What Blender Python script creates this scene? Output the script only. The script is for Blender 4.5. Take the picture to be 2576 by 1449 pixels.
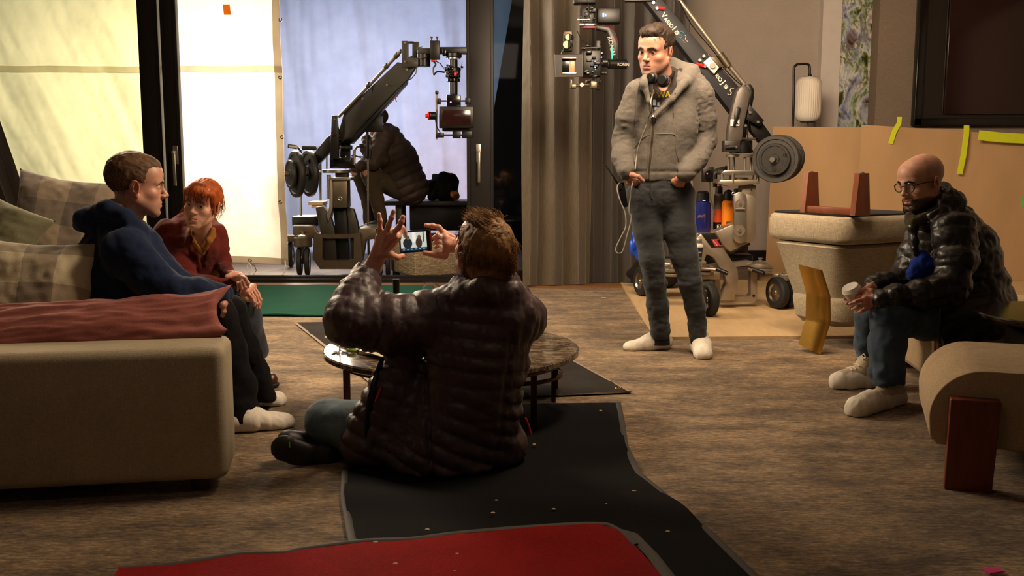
import bpy, bmesh, math, random
import numpy as np
from mathutils import Vector, Matrix, noise as mnoise
random.seed(7); np.random.seed(7)
for o in list(bpy.data.objects): bpy.data.objects.remove(o)
C = bpy.context.scene.collection
SC = bpy.context.scene
PI = math.pi
# ---------------------------------------------------------------- camera
FPX, CX, CY, CAMH = 2500.0, 1288.0, 724.5, 1.12
PITCH = math.atan((CY-395.0)/FPX)
cam = bpy.data.cameras.new('camera'); camo = bpy.data.objects.new('camera', cam); C.objects.link(camo)
cam.sensor_width = 36.0; cam.lens = FPX/2576.0*36.0; cam.clip_start = 0.05
camo.location = (0, 0, CAMH); camo.rotation_euler = (PI/2-PITCH, 0, 0)
cam.dof.use_dof = True; cam.dof.focus_distance = 5.2; cam.dof.aperture_fstop = 13.0
SC.camera = camo
# ---------------------------------------------------------------- world, lights, exposure
w = bpy.data.worlds.new('world'); SC.world = w; w.use_nodes = True
w.node_tree.nodes['Background'].inputs[0].default_value = (0.035, 0.05, 0.085, 1)
w.node_tree.nodes['Background'].inputs[1].default_value = 0.25
SC.view_settings.view_transform = 'Standard'; SC.view_settings.look = 'None'
SC.view_settings.gamma = 1.0; SC.view_settings.use_curve_mapping = False
SC.view_settings.exposure = 0.0
def area(name, loc, target, sx, sy, power, col, spread=180):
    l = bpy.data.lights.new(name, 'AREA'); l.shape = 'RECTANGLE'; l.size = sx; l.size_y = sy
    l.energy = power; l.color = col; l.spread = math.radians(spread)
    o = bpy.data.objects.new(name, l); C.objects.link(o); o.location = loc
    o.rotation_euler = (Vector(target)-Vector(loc)).to_track_quat('-Z', 'Y').to_euler()
    return o
# film lamps outside, behind the hanging cloths
area('lamp_behind_middle_cloth', (-2.3, 10.9, 1.9), (-2.5, 9.1, 1.3), 1.0, 1.4, 84, (1.0, 0.84, 0.64), 120)
area('lamp_behind_left_cloth', (-3.9, 10.8, 2.1), (-3.9, 9.1, 1.3), 2.2, 1.6, 38, (1.0, 0.88, 0.68), 140)
area('lamp_behind_far_cloth', (-1.6, 13.4, 1.8), (-1.5, 11.7, 1.4), 2.6, 2.4, 84, (0.56, 0.66, 1.0), 170)
area('lamp_patio_pink', (-0.5, 13.0, 0.8), (-0.7, 11.7, 1.0), 0.4, 1.0, 7, (1.0, 0.50, 0.36), 150)
# soft key lamp from the upper left, then unseen fills added near the ceiling
area('lamp_key_left', (-2.6, 6.6, 2.75), (0.9, 5.8, 0.4), 1.8, 1.2, 190, (1.0, 0.78, 0.54), 150)
area('fill_room_right', (0.9, 5.0, 2.8), (3.1, 9.6, 1.5), 1.4, 1.2, 215, (1.0, 0.74, 0.50), 150)  # added fill that brightens the back right wall
area('fill_room_front', (-0.6, 1.6, 2.8), (-0.2, 4.6, 0.6), 1.4, 1.0, 3.5, (1.0, 0.76, 0.6), 150)  # weak added fill from the front, no source seen
area('fill_sofa', (0.7, 4.1, 2.78), (-1.5, 4.9, 0.7), 1.1, 0.8, 75, (1.0, 0.76, 0.52), 130)  # added front fill for the people on the sofa
# ---------------------------------------------------------------- projection helpers (a picture point at a real distance)
_cp, _sp = math.cos(PITCH), math.sin(PITCH)
def W(px, py, Y):
    v = (py-CY)/FPX; dy = _cp-v*_sp; dz = -_sp-v*_cp; t = Y/dy
    return Vector(((px-CX)/FPX*t, Y, CAMH+dz*t))
def G(px, py, z=0.0):
    v = (py-CY)/FPX; dy = _cp-v*_sp; dz = -_sp-v*_cp; t = (z-CAMH)/dz
    return Vector(((px-CX)/FPX*t, dy*t, z))
def PX(Y): return Y/FPX*1.0     # metres per pixel at distance Y
# ---------------------------------------------------------------- materials
def lin(h):
    if isinstance(h, str):
        h = h.lstrip('#'); h = [int(h[i:i+2], 16)/255 for i in (0, 2, 4)]
        h = [(c/12.92 if c <= .04045 else ((c+.055)/1.055)**2.4) for c in h]
    return (h[0], h[1], h[2], 1)
class NM:
    def __init__(s, name):
        s.m = bpy.data.materials.new(name); s.m.use_nodes = True
        s.t = s.m.node_tree; s.n = s.t.nodes; s.b = s.n['Principled BSDF']; s.o = s.n['Material Output']
        s.tc = None
    def nd(s, typ, **kw):
        n = s.n.new(typ)
        for k, v in kw.items():
            if k in n.inputs: n.inputs[k].default_value = v
            else: setattr(n, k, v)
        return n
    def l(s, a, b): s.t.links.new(a, b)
    def coord(s, scale=(1, 1, 1), kind='Object', rot=(0, 0, 0)):
        if s.tc is None: s.tc = s.n.new('ShaderNodeTexCoord')
        mp = s.n.new('ShaderNodeMapping'); mp.inputs['Scale'].default_value = scale; mp.inputs['Rotation'].default_value = rot
        s.l(s.tc.outputs[kind], mp.inputs[0]); return mp.outputs[0]
    def noise(s, scale, detail=4, vec=None, rough=.55, dist=0):
        n = s.nd('ShaderNodeTexNoise', Scale=scale, Detail=detail, Roughness=rough, Distortion=dist)
        s.l(vec if vec is not None else s.coord(), n.inputs['Vector']); return n.outputs[0]
    def ramp(s, fac, stops, interp='LINEAR'):
        r = s.n.new('ShaderNodeValToRGB'); r.color_ramp.interpolation = interp
        e = r.color_ramp.elements
        while len(e) < len(stops): e.new(.5)
        for i, (p, c) in enumerate(stops): e[i].position = p; e[i].color = lin(c) if isinstance(c, str) else (*c[:3], 1)
        s.l(fac, r.inputs[0]); return r.outputs[0]
    def mix(s, a, b, fac, mode='MIX'):
        m = s.n.new('ShaderNodeMix'); m.data_type = 'RGBA'; m.blend_type = mode
        for i, x in ((6, a), (7, b)):
            if isinstance(x, (str, tuple)): m.inputs[i].default_value = lin(x)
            else: s.l(x, m.inputs[i])
        if isinstance(fac, (int, float)): m.inputs[0].default_value = fac
        else: s.l(fac, m.inputs[0])
        return m.outputs[2]
    def bump(s, h, strength=.3, dist=.01):
        b = s.nd('ShaderNodeBump', Strength=strength, Distance=dist); s.l(h, b.inputs['Height'])
        s.l(b.outputs[0], s.b.inputs['Normal'])
    def base(s, c):
        if isinstance(c, (str, tuple)): s.b.inputs['Base Color'].default_value = lin(c)
        else: s.l(c, s.b.inputs['Base Color'])
    def set(s, **kw):
        for k, v in kw.items(): s.b.inputs[k].default_value = v
def plain(name, col, rough=.5, metal=0, var=.12, vs=12, bump=0, bs=200, **kw):
    m = NM(name); m.set(Roughness=rough, Metallic=metal, **kw)
    c = lin(col); d = tuple(max(0, x*(1-var)) for x in c[:3]); e = tuple(min(1, x*(1+var)) for x in c[:3])
    m.base(m.ramp(m.noise(vs), [(.3, d), (.7, e)]))
    if bump: m.bump(m.noise(bs, 3), bump, .003)
    return m.m
def fabric(name, col, rough=.9, var=.15, weave=900, bump=.25, sheen=.2, vs=8, slub=None):
    m = NM(name); m.set(Roughness=rough); m.b.inputs['Specular IOR Level'].default_value = .15; m.b.inputs['Sheen Weight'].default_value = sheen*.25
    c = lin(col)[:3]
    n1 = m.noise(vs, 5); n2 = m.noise(weave*.35, 2)
    a = m.ramp(n1, [(.3, tuple(x*(1-var) for x in c)), (.7, tuple(min(1, x*(1+var)) for x in c))])
    b = m.ramp(n2, [(.3, (.72, .72, .72)), (.7, (1.12, 1.12, 1.12))])
    col2 = m.mix(a, b, .8, 'MULTIPLY')
    if slub:
        s1 = m.noise(1, 3, m.coord((260, 260, 30))); s2 = m.noise(1, 3, m.coord((26, 26, 380)))
        sl = m.ramp(m.mix(s1, s2, .5), [(.38, (.6, .6, .6)), (.6, (1.2, 1.2, 1.2))]); col2 = m.mix(col2, sl, slub, 'MULTIPLY')
    m.base(col2); m.bump(n2, bump, .002)
    return m.m
def wood(name, c1, c2, rough=.45, scale=(2, 2, 24), grain=6):
    m = NM(name); m.set(Roughness=rough)
    n = m.noise(grain, 6, m.coord(scale), .6, 1.2)
    m.base(m.ramp(n, [(.3, c1), (.7, c2)])); m.bump(n, .08, .004); return m.m
M = {}
M['black'] = plain('black_metal', '#0d0c0c', .4, .2)
M['blackgloss'] = plain('black_gloss', '#0a0909', .18)
M['rubber'] = plain('rubber', '#131211', .7, bump=.2)
M['blackframe'] = plain('dark_frame', '#15110e', .45, .3)
M['steel'] = plain('steel', '#a39e95', .32, .9, bump=.03)
M['dsteel'] = plain('dull_steel', '#6e6454', .42, .85, bump=.05)
M['gunmetal'] = plain('gunmetal', '#3c3934', .45, .7)
M['armblack'] = plain('arm_anodised', '#34312c', .42, .35, bump=.03)
M['armnavy'] = plain('arm_navy', '#10121b', .6, 0)
M['red'] = plain('red_plastic', '#c81b1b', .4)
M['white'] = plain('white_paint', '#dcd8d0', .5)
M['whiteplastic'] = plain('white_plastic', '#d8d4cc', .4)
M['brass'] = NM('brushed_brass'); _m = M['brass']
_n = _m.noise(1, 3, _m.coord((700, 700, 8)))
_m.base(_m.ramp(_n, [(.3, '#b98f43'), (.7, '#cda250')])); _m.set(Metallic=1.0, Roughness=.30); _m.bump(_n, .05, .001); M['brass'] = _m.m
M['glass'] = NM('clear_glass'); M['glass'].base((1, 1, 1)); M['glass'].set(Roughness=.02, IOR=1.45, **{'Transmission Weight': 1.0}); M['glass'] = M['glass'].m
def emis(name, col, st):
    m = NM(name); m.base('#000000'); m.b.inputs['Emission Color'].default_value = lin(col); m.b.inputs['Emission Strength'].default_value = st; return m.m
M['led_blue'] = emis('led_blue', '#6f9cff', 6); M['led_green'] = emis('led_green', '#39ff8a', 3); M['led_purple'] = emis('led_purple', '#a060ff', 5)
# ---------------------------------------------------------------- objects
def thing(name, label, cat, loc=(0, 0, 0), group=None):
    o = bpy.data.objects.new(name, None); C.objects.link(o); o.empty_display_size = .1
    o.location = loc; o['label'] = label; o['category'] = cat
    if group: o['group'] = group
    return o
def tag(o, label, cat, group=None):
    o['label'] = label; o['category'] = cat
    if group: o['group'] = group
    return o
def wloc(o):
    v = Vector((0, 0, 0))
    while o is not None: v = v+o.location; o = o.parent
    return v
def link(name, me, mat, parent=None, smooth=True):
    o = bpy.data.objects.new(name, me); C.objects.link(o)
    for mm in (mat if isinstance(mat, (list, tuple)) else [mat]):
        if mm is not None: me.materials.append(mm)
    if parent is not None:
        d = wloc(parent); me.transform(Matrix.Translation(-d)); o.parent = parent
    if smooth: me.polygons.foreach_set('use_smooth', [True]*len(me.polygons))
    me.update(); return o
def basis(d, hint=Vector((0, 0, 1))):
    d = Vector(d).normalized(); x = Vector(hint).cross(d)
    if x.length < 1e-4: x = Vector((1, 0, 0)).cross(d)
    x.normalize(); return x, d.cross(x), d
def smooth_path(p, k=5):
    out = []; n = len(p)
    for i in range(n-1):
        a, b, c, d = p[max(i-1, 0)], p[i], p[i+1], p[min(i+2, n-1)]
        for j in range(k):
            t = j/k; out.append(.5*((2*b)+(c-a)*t+(2*a-5*b+4*c-d)*t*t+(3*b-a-3*c+d)*t**3))
    return out+[p[-1]]
class MB:
    def __init__(s): s.v = []; s.f = []; s.mi = []; s.cur = 0; s.uv = None
    def mat(s, i): s.cur = i; return s
    def add(s, vs, fs):
        n = len(s.v); s.v += [tuple(v) for v in vs]; s.f += [tuple(i+n for i in f) for f in fs]; s.mi += [s.cur]*len(fs); return s
    def box(s, c, size, R=None, bev=0, seg=3):
        bm = bmesh.new(); bmesh.ops.create_cube(bm, size=1)
        for v in bm.verts: v.co = Vector((v.co.x*size[0], v.co.y*size[1], v.co.z*size[2]))
        if bev: bmesh.ops.bevel(bm, geom=bm.edges[:], offset=bev, segments=seg, affect='EDGES', profile=.5)
        c = Vector(c)
        if R is None: R = Matrix.Identity(3)
        bm.verts.index_update()
        s.add([c+R@v.co for v in bm.verts], [[v.index for v in f.verts] for f in bm.faces]); bm.free(); return s
    def prism(s, poly, ext, bev=0):
        # poly: world points of one face, ext: vector
        bm = bmesh.new(); vs = [bm.verts.new(Vector(p)) for p in poly]; f = bm.faces.new(vs)
        r = bmesh.ops.extrude_face_region(bm, geom=[f]); ext = Vector(ext)
        for e in r['geom']:
            if isinstance(e, bmesh.types.BMVert): e.co += ext
        bmesh.ops.recalc_face_normals(bm, faces=bm.faces[:])
        if bev: bmesh.ops.bevel(bm, geom=bm.edges[:], offset=bev, segments=2, affect='EDGES', profile=.5)
        bm.verts.index_update()
        s.add([v.co.copy() for v in bm.verts], [[v.index for v in f.verts] for f in bm.faces]); bm.free(); return s
    def tube(s, pts, r, n=10, caps=True, closed=False, sq=1.0):
        pts = [Vector(p) for p in pts]
        if not closed and len(pts) >= 5 and not isinstance(r, (list, tuple)) and r < .012: pts = smooth_path(pts)
        N = len(pts)
        rs = r if isinstance(r, (list, tuple)) else [r]*N
        vs = []; x = None
        for i, p in enumerate(pts):
            if closed: d = pts[(i+1) % N]-pts[i-1]
            else: d = pts[min(i+1, N-1)]-pts[max(i-1, 0)]
            if d.length < 1e-9: d = Vector((0, 0, 1))
            d.normalize()
            if x is None: x, y, _ = basis(d)
            else:
                x = x-d*x.dot(d)
                if x.length < 1e-5: x, y, _ = basis(d)
                x.normalize(); y = d.cross(x)
            for k in range(n):
                a = 2*PI*k/n; vs.append(p+(x*math.cos(a)+y*math.sin(a)*sq)*rs[i])
        fs = []
        for i in range(N if closed else N-1):
            j = (i+1) % N
            for k in range(n): fs.append((i*n+k, i*n+(k+1) % n, j*n+(k+1) % n, j*n+k))
        if caps and not closed: fs.append(tuple(range(n))[::-1]); fs.append(tuple((N-1)*n+k for k in range(n)))
        return s.add(vs, fs)
    def cyl(s, a, b, r, r2=None, n=24, bev=0):
        a = Vector(a); b = Vector(b); r2 = r if r2 is None else r2
        if bev:
            d = (b-a).normalized()*bev
            return s.lathe(a, b-a, [(0, 0), (0, r-bev), (bev, r), ((b-a).length-bev, r2), ((b-a).length, r2-bev), ((b-a).length, 0)], n)
        return s.tube([a, b], [r, r2], n)
    def lathe(s, o, d, prof, n=32):
        # prof: list of (height along d, radius)
        o = Vector(o); x, y, z = basis(d); vs = []; fs = []
        for (h, r) in prof:
            for k in range(n):
                a = 2*PI*k/n; vs.append(o+z*h+(x*math.cos(a)+y*math.sin(a))*max(r, 1e-5))
        for i in range(len(prof)-1):
            for k in range(n): fs.append((i*n+k, i*n+(k+1) % n, (i+1)*n+(k+1) % n, (i+1)*n+k))
        return s.add(vs, fs)
    def sph(s, c, r, n=16, sc=(1, 1, 1), R=None):
        c = Vector(c); vs = []; fs = []; R = R or Matrix.Identity(3)
        for i in range(n+1):
            th = PI*i/n
            for k in range(2*n):
                a = PI*k/n; vs.append(c+R@Vector((math.sin(th)*math.cos(a)*r*sc[0], math.sin(th)*math.sin(a)*r*sc[1], math.cos(th)*r*sc[2])))
        for i in range(n):
            for k in range(2*n): fs.append((i*2*n+k, (i+1)*2*n+k, (i+1)*2*n+(k+1) % (2*n), i*2*n+(k+1) % (2*n)))
        return s.add(vs, fs)
    def torus(s, c, ax, R, r, n=32, m=10):
        x, y, z = basis(ax); c = Vector(c)
        return s.tube([c+(x*math.cos(2*PI*i/n)+y*math.sin(2*PI*i/n))*R for i in range(n)], r, m, closed=True)
    # picture-plane helpers: rectangle / outline seen at distance Y, with thickness D going back
    def pbox(s, x0, y0, x1, y1, Y, D, bev=.004):
        a = W(x0, y0, Y); b = W(x1, y1, Y)
        c = Vector(((a.x+b.x)/2, Y+D/2, (a.z+b.z)/2)); sz = (abs(b.x-a.x), D, abs(a.z-b.z))
        return s.box(c, sz, bev=min(bev, min(sz)*.3), seg=2)
    def pprism(s, pts, Y, D, bev=.003): return s.prism([W(x, y, Y) for x, y in pts], (0, D, 0), bev)
    def ptube(s, pts, r, n=10, **kw): return s.tube([W(*p) for p in pts], r, n, **kw)
    def build(s, name, mat, parent=None, smooth=True, angle=35):
        me = bpy.data.meshes.new(name); me.from_pydata(s.v, [], s.f)
        o = link(name, me, mat, parent, smooth)
        if isinstance(mat, (list, tuple)): me.polygons.foreach_set('material_index', s.mi)
        bm = bmesh.new(); bm.from_mesh(me)
        bmesh.ops.remove_doubles(bm, verts=bm.verts[:], dist=1e-6)
        bmesh.ops.recalc_face_normals(bm, faces=bm.faces[:])
        if smooth:
            ca = math.radians(angle)
            for e in bm.edges:
                if len(e.link_faces) == 2 and e.calc_face_angle(0) > ca: e.smooth = False
        bm.to_mesh(me); bm.free(); me.update(); return o
def text_mesh(name, s, size, origin, xdir, ndir, mat, parent=None, depth=.002, bold=.0, align='LEFT', shear=0):
    cu = bpy.data.curves.new('t', 'FONT'); cu.body = s; cu.size = size; cu.extrude = depth; cu.offset = bold; cu.align_x = align; cu.shear = shear
    to = bpy.data.objects.new('t', cu); C.objects.link(to)
    dg = bpy.context.evaluated_depsgraph_get(); me = bpy.data.meshes.new_from_object(to.evaluated_get(dg))
    bpy.data.objects.remove(to)
    x = Vector(xdir).normalized(); z = Vector(ndir).normalized(); y = z.cross(x).normalized(); x = y.cross(z)
    R = Matrix((x, y, z)).transposed().to_4x4(); me.transform(Matrix.Translation(Vector(origin))@R)
    me.name = name; me.materials.clear()
    return link(name, me, mat, parent, False)
def structure(name, mb, mat, smooth=True):
    o = mb.build(name, mat, None, smooth); o['kind'] = 'structure'; return o
def sheet(nu, nv, fn, thick=.003, nrm=None):
    # closed thin sheet: fn(u,v)->Vector, offset by thick along computed normals
    mb = MB(); P_ = [[fn(i/nu, j/nv) for j in range(nv+1)] for i in range(nu+1)]
    top = []; bot = []
    for i in range(nu+1):
        for j in range(nv+1):
            du = P_[min(i+1, nu)][j]-P_[max(i-1, 0)][j]; dv = P_[i][min(j+1, nv)]-P_[i][max(j-1, 0)]
            n = du.cross(dv); n.normalize(); top.append(P_[i][j]+n*thick/2); bot.append(P_[i][j]-n*thick/2)
    K = (nu+1)*(nv+1); ix = lambda i, j: i*(nv+1)+j; fs = []
    for i in range(nu):
        for j in range(nv):
            a, b, c, d = ix(i, j), ix(i+1, j), ix(i+1, j+1), ix(i, j+1)
            fs.append((a, b, c, d)); fs.append((a+K, d+K, c+K, b+K))
    for i in range(nu):
        fs.append((ix(i, 0), ix(i, 0)+K, ix(i+1, 0)+K, ix(i+1, 0))); fs.append((ix(i, nv), ix(i+1, nv), ix(i+1, nv)+K, ix(i, nv)+K))
    for j in range(nv):
        fs.append((ix(0, j), ix(0, j+1), ix(0, j+1)+K, ix(0, j)+K)); fs.append((ix(nu, j), ix(nu, j)+K, ix(nu, j+1)+K, ix(nu, j+1)))
    mb.add(top+bot, fs); return mb
def nz(x, y, z=0.0): return mnoise.noise(Vector((x, y, z)))
# ================================================================ SETTING
YW = 8.85       # plane of the sliding windows
YB = 10.2       # rear wall at the right
def mk_carpet():
    m = NM('carpet'); m.set(Roughness=.95); m.b.inputs['Sheen Weight'].default_value = .05
    a = m.noise(1, 7, m.coord((2.4, 5.0, 1)), .75, .1); b = m.noise(1, 5, m.coord((22, 80, 1)), .65); c = m.noise(420, 2); e = m.noise(1, 4, m.coord((60, 230, 1)))
    f = m.mix(a, b, .42)
    col = m.ramp(f, [(.40, '#4e4034'), (.50, '#7c6850'), (.60, '#ab9170')])
    col = m.mix(col, m.ramp(c, [(.3, (.6, .6, .6)), (.7, (1.25, 1.25, 1.25))]), .75, 'MULTIPLY')
    col = m.mix(col, m.ramp(e, [(.38, (.58, .56, .55)), (.62, (1.25, 1.25, 1.25))]), .8, 'MULTIPLY')
    m.base(col); m.bump(m.mix(c, e, .5), .5, .006); return m.m
M['carpet'] = mk_carpet()
def mk_tile():
    m = NM('patio_tile'); m.set(Roughness=.55)
    br = m.nd('ShaderNodeTexBrick', offset=0.0, Scale=1.0); br.inputs['Brick Width'].default_value = .6; br.inputs['Row Height'].default_value = .6
    br.inputs['Mortar Size'].default_value = .004; m.l(m.coord((1, 1, 1), rot=(0, 0, .32)), br.inputs['Vector'])
    for k, c in (('Color1', '#6b5d55'), ('Color2', '#63564e'), ('Mortar', '#a39684')): br.inputs[k].default_value = lin(c)
    m.base(m.mix(br.outputs[0], m.ramp(m.noise(9), [(.3, (.8, .8, .8)), (.7, (1.1, 1.1, 1.1))]), .8, 'MULTIPLY')); return m.m
M['tile'] = mk_tile()
M['wall'] = fabric('wall_plaster', '#b5aaa0', .9, .05, 500, .15, 0, 3)
M['wallpaper'] = fabric('wallpaper', '#8a7b6d', .85, .06, 700, .25, 0, 2, slub=.35)
M['ceil'] = plain('ceiling_paint', '#b7b0a8', .9)
M['pillar'] = plain('pillar_paint', '#d5cdc8', .8, var=.03)
structure('floor', MB().box((0, (YW-3)/2, -.05), (11.2, YW+3, .1)).box((3.6, (YW+YB)/2, -.05), (4.4, YB-YW, .1)), M['carpet'])
structure('floor_patio', MB().box((-2.0, (YW+12.2)/2, -.052), (7.2, 12.2-YW, .1)), M['tile'])
structure('ceiling', MB().box((0, (YB-3)/2, 2.95), (11.2, YB+3, .1)), M['ceil'])
structure('wall_left', MB().box((-5.4, (YW-3)/2, 1.45), (.2, YW+3, 2.9)), M['wall'])
structure('wall_right', MB().box((5.6, (YB-3)/2, 1.45), (.2, YB+3, 2.9)), M['wall'])
structure('wall_behind', MB().box((0, -2.8, 1.45), (11.2, .2, 2.9)), M['wall'])
structure('wall_back', MB().box((3.5, YB+.1, 1.45), (4.4, .2, 2.9)), M['wall'])
structure('wall_return', MB().box((1.22, (YW+YB)/2+.1, 1.45), (.16, YB-YW, 2.9)), M['wall'])
structure('wall_header', MB().box((-2.0, YW, 2.78), (6.8, .14, .3)), M['blackframe'])
x0 = W(2055, 200, YB).x; x1 = W(2092, 200, YB).x
structure('trim_1', MB().box(((x0+x1)/2+.02, YB-.06, 1.45), (x1-x0+.04, .12, 2.9)), M['pillar'])     # pale pillar
x2 = W(2196, 200, YB-.2).x
structure('wall_television', MB().box(((x2+5.5)/2, YB-.15, 1.45), (5.5-x2, .3, 2.9)), M['wallpaper'])
structure('baseboard_back', MB().box(((1.3+x0)/2, YB-.03, .085), (x0-1.3, .05, .17)), M['black'])
structure('trim_2', MB().box((-1.9, YW-.24, .006), (6.6, .26, .02)), wood('threshold_oak', '#6b4826', '#855b30', .4, (24, 2, 2)))
structure('trim_3', MB().box((-2.0, YW, .02), (6.8, .16, .05)).box((-2.0, YW-.03, .05), (6.8, .02, .03)).box((-2.0, YW+.04, .05), (6.8, .02, .03)), M['blackframe'])
# dark backdrop added behind the right-hand pane, its colour standing for night darkness
structure('wall_outside', MB().box((1.9, 12.4, 1.4), (4.3, .1, 3.4)).box((-5.6, 11.0, 1.4), (.1, 3.6, 3.4)), plain('outside_dark', '#1d1c1a', .9))
# ---- sliding windows
def mk_pane(tint, gl=.03):
    m = NM('window_glass'); m.n.remove(m.b)
    t = m.nd('ShaderNodeBsdfTransparent'); t.inputs[0].default_value = lin(tint)
    g = m.nd('ShaderNodeBsdfGlossy'); g.inputs['Roughness'].default_value = gl
    f = m.nd('ShaderNodeFresnel', IOR=1.45); x = m.nd('ShaderNodeMixShader')
    m.l(f.outputs[0], x.inputs[0]); m.l(t.outputs[0], x.inputs[1]); m.l(g.outputs[0], x.inputs[2]); m.l(x.outputs[0], m.o.inputs[0]); return m.m
M['pane_green'] = mk_pane((.95, .97, .82)); M['pane_dark'] = mk_pane((.42, .50, .50))
H2 = 2.64
def stile(mb, px, wpx, Y, d=.07):
    a = W(px, 300, Y).x; b = W(px+wpx, 300, Y).x; mb.box(((a+b)/2, Y, H2/2+.02), (b-a, d, H2-.04), bev=.004)
def window(n, xa, xb, Y, stiles, pane, handle=None):
    mb = MB()
    for s in stiles: stile(mb, s[0], s[1], Y)
    a = W(xa, 300, Y).x; b = W(xb, 300, Y).x
    mb.box(((a+b)/2, Y, .07), (b-a, .07, .08)).box(((a+b)/2, Y, H2-.05), (b-a, .07, .1))
    for s in stiles:      # thin gasket strips
        e = W(s[0]+s[1]-6, 300, Y).x; mb.box((e, Y-.04, H2/2), (.006, .012, H2-.1)); e = W(s[0]+6, 300, Y).x; mb.box((e, Y-.04, H2/2), (.006, .012, H2-.1))
    o = mb.build('window_%d' % n, M['blackframe']); o['kind'] = 'structure'
    g = MB().box(((a+b)/2, Y, H2/2), (b-a-.05, .012, H2-.12)).build('window_pane', pane, o)
    if handle:
        hx, hy0, hy1 = handle; h = MB()
        p = W(hx, hy0, Y-.05); q = W(hx, hy1, Y-.05)
        h.box((p.x, Y-.045, (p.z*.82+q.z*.18)), (.045, .02, .16), bev=.004).box((p.x-.004, Y-.085, p.z-.04), (.022, .07, .03), bev=.004)
        h.box((p.x+.006, Y-.115, (p.z+q.z)/2-.02), (.024, .018, p.z-q.z-.06), bev=.005)
        h.build('door_handle', M['steel'], o)
    return o
window(1, -120, 412, YW+.03, [(360, 50)], M['pane_green'])
window(2, 415, 460, YW-.06, [(416, 40)], M['pane_green'], (441, 372, 470))
window(3, 1172, 1330, YW+.03, [(1174, 68)], M['pane_dark'], (1204, 368, 462))
# ================================================================ CLOTHS AND CURTAINS
def mk_muslin(name, col, tr=.62):
    m = NM(name); m.n.remove(m.b)
    d = m.nd('ShaderNodeBsdfDiffuse'); t = m.nd('ShaderNodeBsdfTranslucent'); x = m.nd('ShaderNodeMixShader'); x.inputs[0].default_value = tr
    w_ = m.noise(1, 4, m.coord((900, 900, 900))); n2 = m.noise(5, 6)
    c = lin(col)[:3]
    cc = m.ramp(n2, [(.3, tuple(a*.90 for a in c)), (.7, tuple(min(1, a*1.05) for a in c))])
    for s in (d, t): m.l(cc, s.inputs[0])
    m.l(d.outputs[0], x.inputs[1]); m.l(t.outputs[0], x.inputs[2]); m.l(x.outputs[0], m.o.inputs[0]); return m.m
M['muslin'] = mk_muslin('muslin', '#e9e2d2'); M['muslin2'] = mk_muslin('white_cloth', '#e6e4e4', .6)
def cloth(name, nu, nv, fn, mat, parent=None):
    vs = [fn(i/nu, j/nv) for i in range(nu+1) for j in range(nv+1)]
    fs = [(i*(nv+1)+j, (i+1)*(nv+1)+j, (i+1)*(nv+1)+j+1, i*(nv+1)+j+1) for i in range(nu) for j in range(nv)]
    me = bpy.data.meshes.new(name); me.from_pydata([tuple(v) for v in vs], [], fs); return link(name, me, mat, parent)
YM = 9.12
xa = -5.1; xb = W(716, 400, YM).x
def bottom_z(x):     # the hem hangs a little above the patio
    t = (x-xa)/(xb-xa); return .17+.05*math.sin(3*t)-.05*t
def fm(u, v):
    x = xa+(xb-xa)*u; zb = bottom_z(x); z = zb+(2.85-zb)*v
    fold = .042*math.sin(7.5*x+1.1*z+1.5*nz(x*1.2, z*.6))*(.3+.7*(1-v)) + .018*nz(x*3+z*1.6, z*.8, 2) + .006*nz(x*11+z*5, z*4-x*3, 5)+.05*nz(x*.8-z*.9, z*.4, 9)
    if x < -3.3: fold += .085*max(0, nz((x+z*.55)*4.5, z*.25, 7))*(1.25-v)+.02*nz((x+z*.4)*9, z*.4, 2)
    # fine creases
    fold += .007*abs(nz(x*14-z*7, z*11, 3))+.003*abs(nz(x*30, z*34, 8))
    xx = x + (.005*math.sin(z*4)+.006*nz(0, z*3)) * (1 if u > .9 else 0)
    return Vector((xx, YM+fold, z))
mus = thing('muslin_cloth', 'large cream muslin cloth hung outside the sliding windows, lit from behind', 'cloth', (xb-1.2, YM, 0))
cloth('cloth', 260, 190, fm, M['muslin'], mus)
M['hem'] = mk_muslin('muslin_hem', '#c2b5a0', .45)
def strip(fn, parent, name, mat, n=60): return cloth(name, n, 3, fn, mat, parent)
strip(lambda u, v: fm(1-.022*v, u)+Vector((0, -.006, 0)), mus, 'side_hem', M['hem'], 120)
strip(lambda u, v: fm(u, .022*v)+Vector((0, -.006, 0)), mus, 'bottom_hem', M['hem'], 160)
def seamz(x): return W(600, 183, YM).z + .01*nz(x*2, 1)
def fseam(u, v):
    x = xa+(xb-xa)*u; zb = bottom_z(x); vv = (seamz(x)+.06*v-zb)/(2.85-zb); return fm(u, vv)+Vector((0, .004, 0))
strip(fseam, mus, 'seam_band', M['muslin'], 160)
M['grommet'] = plain('grommet_metal', '#8f836c', .3, 1)
for (gx, gy) in ((706, 50), (705, 195), (708, 345), (706, 508), (626, 656)):
    p = W(gx, gy, YM-.03); zz = p.z; uu = (p.x-xa)/(xb-xa); q = fm(uu, (zz-bottom_z(p.x))/(2.85-bottom_z(p.x)))
    MB().torus((p.x, q.y-.014, zz), (0, 1, 0), .013, .005, 16, 6).build('grommet', M['grommet'], mus)
p = W(571, 24, YM-.07); tp = sheet(4, 6, lambda u, v: Vector((p.x-.03+.062*u+.008*v*-1, YM-.066+.003*math.sin(3*u), p.z-.045+.09*v)), .002).build('orange_tape', mk_muslin('orange_tape', '#f2ac50', .6))
tag(tp, 'small square of orange tape stuck high on the cream cloth', 'tape')
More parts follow.
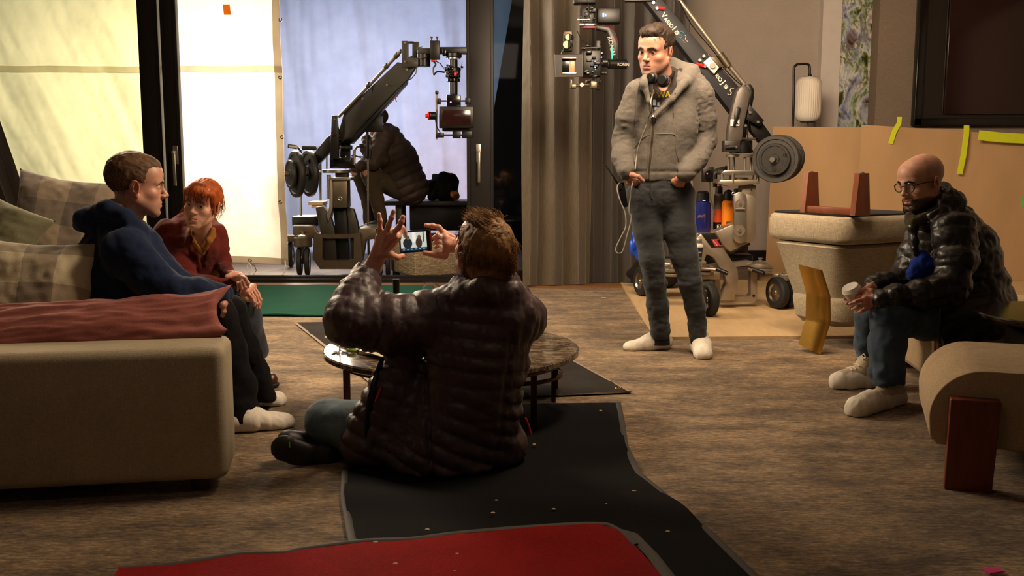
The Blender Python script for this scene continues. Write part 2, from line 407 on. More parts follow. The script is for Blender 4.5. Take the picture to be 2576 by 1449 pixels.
# cords tied at the hem
cd = thing('tie_cord', 'pale tie cords trailing from the hem of the cream cloth onto the patio', 'cord', W(640, 690, YM-.05))
MB().ptube([(626, 660, YM-.05), (622, 675, YM-.08), (634, 700, YM-.2), (628, 683, YM-.1), (630, 664, YM-.05)], .004, 6).ptube([(628, 662, YM-.05), (640, 690, YM-.16), (632, 708, YM-.2), (626, 690, YM-.1)], .004, 6).build('white_loop', M['whiteplastic'], cd)
MB().ptube([(628, 662, YM-.05), (640, 668, YM-.05), (645, 680, YM-.1), (638, 692, YM-.14)], .003, 6).build('black_loop', M['black'], cd)
MB().ptube([(717, 655, YM-.03), (718, 672, YM-.06), (708, 695, YM-.12), (680, 704, YM-.12), (655, 702, YM-.12), (640, 700, YM-.12)], .006, 6).build('long_tail', M['whiteplastic'], cd)
# far white cloth
YF = 11.7
def ff(u, v):
    z = .02+2.95*v; x = -2.95+(2.72+(z-1.55)*.17)*u
    f = .05*math.sin(5.0*x+.5*math.sin(z*2))*.7+.06*nz(x*2.2+z*.25, z*.18, 4)+.05*nz(x*6+z*.9, z*.3, 6)+.012*nz(x*14, z*1.2, 8)
    return Vector((x, YF+f, z))
far = cloth('white_backdrop_cloth', 220, 80, ff, M['muslin2']); tag(far, 'wide pale blue-white cloth hanging at the back of the patio behind the crane', 'cloth')
def curtain(name, pts, zt, zb, amp, n, mat, lab, px=0, seed=0, bend=.0):
    # pts: (x,y) base line; folds perpendicular
    a, b = Vector(pts[0]), Vector(pts[1]); d = (b-a).normalized(); nrm = Vector((d.y, -d.x, 0)); L = (b-a).length
    def fn(u, v):
        s = u*L
        ph = n*2*PI*u+2.6*nz(s*3.1, seed)+.7*nz(s*5, v*1.3, seed+3)
        am = amp*(.55+.6*abs(nz(s*2.1, seed+9)))*(1-.25*v)
        p = a+d*s+nrm*(am*math.sin(ph)+.010*nz(s*20, v*2, seed)+.008*nz(s*9, v*7, seed+1)+.004*abs(nz(s*30, v*26, seed+2)))+d*(.35*am*math.sin(2*ph))
        p.z = zb+(zt-zb)*v+.006*math.sin(ph); return p
    o = sheet(int(n*40), 70, fn, .004).build(name, mat); tag(o, lab, 'curtain'); return o
def mk_satin(name, c1, c2, r=.42):
    m = NM(name); m.set(Roughness=r); m.b.inputs['Sheen Weight'].default_value = .3
    n_ = m.noise(1, 4, m.coord((220, 220, 18))); m.base(m.ramp(n_, [(.3, c1), (.7, c2)])); m.bump(n_, .12, .002); return m.m
M['curtain'] = mk_satin('bronze_satin', '#453b2e', '#5b4f3e'); M['curtain2'] = mk_satin('dark_satin', '#2b251f', '#3a322b', .5)
curtain('curtain', [Vector((W(1316, 300, 8.55).x, 8.5, 0)), Vector((W(1492, 300, 8.6).x, 8.62, 0))], 2.86, .02, .085, 3, M['curtain'], 'bronze-brown satin curtain bunched in folds beside the window frame', seed=3)
curtain('curtain', [Vector((W(1478, 300, 8.70).x, 8.70, 0)), Vector((W(1722, 300, 8.74).x, 8.74, 0))], 2.86, .02, .075, 5, M['curtain2'], 'dark brown curtain hanging behind the standing man', seed=8)
lc = curtain('curtain', [Vector((-4.52, 8.1, 0)), Vector((-4.12, 8.55, 0))], 2.86, .02, .06, 3, M['curtain2'], 'dark curtain swept aside at the far left of the window', seed=15)
for v in lc.data.vertices:     # tied back: leans left with height
    v.co.x += -.28*(v.co.z-.56)
lc.data.update()
# ================================================================ FLOOR COVERINGS
M['green'] = fabric('green_carpet', '#0c4837', .95, .1, 900, .4, 0, 4)
gx = W(1114, 735, 8.6).x
def fg(u, v): return Vector((-3.3+(gx+3.3)*u, 6.93+1.56*v-.012*math.sin(u*9), .012+.010*max(0, nz(u*9, v*3, 1))+(.01 if v > .9 else 0)))
tag(sheet(60, 16, fg, .01).build('green_mat', M['green']), 'green carpet runner laid flat in front of the open sliding door', 'mat')
M['ply'] = wood('birch_ply', '#b59870', '#c9ad84', .6, (3, .8, 2), 3)
pl = MB().prism([G(1552, 703, .0), G(1650, 855, .0), G(2330, 850, .0), Vector((4.9, 6.2, 0)), Vector((4.9, 8.95, 0)), Vector((G(1552, 703).x, 8.95, 0))], (0, 0, .018))
M['plyedge'] = plain('ply_edge', '#8c6a3e', .7)
tag(pl.build('plywood_sheet', M['ply']), 'pale plywood sheet on the carpet under the right-hand dolly', 'board')
def loftmat(rows, thick, wav, nu=70, nv=70, z0=.006):
    rows = [[G(*p) for p in r] for r in rows]
    def fn(u, v):
        t = v*(len(rows)-1); i = min(int(t), len(rows)-2); f = t-i; f2 = f*f*(3-2*f)*.35+f*.65
        r = []
        for j in range(len(rows[0])): r.append(rows[i][j]*(1-f2)+rows[i+1][j]*f2)
        s = u*(len(r)-1); k = min(int(s), len(r)-2); p = r[k]*(1-(s-k))+r[k+1]*(s-k)
        return Vector((p.x, p.y, z0+thick/2+wav(u, v, p)))
    return sheet(nu, nv, fn, thick)
M['blackmat'] = fabric('black_mat_pile', '#060507', .92, .15, 700, .5, 0, 5)
M['greymat'] = fabric('grey_mat_pile', '#2a2522', .95, .25, 600, .5, 0, 5)
M['rubberedge'] = plain('rubber_edge', '#1c1a19', .6)
r1 = thing('floor_mat', 'dark grey mat lying askew under the round marble table', 'mat', G(1200, 930))
loftmat([[(745, 816), (1250, 806)], [(1000, 1018), (1584, 991)]], .006, lambda u, v, p: .003*abs(nz(p.x*5, p.y*5))+.05*max(0, 1-abs(u-.93)/.07)*max(0, 1-abs(v-.55)/.3)*0).build('pile', M['greymat'], r1)
def border(mb, pts, wd, z=.013):
    pts = [G(*p) for p in pts]
    mb.tube([p+Vector((0, 0, z)) for p in pts], wd, 6, closed=True, sq=.3)
border(b_ := MB(), [(745, 816), (1250, 806), (1584, 991), (1000, 1018)], .012, .010); b_.build('binding', plain('pale_binding', '#8a7a69', .8), r1)
e = G(1556, 983); MB().torus(e+Vector((0, 0, .014)), (0, 0, 1), .014, .004, 16, 6).build('eyelet', M['brass'], r1)
r2 = thing('floor_runner', 'long black rumpled runner under the seated man filming', 'mat', G(1200, 1200))
rw = lambda u, v, p: .018*max(0, math.sin(p.y*8.5+.9*p.x+.6))**2*min(1, max(0, (4.1-p.y)))+.006*abs(nz(p.x*2, p.y*2))
rows = [[(1120, 1026), (1555, 1020)], [(1020, 1070), (1566, 1075)], [(940, 1120), (1572, 1128)], [(868, 1190), (1606, 1200)], [(866, 1260), (1690, 1270)], [(882, 1350), (1785, 1350)], [(905, 1449), (1885, 1449)], [(925, 1560), (2000, 1560)]]
loftmat(rows, .007, rw, 60, 120).build('pile', M['blackmat'], r2)
be = MB(); e1 = [G(*r[0])+Vector((0, 0, .014)) for r in rows]; e2 = [G(*r[-1])+Vector((0, 0, .014)) for r in rows]
for e in (e1, e2): be.tube(e, .012, 6, sq=.35)
be.build('rubber_edge', plain('grey_rubber', '#35322e', .7), r2)
M['redmat'] = fabric('red_carpet_pile', '#850c0b', .95, .12, 420, .7, .08, 7)
r3 = thing('red_mat', 'red carpet mat overlapping the black runner at the bottom edge', 'mat', G(1100, 1420))
top = [(300, 1460), (440, 1449), (600, 1423), (712, 1419), (760, 1409), (914, 1389), (1034, 1384), (1150, 1369), (1344, 1352), (1500, 1345), (1551, 1358), (1600, 1400)]
low = [(200, 1640), (300, 1640), (450, 1640), (600, 1640), (750, 1640), (900, 1640), (1034, 1640), (1200, 1640), (1400, 1640), (1600, 1640), (1700, 1640), (1800, 1640)]
loftmat([top, low], .012, lambda u, v, p: .012+.008*abs(nz(p.x*2.2, p.y*2.2)), 110, 20).build('pile', M['redmat'], r3)
be = MB(); be.tube([G(x, y-4)+Vector((0, 0, .03)) for x, y in top], .010, 6, sq=.4); be.tube([G(x, y)+Vector((0, 0, .028)) for x, y in ((1551, 1358), (1590, 1368), (1640, 1420), (1700, 1500))], .018, 6, sq=.3)
be.build('rubber_edge', plain('grey_rubber2', '#39332c', .7), r3)
M['crumb'] = plain('crumb', '#b3a184', .8)
for i, (x, y) in enumerate([(1240, 1290), (1075, 1332), (945, 1364), (1249, 1259), (1150, 1394), (995, 1418), (1144, 1438), (1525, 1268), (1393, 1281), (1511, 1033), (1344, 1118), (1680, 1337), (1595, 1235)]):
    q = G(x, y, .03); c = MB().sph(q, .005, 5, (1.5, 1, .6)).build('crumb', M['crumb'])
    tag(c, 'tiny pale crumb on the dark matting', 'crumb', 'crumbs scattered over the mats')
pk = G(2498, 1444); tag(MB().box(pk+Vector((0, 0, .01)), (.05, .03, .004), Matrix.Rotation(.3, 3, 'Z')).build('pink_scrap', plain('pink_tape', '#e0418a', .5)), 'bright pink scrap of tape on the carpet at the bottom right corner', 'tape')
pp = G(1519, 751); tag(MB().box(pp+Vector((0, 0, .008)), (.035, .02, .002)).build('paper_scrap', plain('bluepaper', '#9fb0c8', .7)), 'small pale blue scrap of paper on the carpet left of the plywood', 'scrap')
# ================================================================ REAR RIGHT: cardboard, painting, television, lamp
def mk_card(name, c):
    m = NM(name); m.set(Roughness=.85); n_ = m.noise(1, 5, m.coord((3, 3, 1.2))); f = m.noise(300, 2)
    cc = lin(c)[:3]; m.base(m.mix(m.ramp(n_, [(.3, tuple(x*.9 for x in cc)), (.7, tuple(x*1.06 for x in cc))]), m.ramp(f, [(.3, (.9, .9, .9)), (.7, (1.05, 1.05, 1.05))]), .7, 'MULTIPLY')); m.bump(f, .1, .002); return m.m
M['card'] = mk_card('cardboard', '#ad8d66')
def card(xs0, xs1, tops, Yt, Yb, lab, seed):
    def fn(u, v):
        zt = W(1950, tops[0], Yt).z*(1-u)+W(1950, tops[1], Yt).z*u
        a = W(xs0[1]*(1-v)+xs0[0]*v, 500, Yt).x; b = W(xs1, 500, Yt).x
        return Vector((a+(b-a)*u, Yb+(Yt-Yb)*v+.02*math.sin(u*7+seed)*v+.015*nz(u*4, v*2, seed)+.02*nz(u*1.5, v*.7, seed), .02+(zt-.02)*v))
    o = sheet(50, 24, fn, .006).build('cardboard_sheet', M['card']); tag(o, lab, 'cardboard'); return o
card((1940, 1926), 2420, (318, 324), 9.05, 8.98, 'tan cardboard sheet standing behind the dolly weights, left of the overlapping one', 1)
card((2158, 2150), 2760, (314, 352), 8.98, 8.9, 'tan cardboard sheet taped to the wall behind the bald man, overlapping the other', 4)
M['ytape'] = plain('yellow_tape', '#c3cf1e', .55, var=.04); M['gtape'] = plain('green_tape', '#57c058', .55)
def tape(pl_, Y, lab, mat='ytape', name='masking_tape'):
    # ribbon along centre points (px,py,dy) with pixel width
    pts = [W(x, y, Y-d) for x, y, d in pl_[0]]; wv = PX(Y)*pl_[1]/2; mb = MB(); vs = []; fs = []
    for i, p in enumerate(pts):
        d = (pts[min(i+1, len(pts)-1)]-pts[max(i-1, 0)]).normalized(); s = Vector((d.z, 0, -d.x))*wv
        for q in (p-s, p+s, p+s+Vector((0, .004, 0)), p-s+Vector((0, .004, 0))): vs.append(q)
    for i in range(len(pts)-1):
        for k in range(4): fs.append((i*4+k, i*4+(k+1) % 4, i*4+4+(k+1) % 4, i*4+4+k))
    fs += [(0, 1, 2, 3), tuple(len(vs)-1-k for k in range(4))]
    mb.add(vs, fs); o = mb.build(name, M[mat]); tag(o, lab, 'tape', 'tape strips holding the cardboard' if mat == 'ytape' else None); return o
tape(([(2263, 294, -.0), (2262, 310, .0), (2250, 330, .03), (2240, 362, .02)], 12), 8.96, 'short bent yellow-green tape strip under the painting side of the wallpaper')
tape(([(2432, 315, -.02), (2431, 338, .0), (2424, 390, .04), (2414, 438, .03)], 14), 8.94, 'long vertical yellow-green tape strip above the bald man')
tape(([(2462, 340, .03), (2520, 346, .03), (2640, 352, .03)], 24), 8.94, 'wide horizontal yellow-green tape strip at the right edge')
tape(([(2577, 495, .04), (2572, 520, .04)], 9), 8.86, 'scrap of bright green tape low on the cardboard at the right edge', 'gtape')
# painting
def mk_paint():
    m = NM('abstract_paint'); m.set(Roughness=.45)
    v1 = m.noise(1, 7, m.coord((4.2, 4.2, 2.4)), .62, .5); v2 = m.noise(1, 7, m.coord((5.5, 5.5, 3.0), rot=(0, .5, 0)), .62, .6); v3 = m.noise(1, 7, m.coord((4.5, 4.5, 3.6)), .65, .4)
    a = m.ramp(v1, [(.36, '#2e282c'), (.41, '#7d86a6'), (.46, '#b9bfc0'), (.50, '#93a58c'), (.54, '#4c5a1f'), (.58, '#e0ddd0'), (.64, '#6b5858')], 'LINEAR')
    b = m.ramp(v2, [(.38, '#262e10'), (.43, '#66752a'), (.48, '#d8d8cc'), (.53, '#8f9abb'), (.58, '#7b6866'), (.64, '#2e2226')])
    f = m.ramp(v3, [(.46, (0, 0, 0)), (.54, (1, 1, 1))]); m.base(m.mix(a, b, f)); m.bump(v3, .6, .01); return m.m
xp0 = W(2090, 200, YB-.1).x; xp1 = W(2203, 200, YB-.1).x
pt = thing('abstract_painting', 'tall narrow abstract painting in green, lilac and cream beside the pale pillar', 'painting', ((xp0+xp1)/2, YB-.07, 1.3))
MB().box(((xp0+xp1)/2, YB-.08, 2.0), (xp1-xp0, .04, 1.6), bev=.003).build('canvas', mk_paint(), pt)
MB().box(((xp0+xp1)/2, YB-.045, 2.0), (xp1-xp0-.01, .04, 1.58)).build('stretcher', M['white'], pt)
# television in a dark recess
TY = YB-.36
tv = thing('television', 'large dark glossy screen in a black frame on the wall at top right', 'television', (4.9, TY, 1.4))
a = W(2309, 100, TY-.03); zb_ = W(2309, 316, TY-.03).z; xr = 5.46
fr = MB(); fr.box((a.x+.035, TY, zb_+.8), (.07, .09, 1.6), bev=.004).box(((a.x+xr)/2, TY, zb_+.035), (xr-a.x, .09, .07), bev=.004); fr.box((xr-.03, TY, zb_+.8), (.06, .09, 1.6)).box(((a.x+xr)/2, TY, zb_+1.58), (xr-a.x, .09, .05))
fr.build('frame', M['blackgloss'], tv)
M['screen'] = plain('screen_glass', '#241110', .14, var=.05); M['mount'] = plain('screen_surround', '#1a1412', .4)  # red-brown reflection is put into the screen's base colour
MB().box(((a.x+xr)/2, TY+.03, zb_+.8), (xr-a.x-.06, .02, 1.55)).build('surround', M['mount'], tv)
b = W(2378, 100, TY)
MB().box(((b.x+xr)/2, TY-.005, zb_+.86), (xr-b.x-.05, .03, 1.5), bev=.003).build('screen', M['screen'], tv)
MB().box((b.x, TY-.022, zb_+.86), (.004, .004, 1.5)).build('screen_edge', M['dsteel'], tv)
# floor lamp
YL = 9.35
fl = thing('floor_lamp', 'black floor lamp with ribbed white lantern shade behind the cardboard', 'lamp', (W(2000, 300, YL).x, YL, 0))
pts = [(W(1995, 300, YL).x, .03)]
P0 = W(1997, 175, YL); P1 = W(2000, 163, YL)
path = [Vector((P0.x-.005, YL, .03)), W(1995, 300, YL), W(1997, 180, YL), W(1999, 168, YL), W(2006, 162, YL), W(2016, 161, YL), W(2028, 161, YL), W(2035, 164, YL), W(2037, 172, YL), W(2037, 190, YL)]
MB().tube(path, .0115, 12).build('pole', M['black'], fl)
MB().lathe(Vector((P0.x+.06, YL, 0)), (0, 0, 1), [(0, 0), (0, .14), (.02, .14), (.03, .12), (.03, 0)], 40).build('base', M['black'], fl)
def ribbed(o, prof, nr=36, n=216):
    mb = MB(); vs = []; fs = []
    for (z, r, am) in prof:
        for k in range(n):
            A = 2*PI*k/n; rr = r*(1+am*abs(math.sin(A*nr/2))); vs.append(Vector(o)+Vector((math.cos(A)*rr, math.sin(A)*rr, z)))
    for i in range(len(prof)-1):
        for k in range(n): fs.append((i*n+k, i*n+(k+1) % n, (i+1)*n+(k+1) % n, (i+1)*n+k))
    mb.add(vs, fs); return mb
zt_ = W(2035, 194, YL).z; zb_ = W(2035, 306, YL).z; HH = zt_-zb_; R_ = PX(YL)*31
prof = []
for i in range(25):
    t = i/24; z = HH*t; e = min(t, 1-t)/.22; r = R_*(.62+.38*math.sqrt(max(0, 1-(1-min(1, e))**2))); prof.append((z, r, .028*min(1, e*1.5)))
ribbed((W(2033, 250, YL).x, YL, zb_), prof).build('lamp_shade', plain('opal_shade', '#d5cdc0', .5, var=.03), fl)
MB().lathe(Vector((W(2035, 250, YL).x, YL, zt_)), (0, 0, 1), [(-.005, 0), (-.005, .055), (.006, .055), (.008, .018), (.03, .014), (.03, 0)], 28).build('top_fitting', M['black'], fl)
MB().lathe(Vector((W(2033, 250, YL).x, YL, zb_)), (0, 0, -1), [(-.005, 0), (-.005, .068), (.008, .065), (.008, 0)], 28).tube([(W(2035, 250, YL).x, YL, zb_), (W(2035, 250, YL).x, YL, zb_-.25)], .006, 8).build('bottom_fitting', M['black'], fl)
# outdoor wicker planter and camera bench
wk = NM('wicker'); wk.set(Roughness=.7)
br = wk.nd('ShaderNodeTexBrick', offset=.5, Scale=1.0); br.inputs['Brick Width'].default_value = .028; br.inputs['Row Height'].default_value = .011; br.inputs['Mortar Size'].default_value = .0022; br.inputs['Mortar Smooth'].default_value = 1.0
xyz = wk.nd('ShaderNodeSeparateXYZ'); wk.l(wk.coord(), xyz.inputs[0]); ad = wk.nd('ShaderNodeMath', operation='ADD'); wk.l(xyz.outputs[0], ad.inputs[0]); wk.l(xyz.outputs[1], ad.inputs[1])
cb = wk.nd('ShaderNodeCombineXYZ'); wk.l(ad.outputs[0], cb.inputs[0]); wk.l(xyz.outputs[2], cb.inputs[1]); wk.l(cb.outputs[0], br.inputs['Vector'])
for k, c in (('Color1', '#a89578'), ('Color2', '#7f6d54'), ('Mortar', '#2e251b')): br.inputs[k].default_value = lin(c)
wk.base(br.outputs[0]); wk.bump(br.outputs[1], -.8, .01)
wp = thing('wicker_ottoman', 'low woven wicker ottoman on the patio behind the raised phone', 'ottoman', G(1100, 700))
c0 = G(1098, 708); 
R = Matrix.Rotation(.52, 3, 'Z')
cc = c0+R@Vector((-.0, .30, 0))+Vector((.06, .1, 0))
MB().box(cc+Vector((0, 0, .20)), (.56, .56, .32), R, bev=.02).build('body', wk.m, wp)
for sx in (-1, 1):
    for sy in (-1, 1): MB().box(cc+R@Vector((sx*.24, sy*.24, .02)), (.05, .05, .04), R).build('foot', M['dsteel'], wp)
MB().box(cc+Vector((0, 0, .375)), (.55, .55, .03), R, bev=.012).build('top', M['gunmetal'], wp)
# ================================================================ FURNITURE
def mk_linen(name, col, slub=.5, var=.08): return fabric(name, col, .92, var, 800, .35, .25, 6, slub=slub)
M['sofa'] = mk_linen('cream_upholstery', '#a2957c', .2)
M['boucle'] = mk_linen('oat_upholstery', '#b39c7c', .35); M['greylinen'] = mk_linen('grey_slub_linen', '#9b8f78', .75)
M['mahog'] = wood('reddish_wood', '#5a2413', '#7b3519', .4, (3, 3, .6), 7); M['mahog2'] = wood('orange_wood', '#56290f', '#73391a', .4, (3, 3, .6), 7)
M['darkcloth'] = fabric('black_lining', '#17130f', .95, .1)
M['sofafoot'] = plain('sofa_foot_wood', '#3d3026', .5)
# --- sofa (long side runs away from the camera; its near arm faces us)
aR = W(566, 1000, 3.2).x; 
sofa = thing('sofa', 'long cream fabric sofa whose broad arm fills the lower left', 'sofa', (aR, 3.2, 0)); sofa.rotation_euler.z = .17
def softbox(c, half, rad, seg=6):
    return MB().box(c, (2*half[0], 2*half[1], 2*half[2]), bev=rad, seg=seg)
ang = math.radians(-2.2); RA = Matrix.Rotation(ang, 3, 'Z')
mb = MB().box((aR-1.35, 3.34, .275), (2.7, .27, .45), bev=.035, seg=5); mb.build('arm', M['sofa'], sofa)
# piping seam on the arm's front corner
MB().box((aR-1.25, 4.27, .14), (2.1, 1.75, .18), bev=.03).build('base', M['sofa'], sofa)
for i in range(2):
    MB().box((aR-.80, 3.90+i*.84, .275), (1.40, .82, .21), bev=.075, seg=6).build('seat_cushion', M['sofa'], sofa)
MB().box((aR-1.95, 4.30, .42), (.34, 1.75, .60), bev=.09, seg=6).build('backrest', M['sofa'], sofa)
for (fx, fy) in ((aR-.10, 3.30), (aR-.25, 5.05), (aR-2.2, 3.38), (aR-2.2, 5.05)):
    MB().lathe((fx, fy, 0), (0, 0, 1), [(0, 0), (0, .032), (.06, .036), (.06, 0)], 20).build('foot', M['sofafoot'], sofa)
# --- cushions
def pillow(name, c, au, av, hu, hv, th, mat, lab, seed=0, n=44, pinch=.12, wr=.006, cat='cushion', lift=0):
    c = Vector(c); au = Vector(au).normalized(); av = Vector(av).normalized(); an = au.cross(av).normalized(); av = an.cross(au)
    vs = []; fs = []; uv = []
    for side in (1, -1):
        for i in range(n+1):
            for j in range(n+1):
                u = 2*i/n-1; v = 2*j/n-1
                pu = u*(1-pinch*(1-v*v)**1*abs(u)**2); pv = v*(1-pinch*(1-u*u)*abs(v)**2)
                e = (max(0, 1-u**4)*max(0, 1-v**4)); t = th*e**.42*(.72+.28*(1-u*u)*(1-v*v))
                w_ = wr*(nz(u*3+seed, v*3, side)*2+nz(u*8, v*8+seed, side))*e**.3
                rad = wr*.9*math.sin(math.atan2(v, u)*14+seed)*(max(abs(u), abs(v))**5)*e**.25
                p = c+au*(pu*hu)+av*(pv*hv)+an*(side*(t+w_+rad)) + an*(.03*nz(u+seed, v, 7)) + Vector((0, 0, lift*max(0, u)**7))
                vs.append(p); uv.append((u, v))
    K = (n+1)**2
    for s in (0, 1):
        for i in range(n):
            for j in range(n):
                a, b, c2, d = [s*K+x for x in (i*(n+1)+j, (i+1)*(n+1)+j, (i+1)*(n+1)+j+1, i*(n+1)+j+1)]
                fs.append((a, b, c2, d) if s == 0 else (a, d, c2, b))
    me = bpy.data.meshes.new(name); me.from_pydata([tuple(v) for v in vs], [], fs)
    L = me.uv_layers.new(name='uv'); li = [0]*len(me.loops); me.loops.foreach_get('vertex_index', li)
    for k, vi in enumerate(li): L.data[k].uv = uv[vi]
    o = link(name, me, mat, None); tag(o, lab, cat)
    bm = bmesh.new(); bm.from_mesh(me); bmesh.ops.remove_doubles(bm, verts=bm.verts[:], dist=1e-5); bm.to_mesh(me); bm.free(); return o
def mk_plaid(name, a, b, c, f=1.0, off=.0):
    m = NM(name); m.set(Roughness=.92); m.b.inputs['Sheen Weight'].default_value = .3
    uvn = m.coord((1, 1, 1), 'UV'); s = m.nd('ShaderNodeSeparateXYZ'); m.l(uvn, s.inputs[0]); outs = []
    for k in (0, 1):
        w_ = m.nd('ShaderNodeMath', operation='MULTIPLY_ADD'); m.l(s.outputs[k], w_.inputs[0]); w_.inputs[1].default_value = 1.25*f; w_.inputs[2].default_value = 5.25+off*(k+1)
        fr_ = m.nd('ShaderNodeMath', operation='FRACT'); m.l(w_.outputs[0], fr_.inputs[0])
        outs.append(m.ramp(fr_.outputs[0], [(0, (0, 0, 0)), (.48, (0, 0, 0)), (.50, (1, 1, 1)), (.98, (1, 1, 1)), (1, (0, 0, 0))]))
    mx = m.mix(outs[0], outs[1], .5); col = m.ramp(mx, [(0, a), (.25, a), (.5, b), (.75, c), (1, c)], 'CONSTANT')
    n_ = m.noise(330, 2); col = m.mix(col, m.ramp(n_, [(.3, (.75, .75, .75)), (.7, (1.15, 1.15, 1.15))]), .8, 'MULTIPLY'); m.base(col); m.bump(n_, .3, .002); return m.m
M['plaidN'] = mk_plaid('plaid_near', '#c9bb9b', '#a2937a', '#7d6f5c', .75, .3); M['plaidF'] = mk_plaid('plaid_far', '#8b7c68', '#74675a', '#5c5148', .75, .2)
M['pink'] = fabric('dusty_pink', '#8a4f46', .8, .08, 700, .2, .4, 4); M['sage'] = fabric('sage', '#716e55', .85, .06, 700, .2, .3, 4)
pillow('plaid_cushion', Vector((-1.86, 3.80, .585)), (1, .10, -.06), (-.50, .28, .86), .25, .235, .10, M['plaidN'], 'cream and grey plaid cushion propped behind the pink one at left', 2)
pillow('plaid_cushion', W(160, 560, 5.0), (1, .15, -.16), (-.20, .35, 1), .26, .25, .09, M['plaidF'], 'dim grey-brown plaid cushion standing left of the man in navy', 5)
pillow('sage_cushion', W(-48, 600, 4.4), (1, -.1, -.50), (.2, .4, 1), .24, .22, .085, M['sage'], 'plain sage-grey cushion at the left edge behind the near plaid one', 9)
pillow('pink_cushion', W(218, 826, 3.42), (1, .17, .030), (-.10, .62, .40), .49, .125, .070, M['pink'], 'long dusty pink cushion lying on the sofa arm', 12, pinch=.10, wr=.006, lift=.05)
# --- round marble table
tz = .30; tY = 4.27; tX = W(1137, 880, tY).x; tR = .555
mm = NM('dark_marble'); mm.set(Roughness=.10)
v1 = mm.noise(1, 8, mm.coord((7, 11, 7)), .68, 1.6); v2 = mm.noise(1, 6, mm.coord((3, 6, 3)), .6, 3.0)
mk = mm.ramp(v1, [(.30, '#1d1612'), (.48, '#3f332a'), (.62, '#7a6854')]); vv = mm.ramp(v2, [(.47, (0, 0, 0)), (.495, (1, 1, 1)), (.52, (0, 0, 0))]); mm.base(mm.mix(mk, '#b5a58b', mm.mix(vv, '#000000', .45)))
tb = thing('coffee_table', 'round coffee table with veined dark marble top and thin dark legs', 'table', (tX, tY, 0))
MB().lathe((tX, tY, tz-.03), (0, 0, 1), [(0, 0), (0, tR-.012), (.008, tR), (.024, tR), (.03, tR-.006), (.03, 0)], 96).build('tabletop', mm.m, tb)
M['bronze'] = plain('dark_bronze', '#4b2f1c', .35, .8)
MB().lathe((tX, tY, tz-.055), (0, 0, 1), [(0, tR-.09), (0, tR-.06), (.024, tR-.06), (.024, tR-.09), (0, tR-.09)], 72).build('ring_frame', M['bronze'], tb)
for lx, ly in ((872, 3.98), (1343, 3.98), (1000, 4.72), (1290, 4.72)):
    p = W(lx, 950, ly); MB().box((p.x, ly, (tz-.03)/2), (.026, .026, tz-.034), bev=.002).build('leg', M['bronze'], tb)
t2 = thing('nesting_table', 'lower round dark table tucked beneath the marble one at right', 'table', (W(1290, 960, 4.65).x, 4.65, 0))
q = W(1285, 960, 4.55)
MB().lathe((q.x, 4.60, .19), (0, 0, 1), [(0, 0), (0, .25), (.02, .255), (.022, .25), (.022, 0)], 64).build('tabletop', M['blackgloss'], t2)
MB().torus((q.x, 4.60, .11), (0, 0, 1), .24, .010, 48, 8).build('lower_ring', M['bronze'], t2)
for a_ in (.4, 2.5, 4.6, 5.7): MB().box((q.x+.235*math.cos(a_), 4.60+.235*math.sin(a_), .097), (.02, .02, .19)).build('leg', M['bronze'], t2)
# bottle, glasses and bits
bt = thing('wine_bottle', 'dark wine bottle on the marble table, neck showing above the jacket sleeve', 'bottle', (0, 0, 0))
p = G(998, 872, tz); p = Vector((W(998, 800, 4.5).x, 4.5, tz+.001)); bt.location = p
zt = W(998, 703, 4.5).z-tz; 
MB().lathe(p, (0, 0, 1), [(0, 0), (0, .034), (.006, .037), (.14, .037), (.165, .033), (.19, .018), (.21, .0145), (zt-.02, .0135), (zt-.02, .0155), (zt, .0155), (zt, 0)], 32).build('body', plain('bottle_glass', '#0b0f08', .08), bt)
MB().lathe(p+Vector((0, 0, zt-.055)), (0, 0, 1), [(0, .0142), (0, .0150), (.052, .0162), (.056, .0162), (.056, .005)], 24).build('foil', plain('foil', '#14100f', .3, .4), bt)
def glass(px, Y, lab, hh=.235, rr=.042):
    p = Vector((W(px, 800, Y).x, Y, tz+.001)); o = thing('wine_glass', lab, 'glass', p, None)
    out = [(0, 0), (0, .036), (.002, .037), (.005, .012), (.012, .0035), (.10, .0032), (.112, .010), (.135, .031), (.165, rr), (.195, rr*.97), (hh, rr*.80)]
    inn = [(hh, rr*.80-.0014), (.195, rr*.97-.0014), (.165, rr-.0014), (.137, .029), (.118, .010), (.113, 0)]
    MB().lathe(p, (0, 0, 1), out+inn, 40).build('bowl_and_stem', M['glass'], o); return o
glass(1084, 4.45, 'clear stemmed wine glass right of the bottle on the marble table', .255)
glass(853, 4.12, 'clear stemmed wine glass at the left edge of the marble table')
nap = NM('napkin_paper'); nap.base('#cfc3a4'); nap.set(Roughness=.8)
c_ = G(905, 872, tz)
def fnk(u, v):
    a = G(838, 852, tz); b = G(985, 905, tz); d = (b-a); s = Vector((-d.y, d.x, 0)).normalized()
    p = a+d*u+s*((v-.5)*.085+.012*math.sin(u*6)); p.z = tz+.008+.02*abs(nz(u*5, v*3, 2))+.010*math.sin(u*5)**2; return p
tag(sheet(40, 12, fnk, .003).build('napkin', nap.m), 'crumpled cream paper napkin on the left of the marble table', 'napkin')
tag(MB().sph(G(884, 888, tz)+Vector((0, 0, .012)), .011, 10, (2.0, 1.0, .9)).build('lime_wedge', plain('lime', '#7f9a1f', .5)), 'small yellow-green wedge lying beside the napkin', 'fruit')
tag(MB().box(G(935, 893, tz)+Vector((0, 0, .012)), (.10, .05, .018), Matrix.Rotation(-.4, 3, 'Z'), bev=.006).build('crumpled_wrapper', plain('clear_film', '#a79f92', .15)), 'shiny crumpled wrapper on the table beside the jacket', 'wrapper')
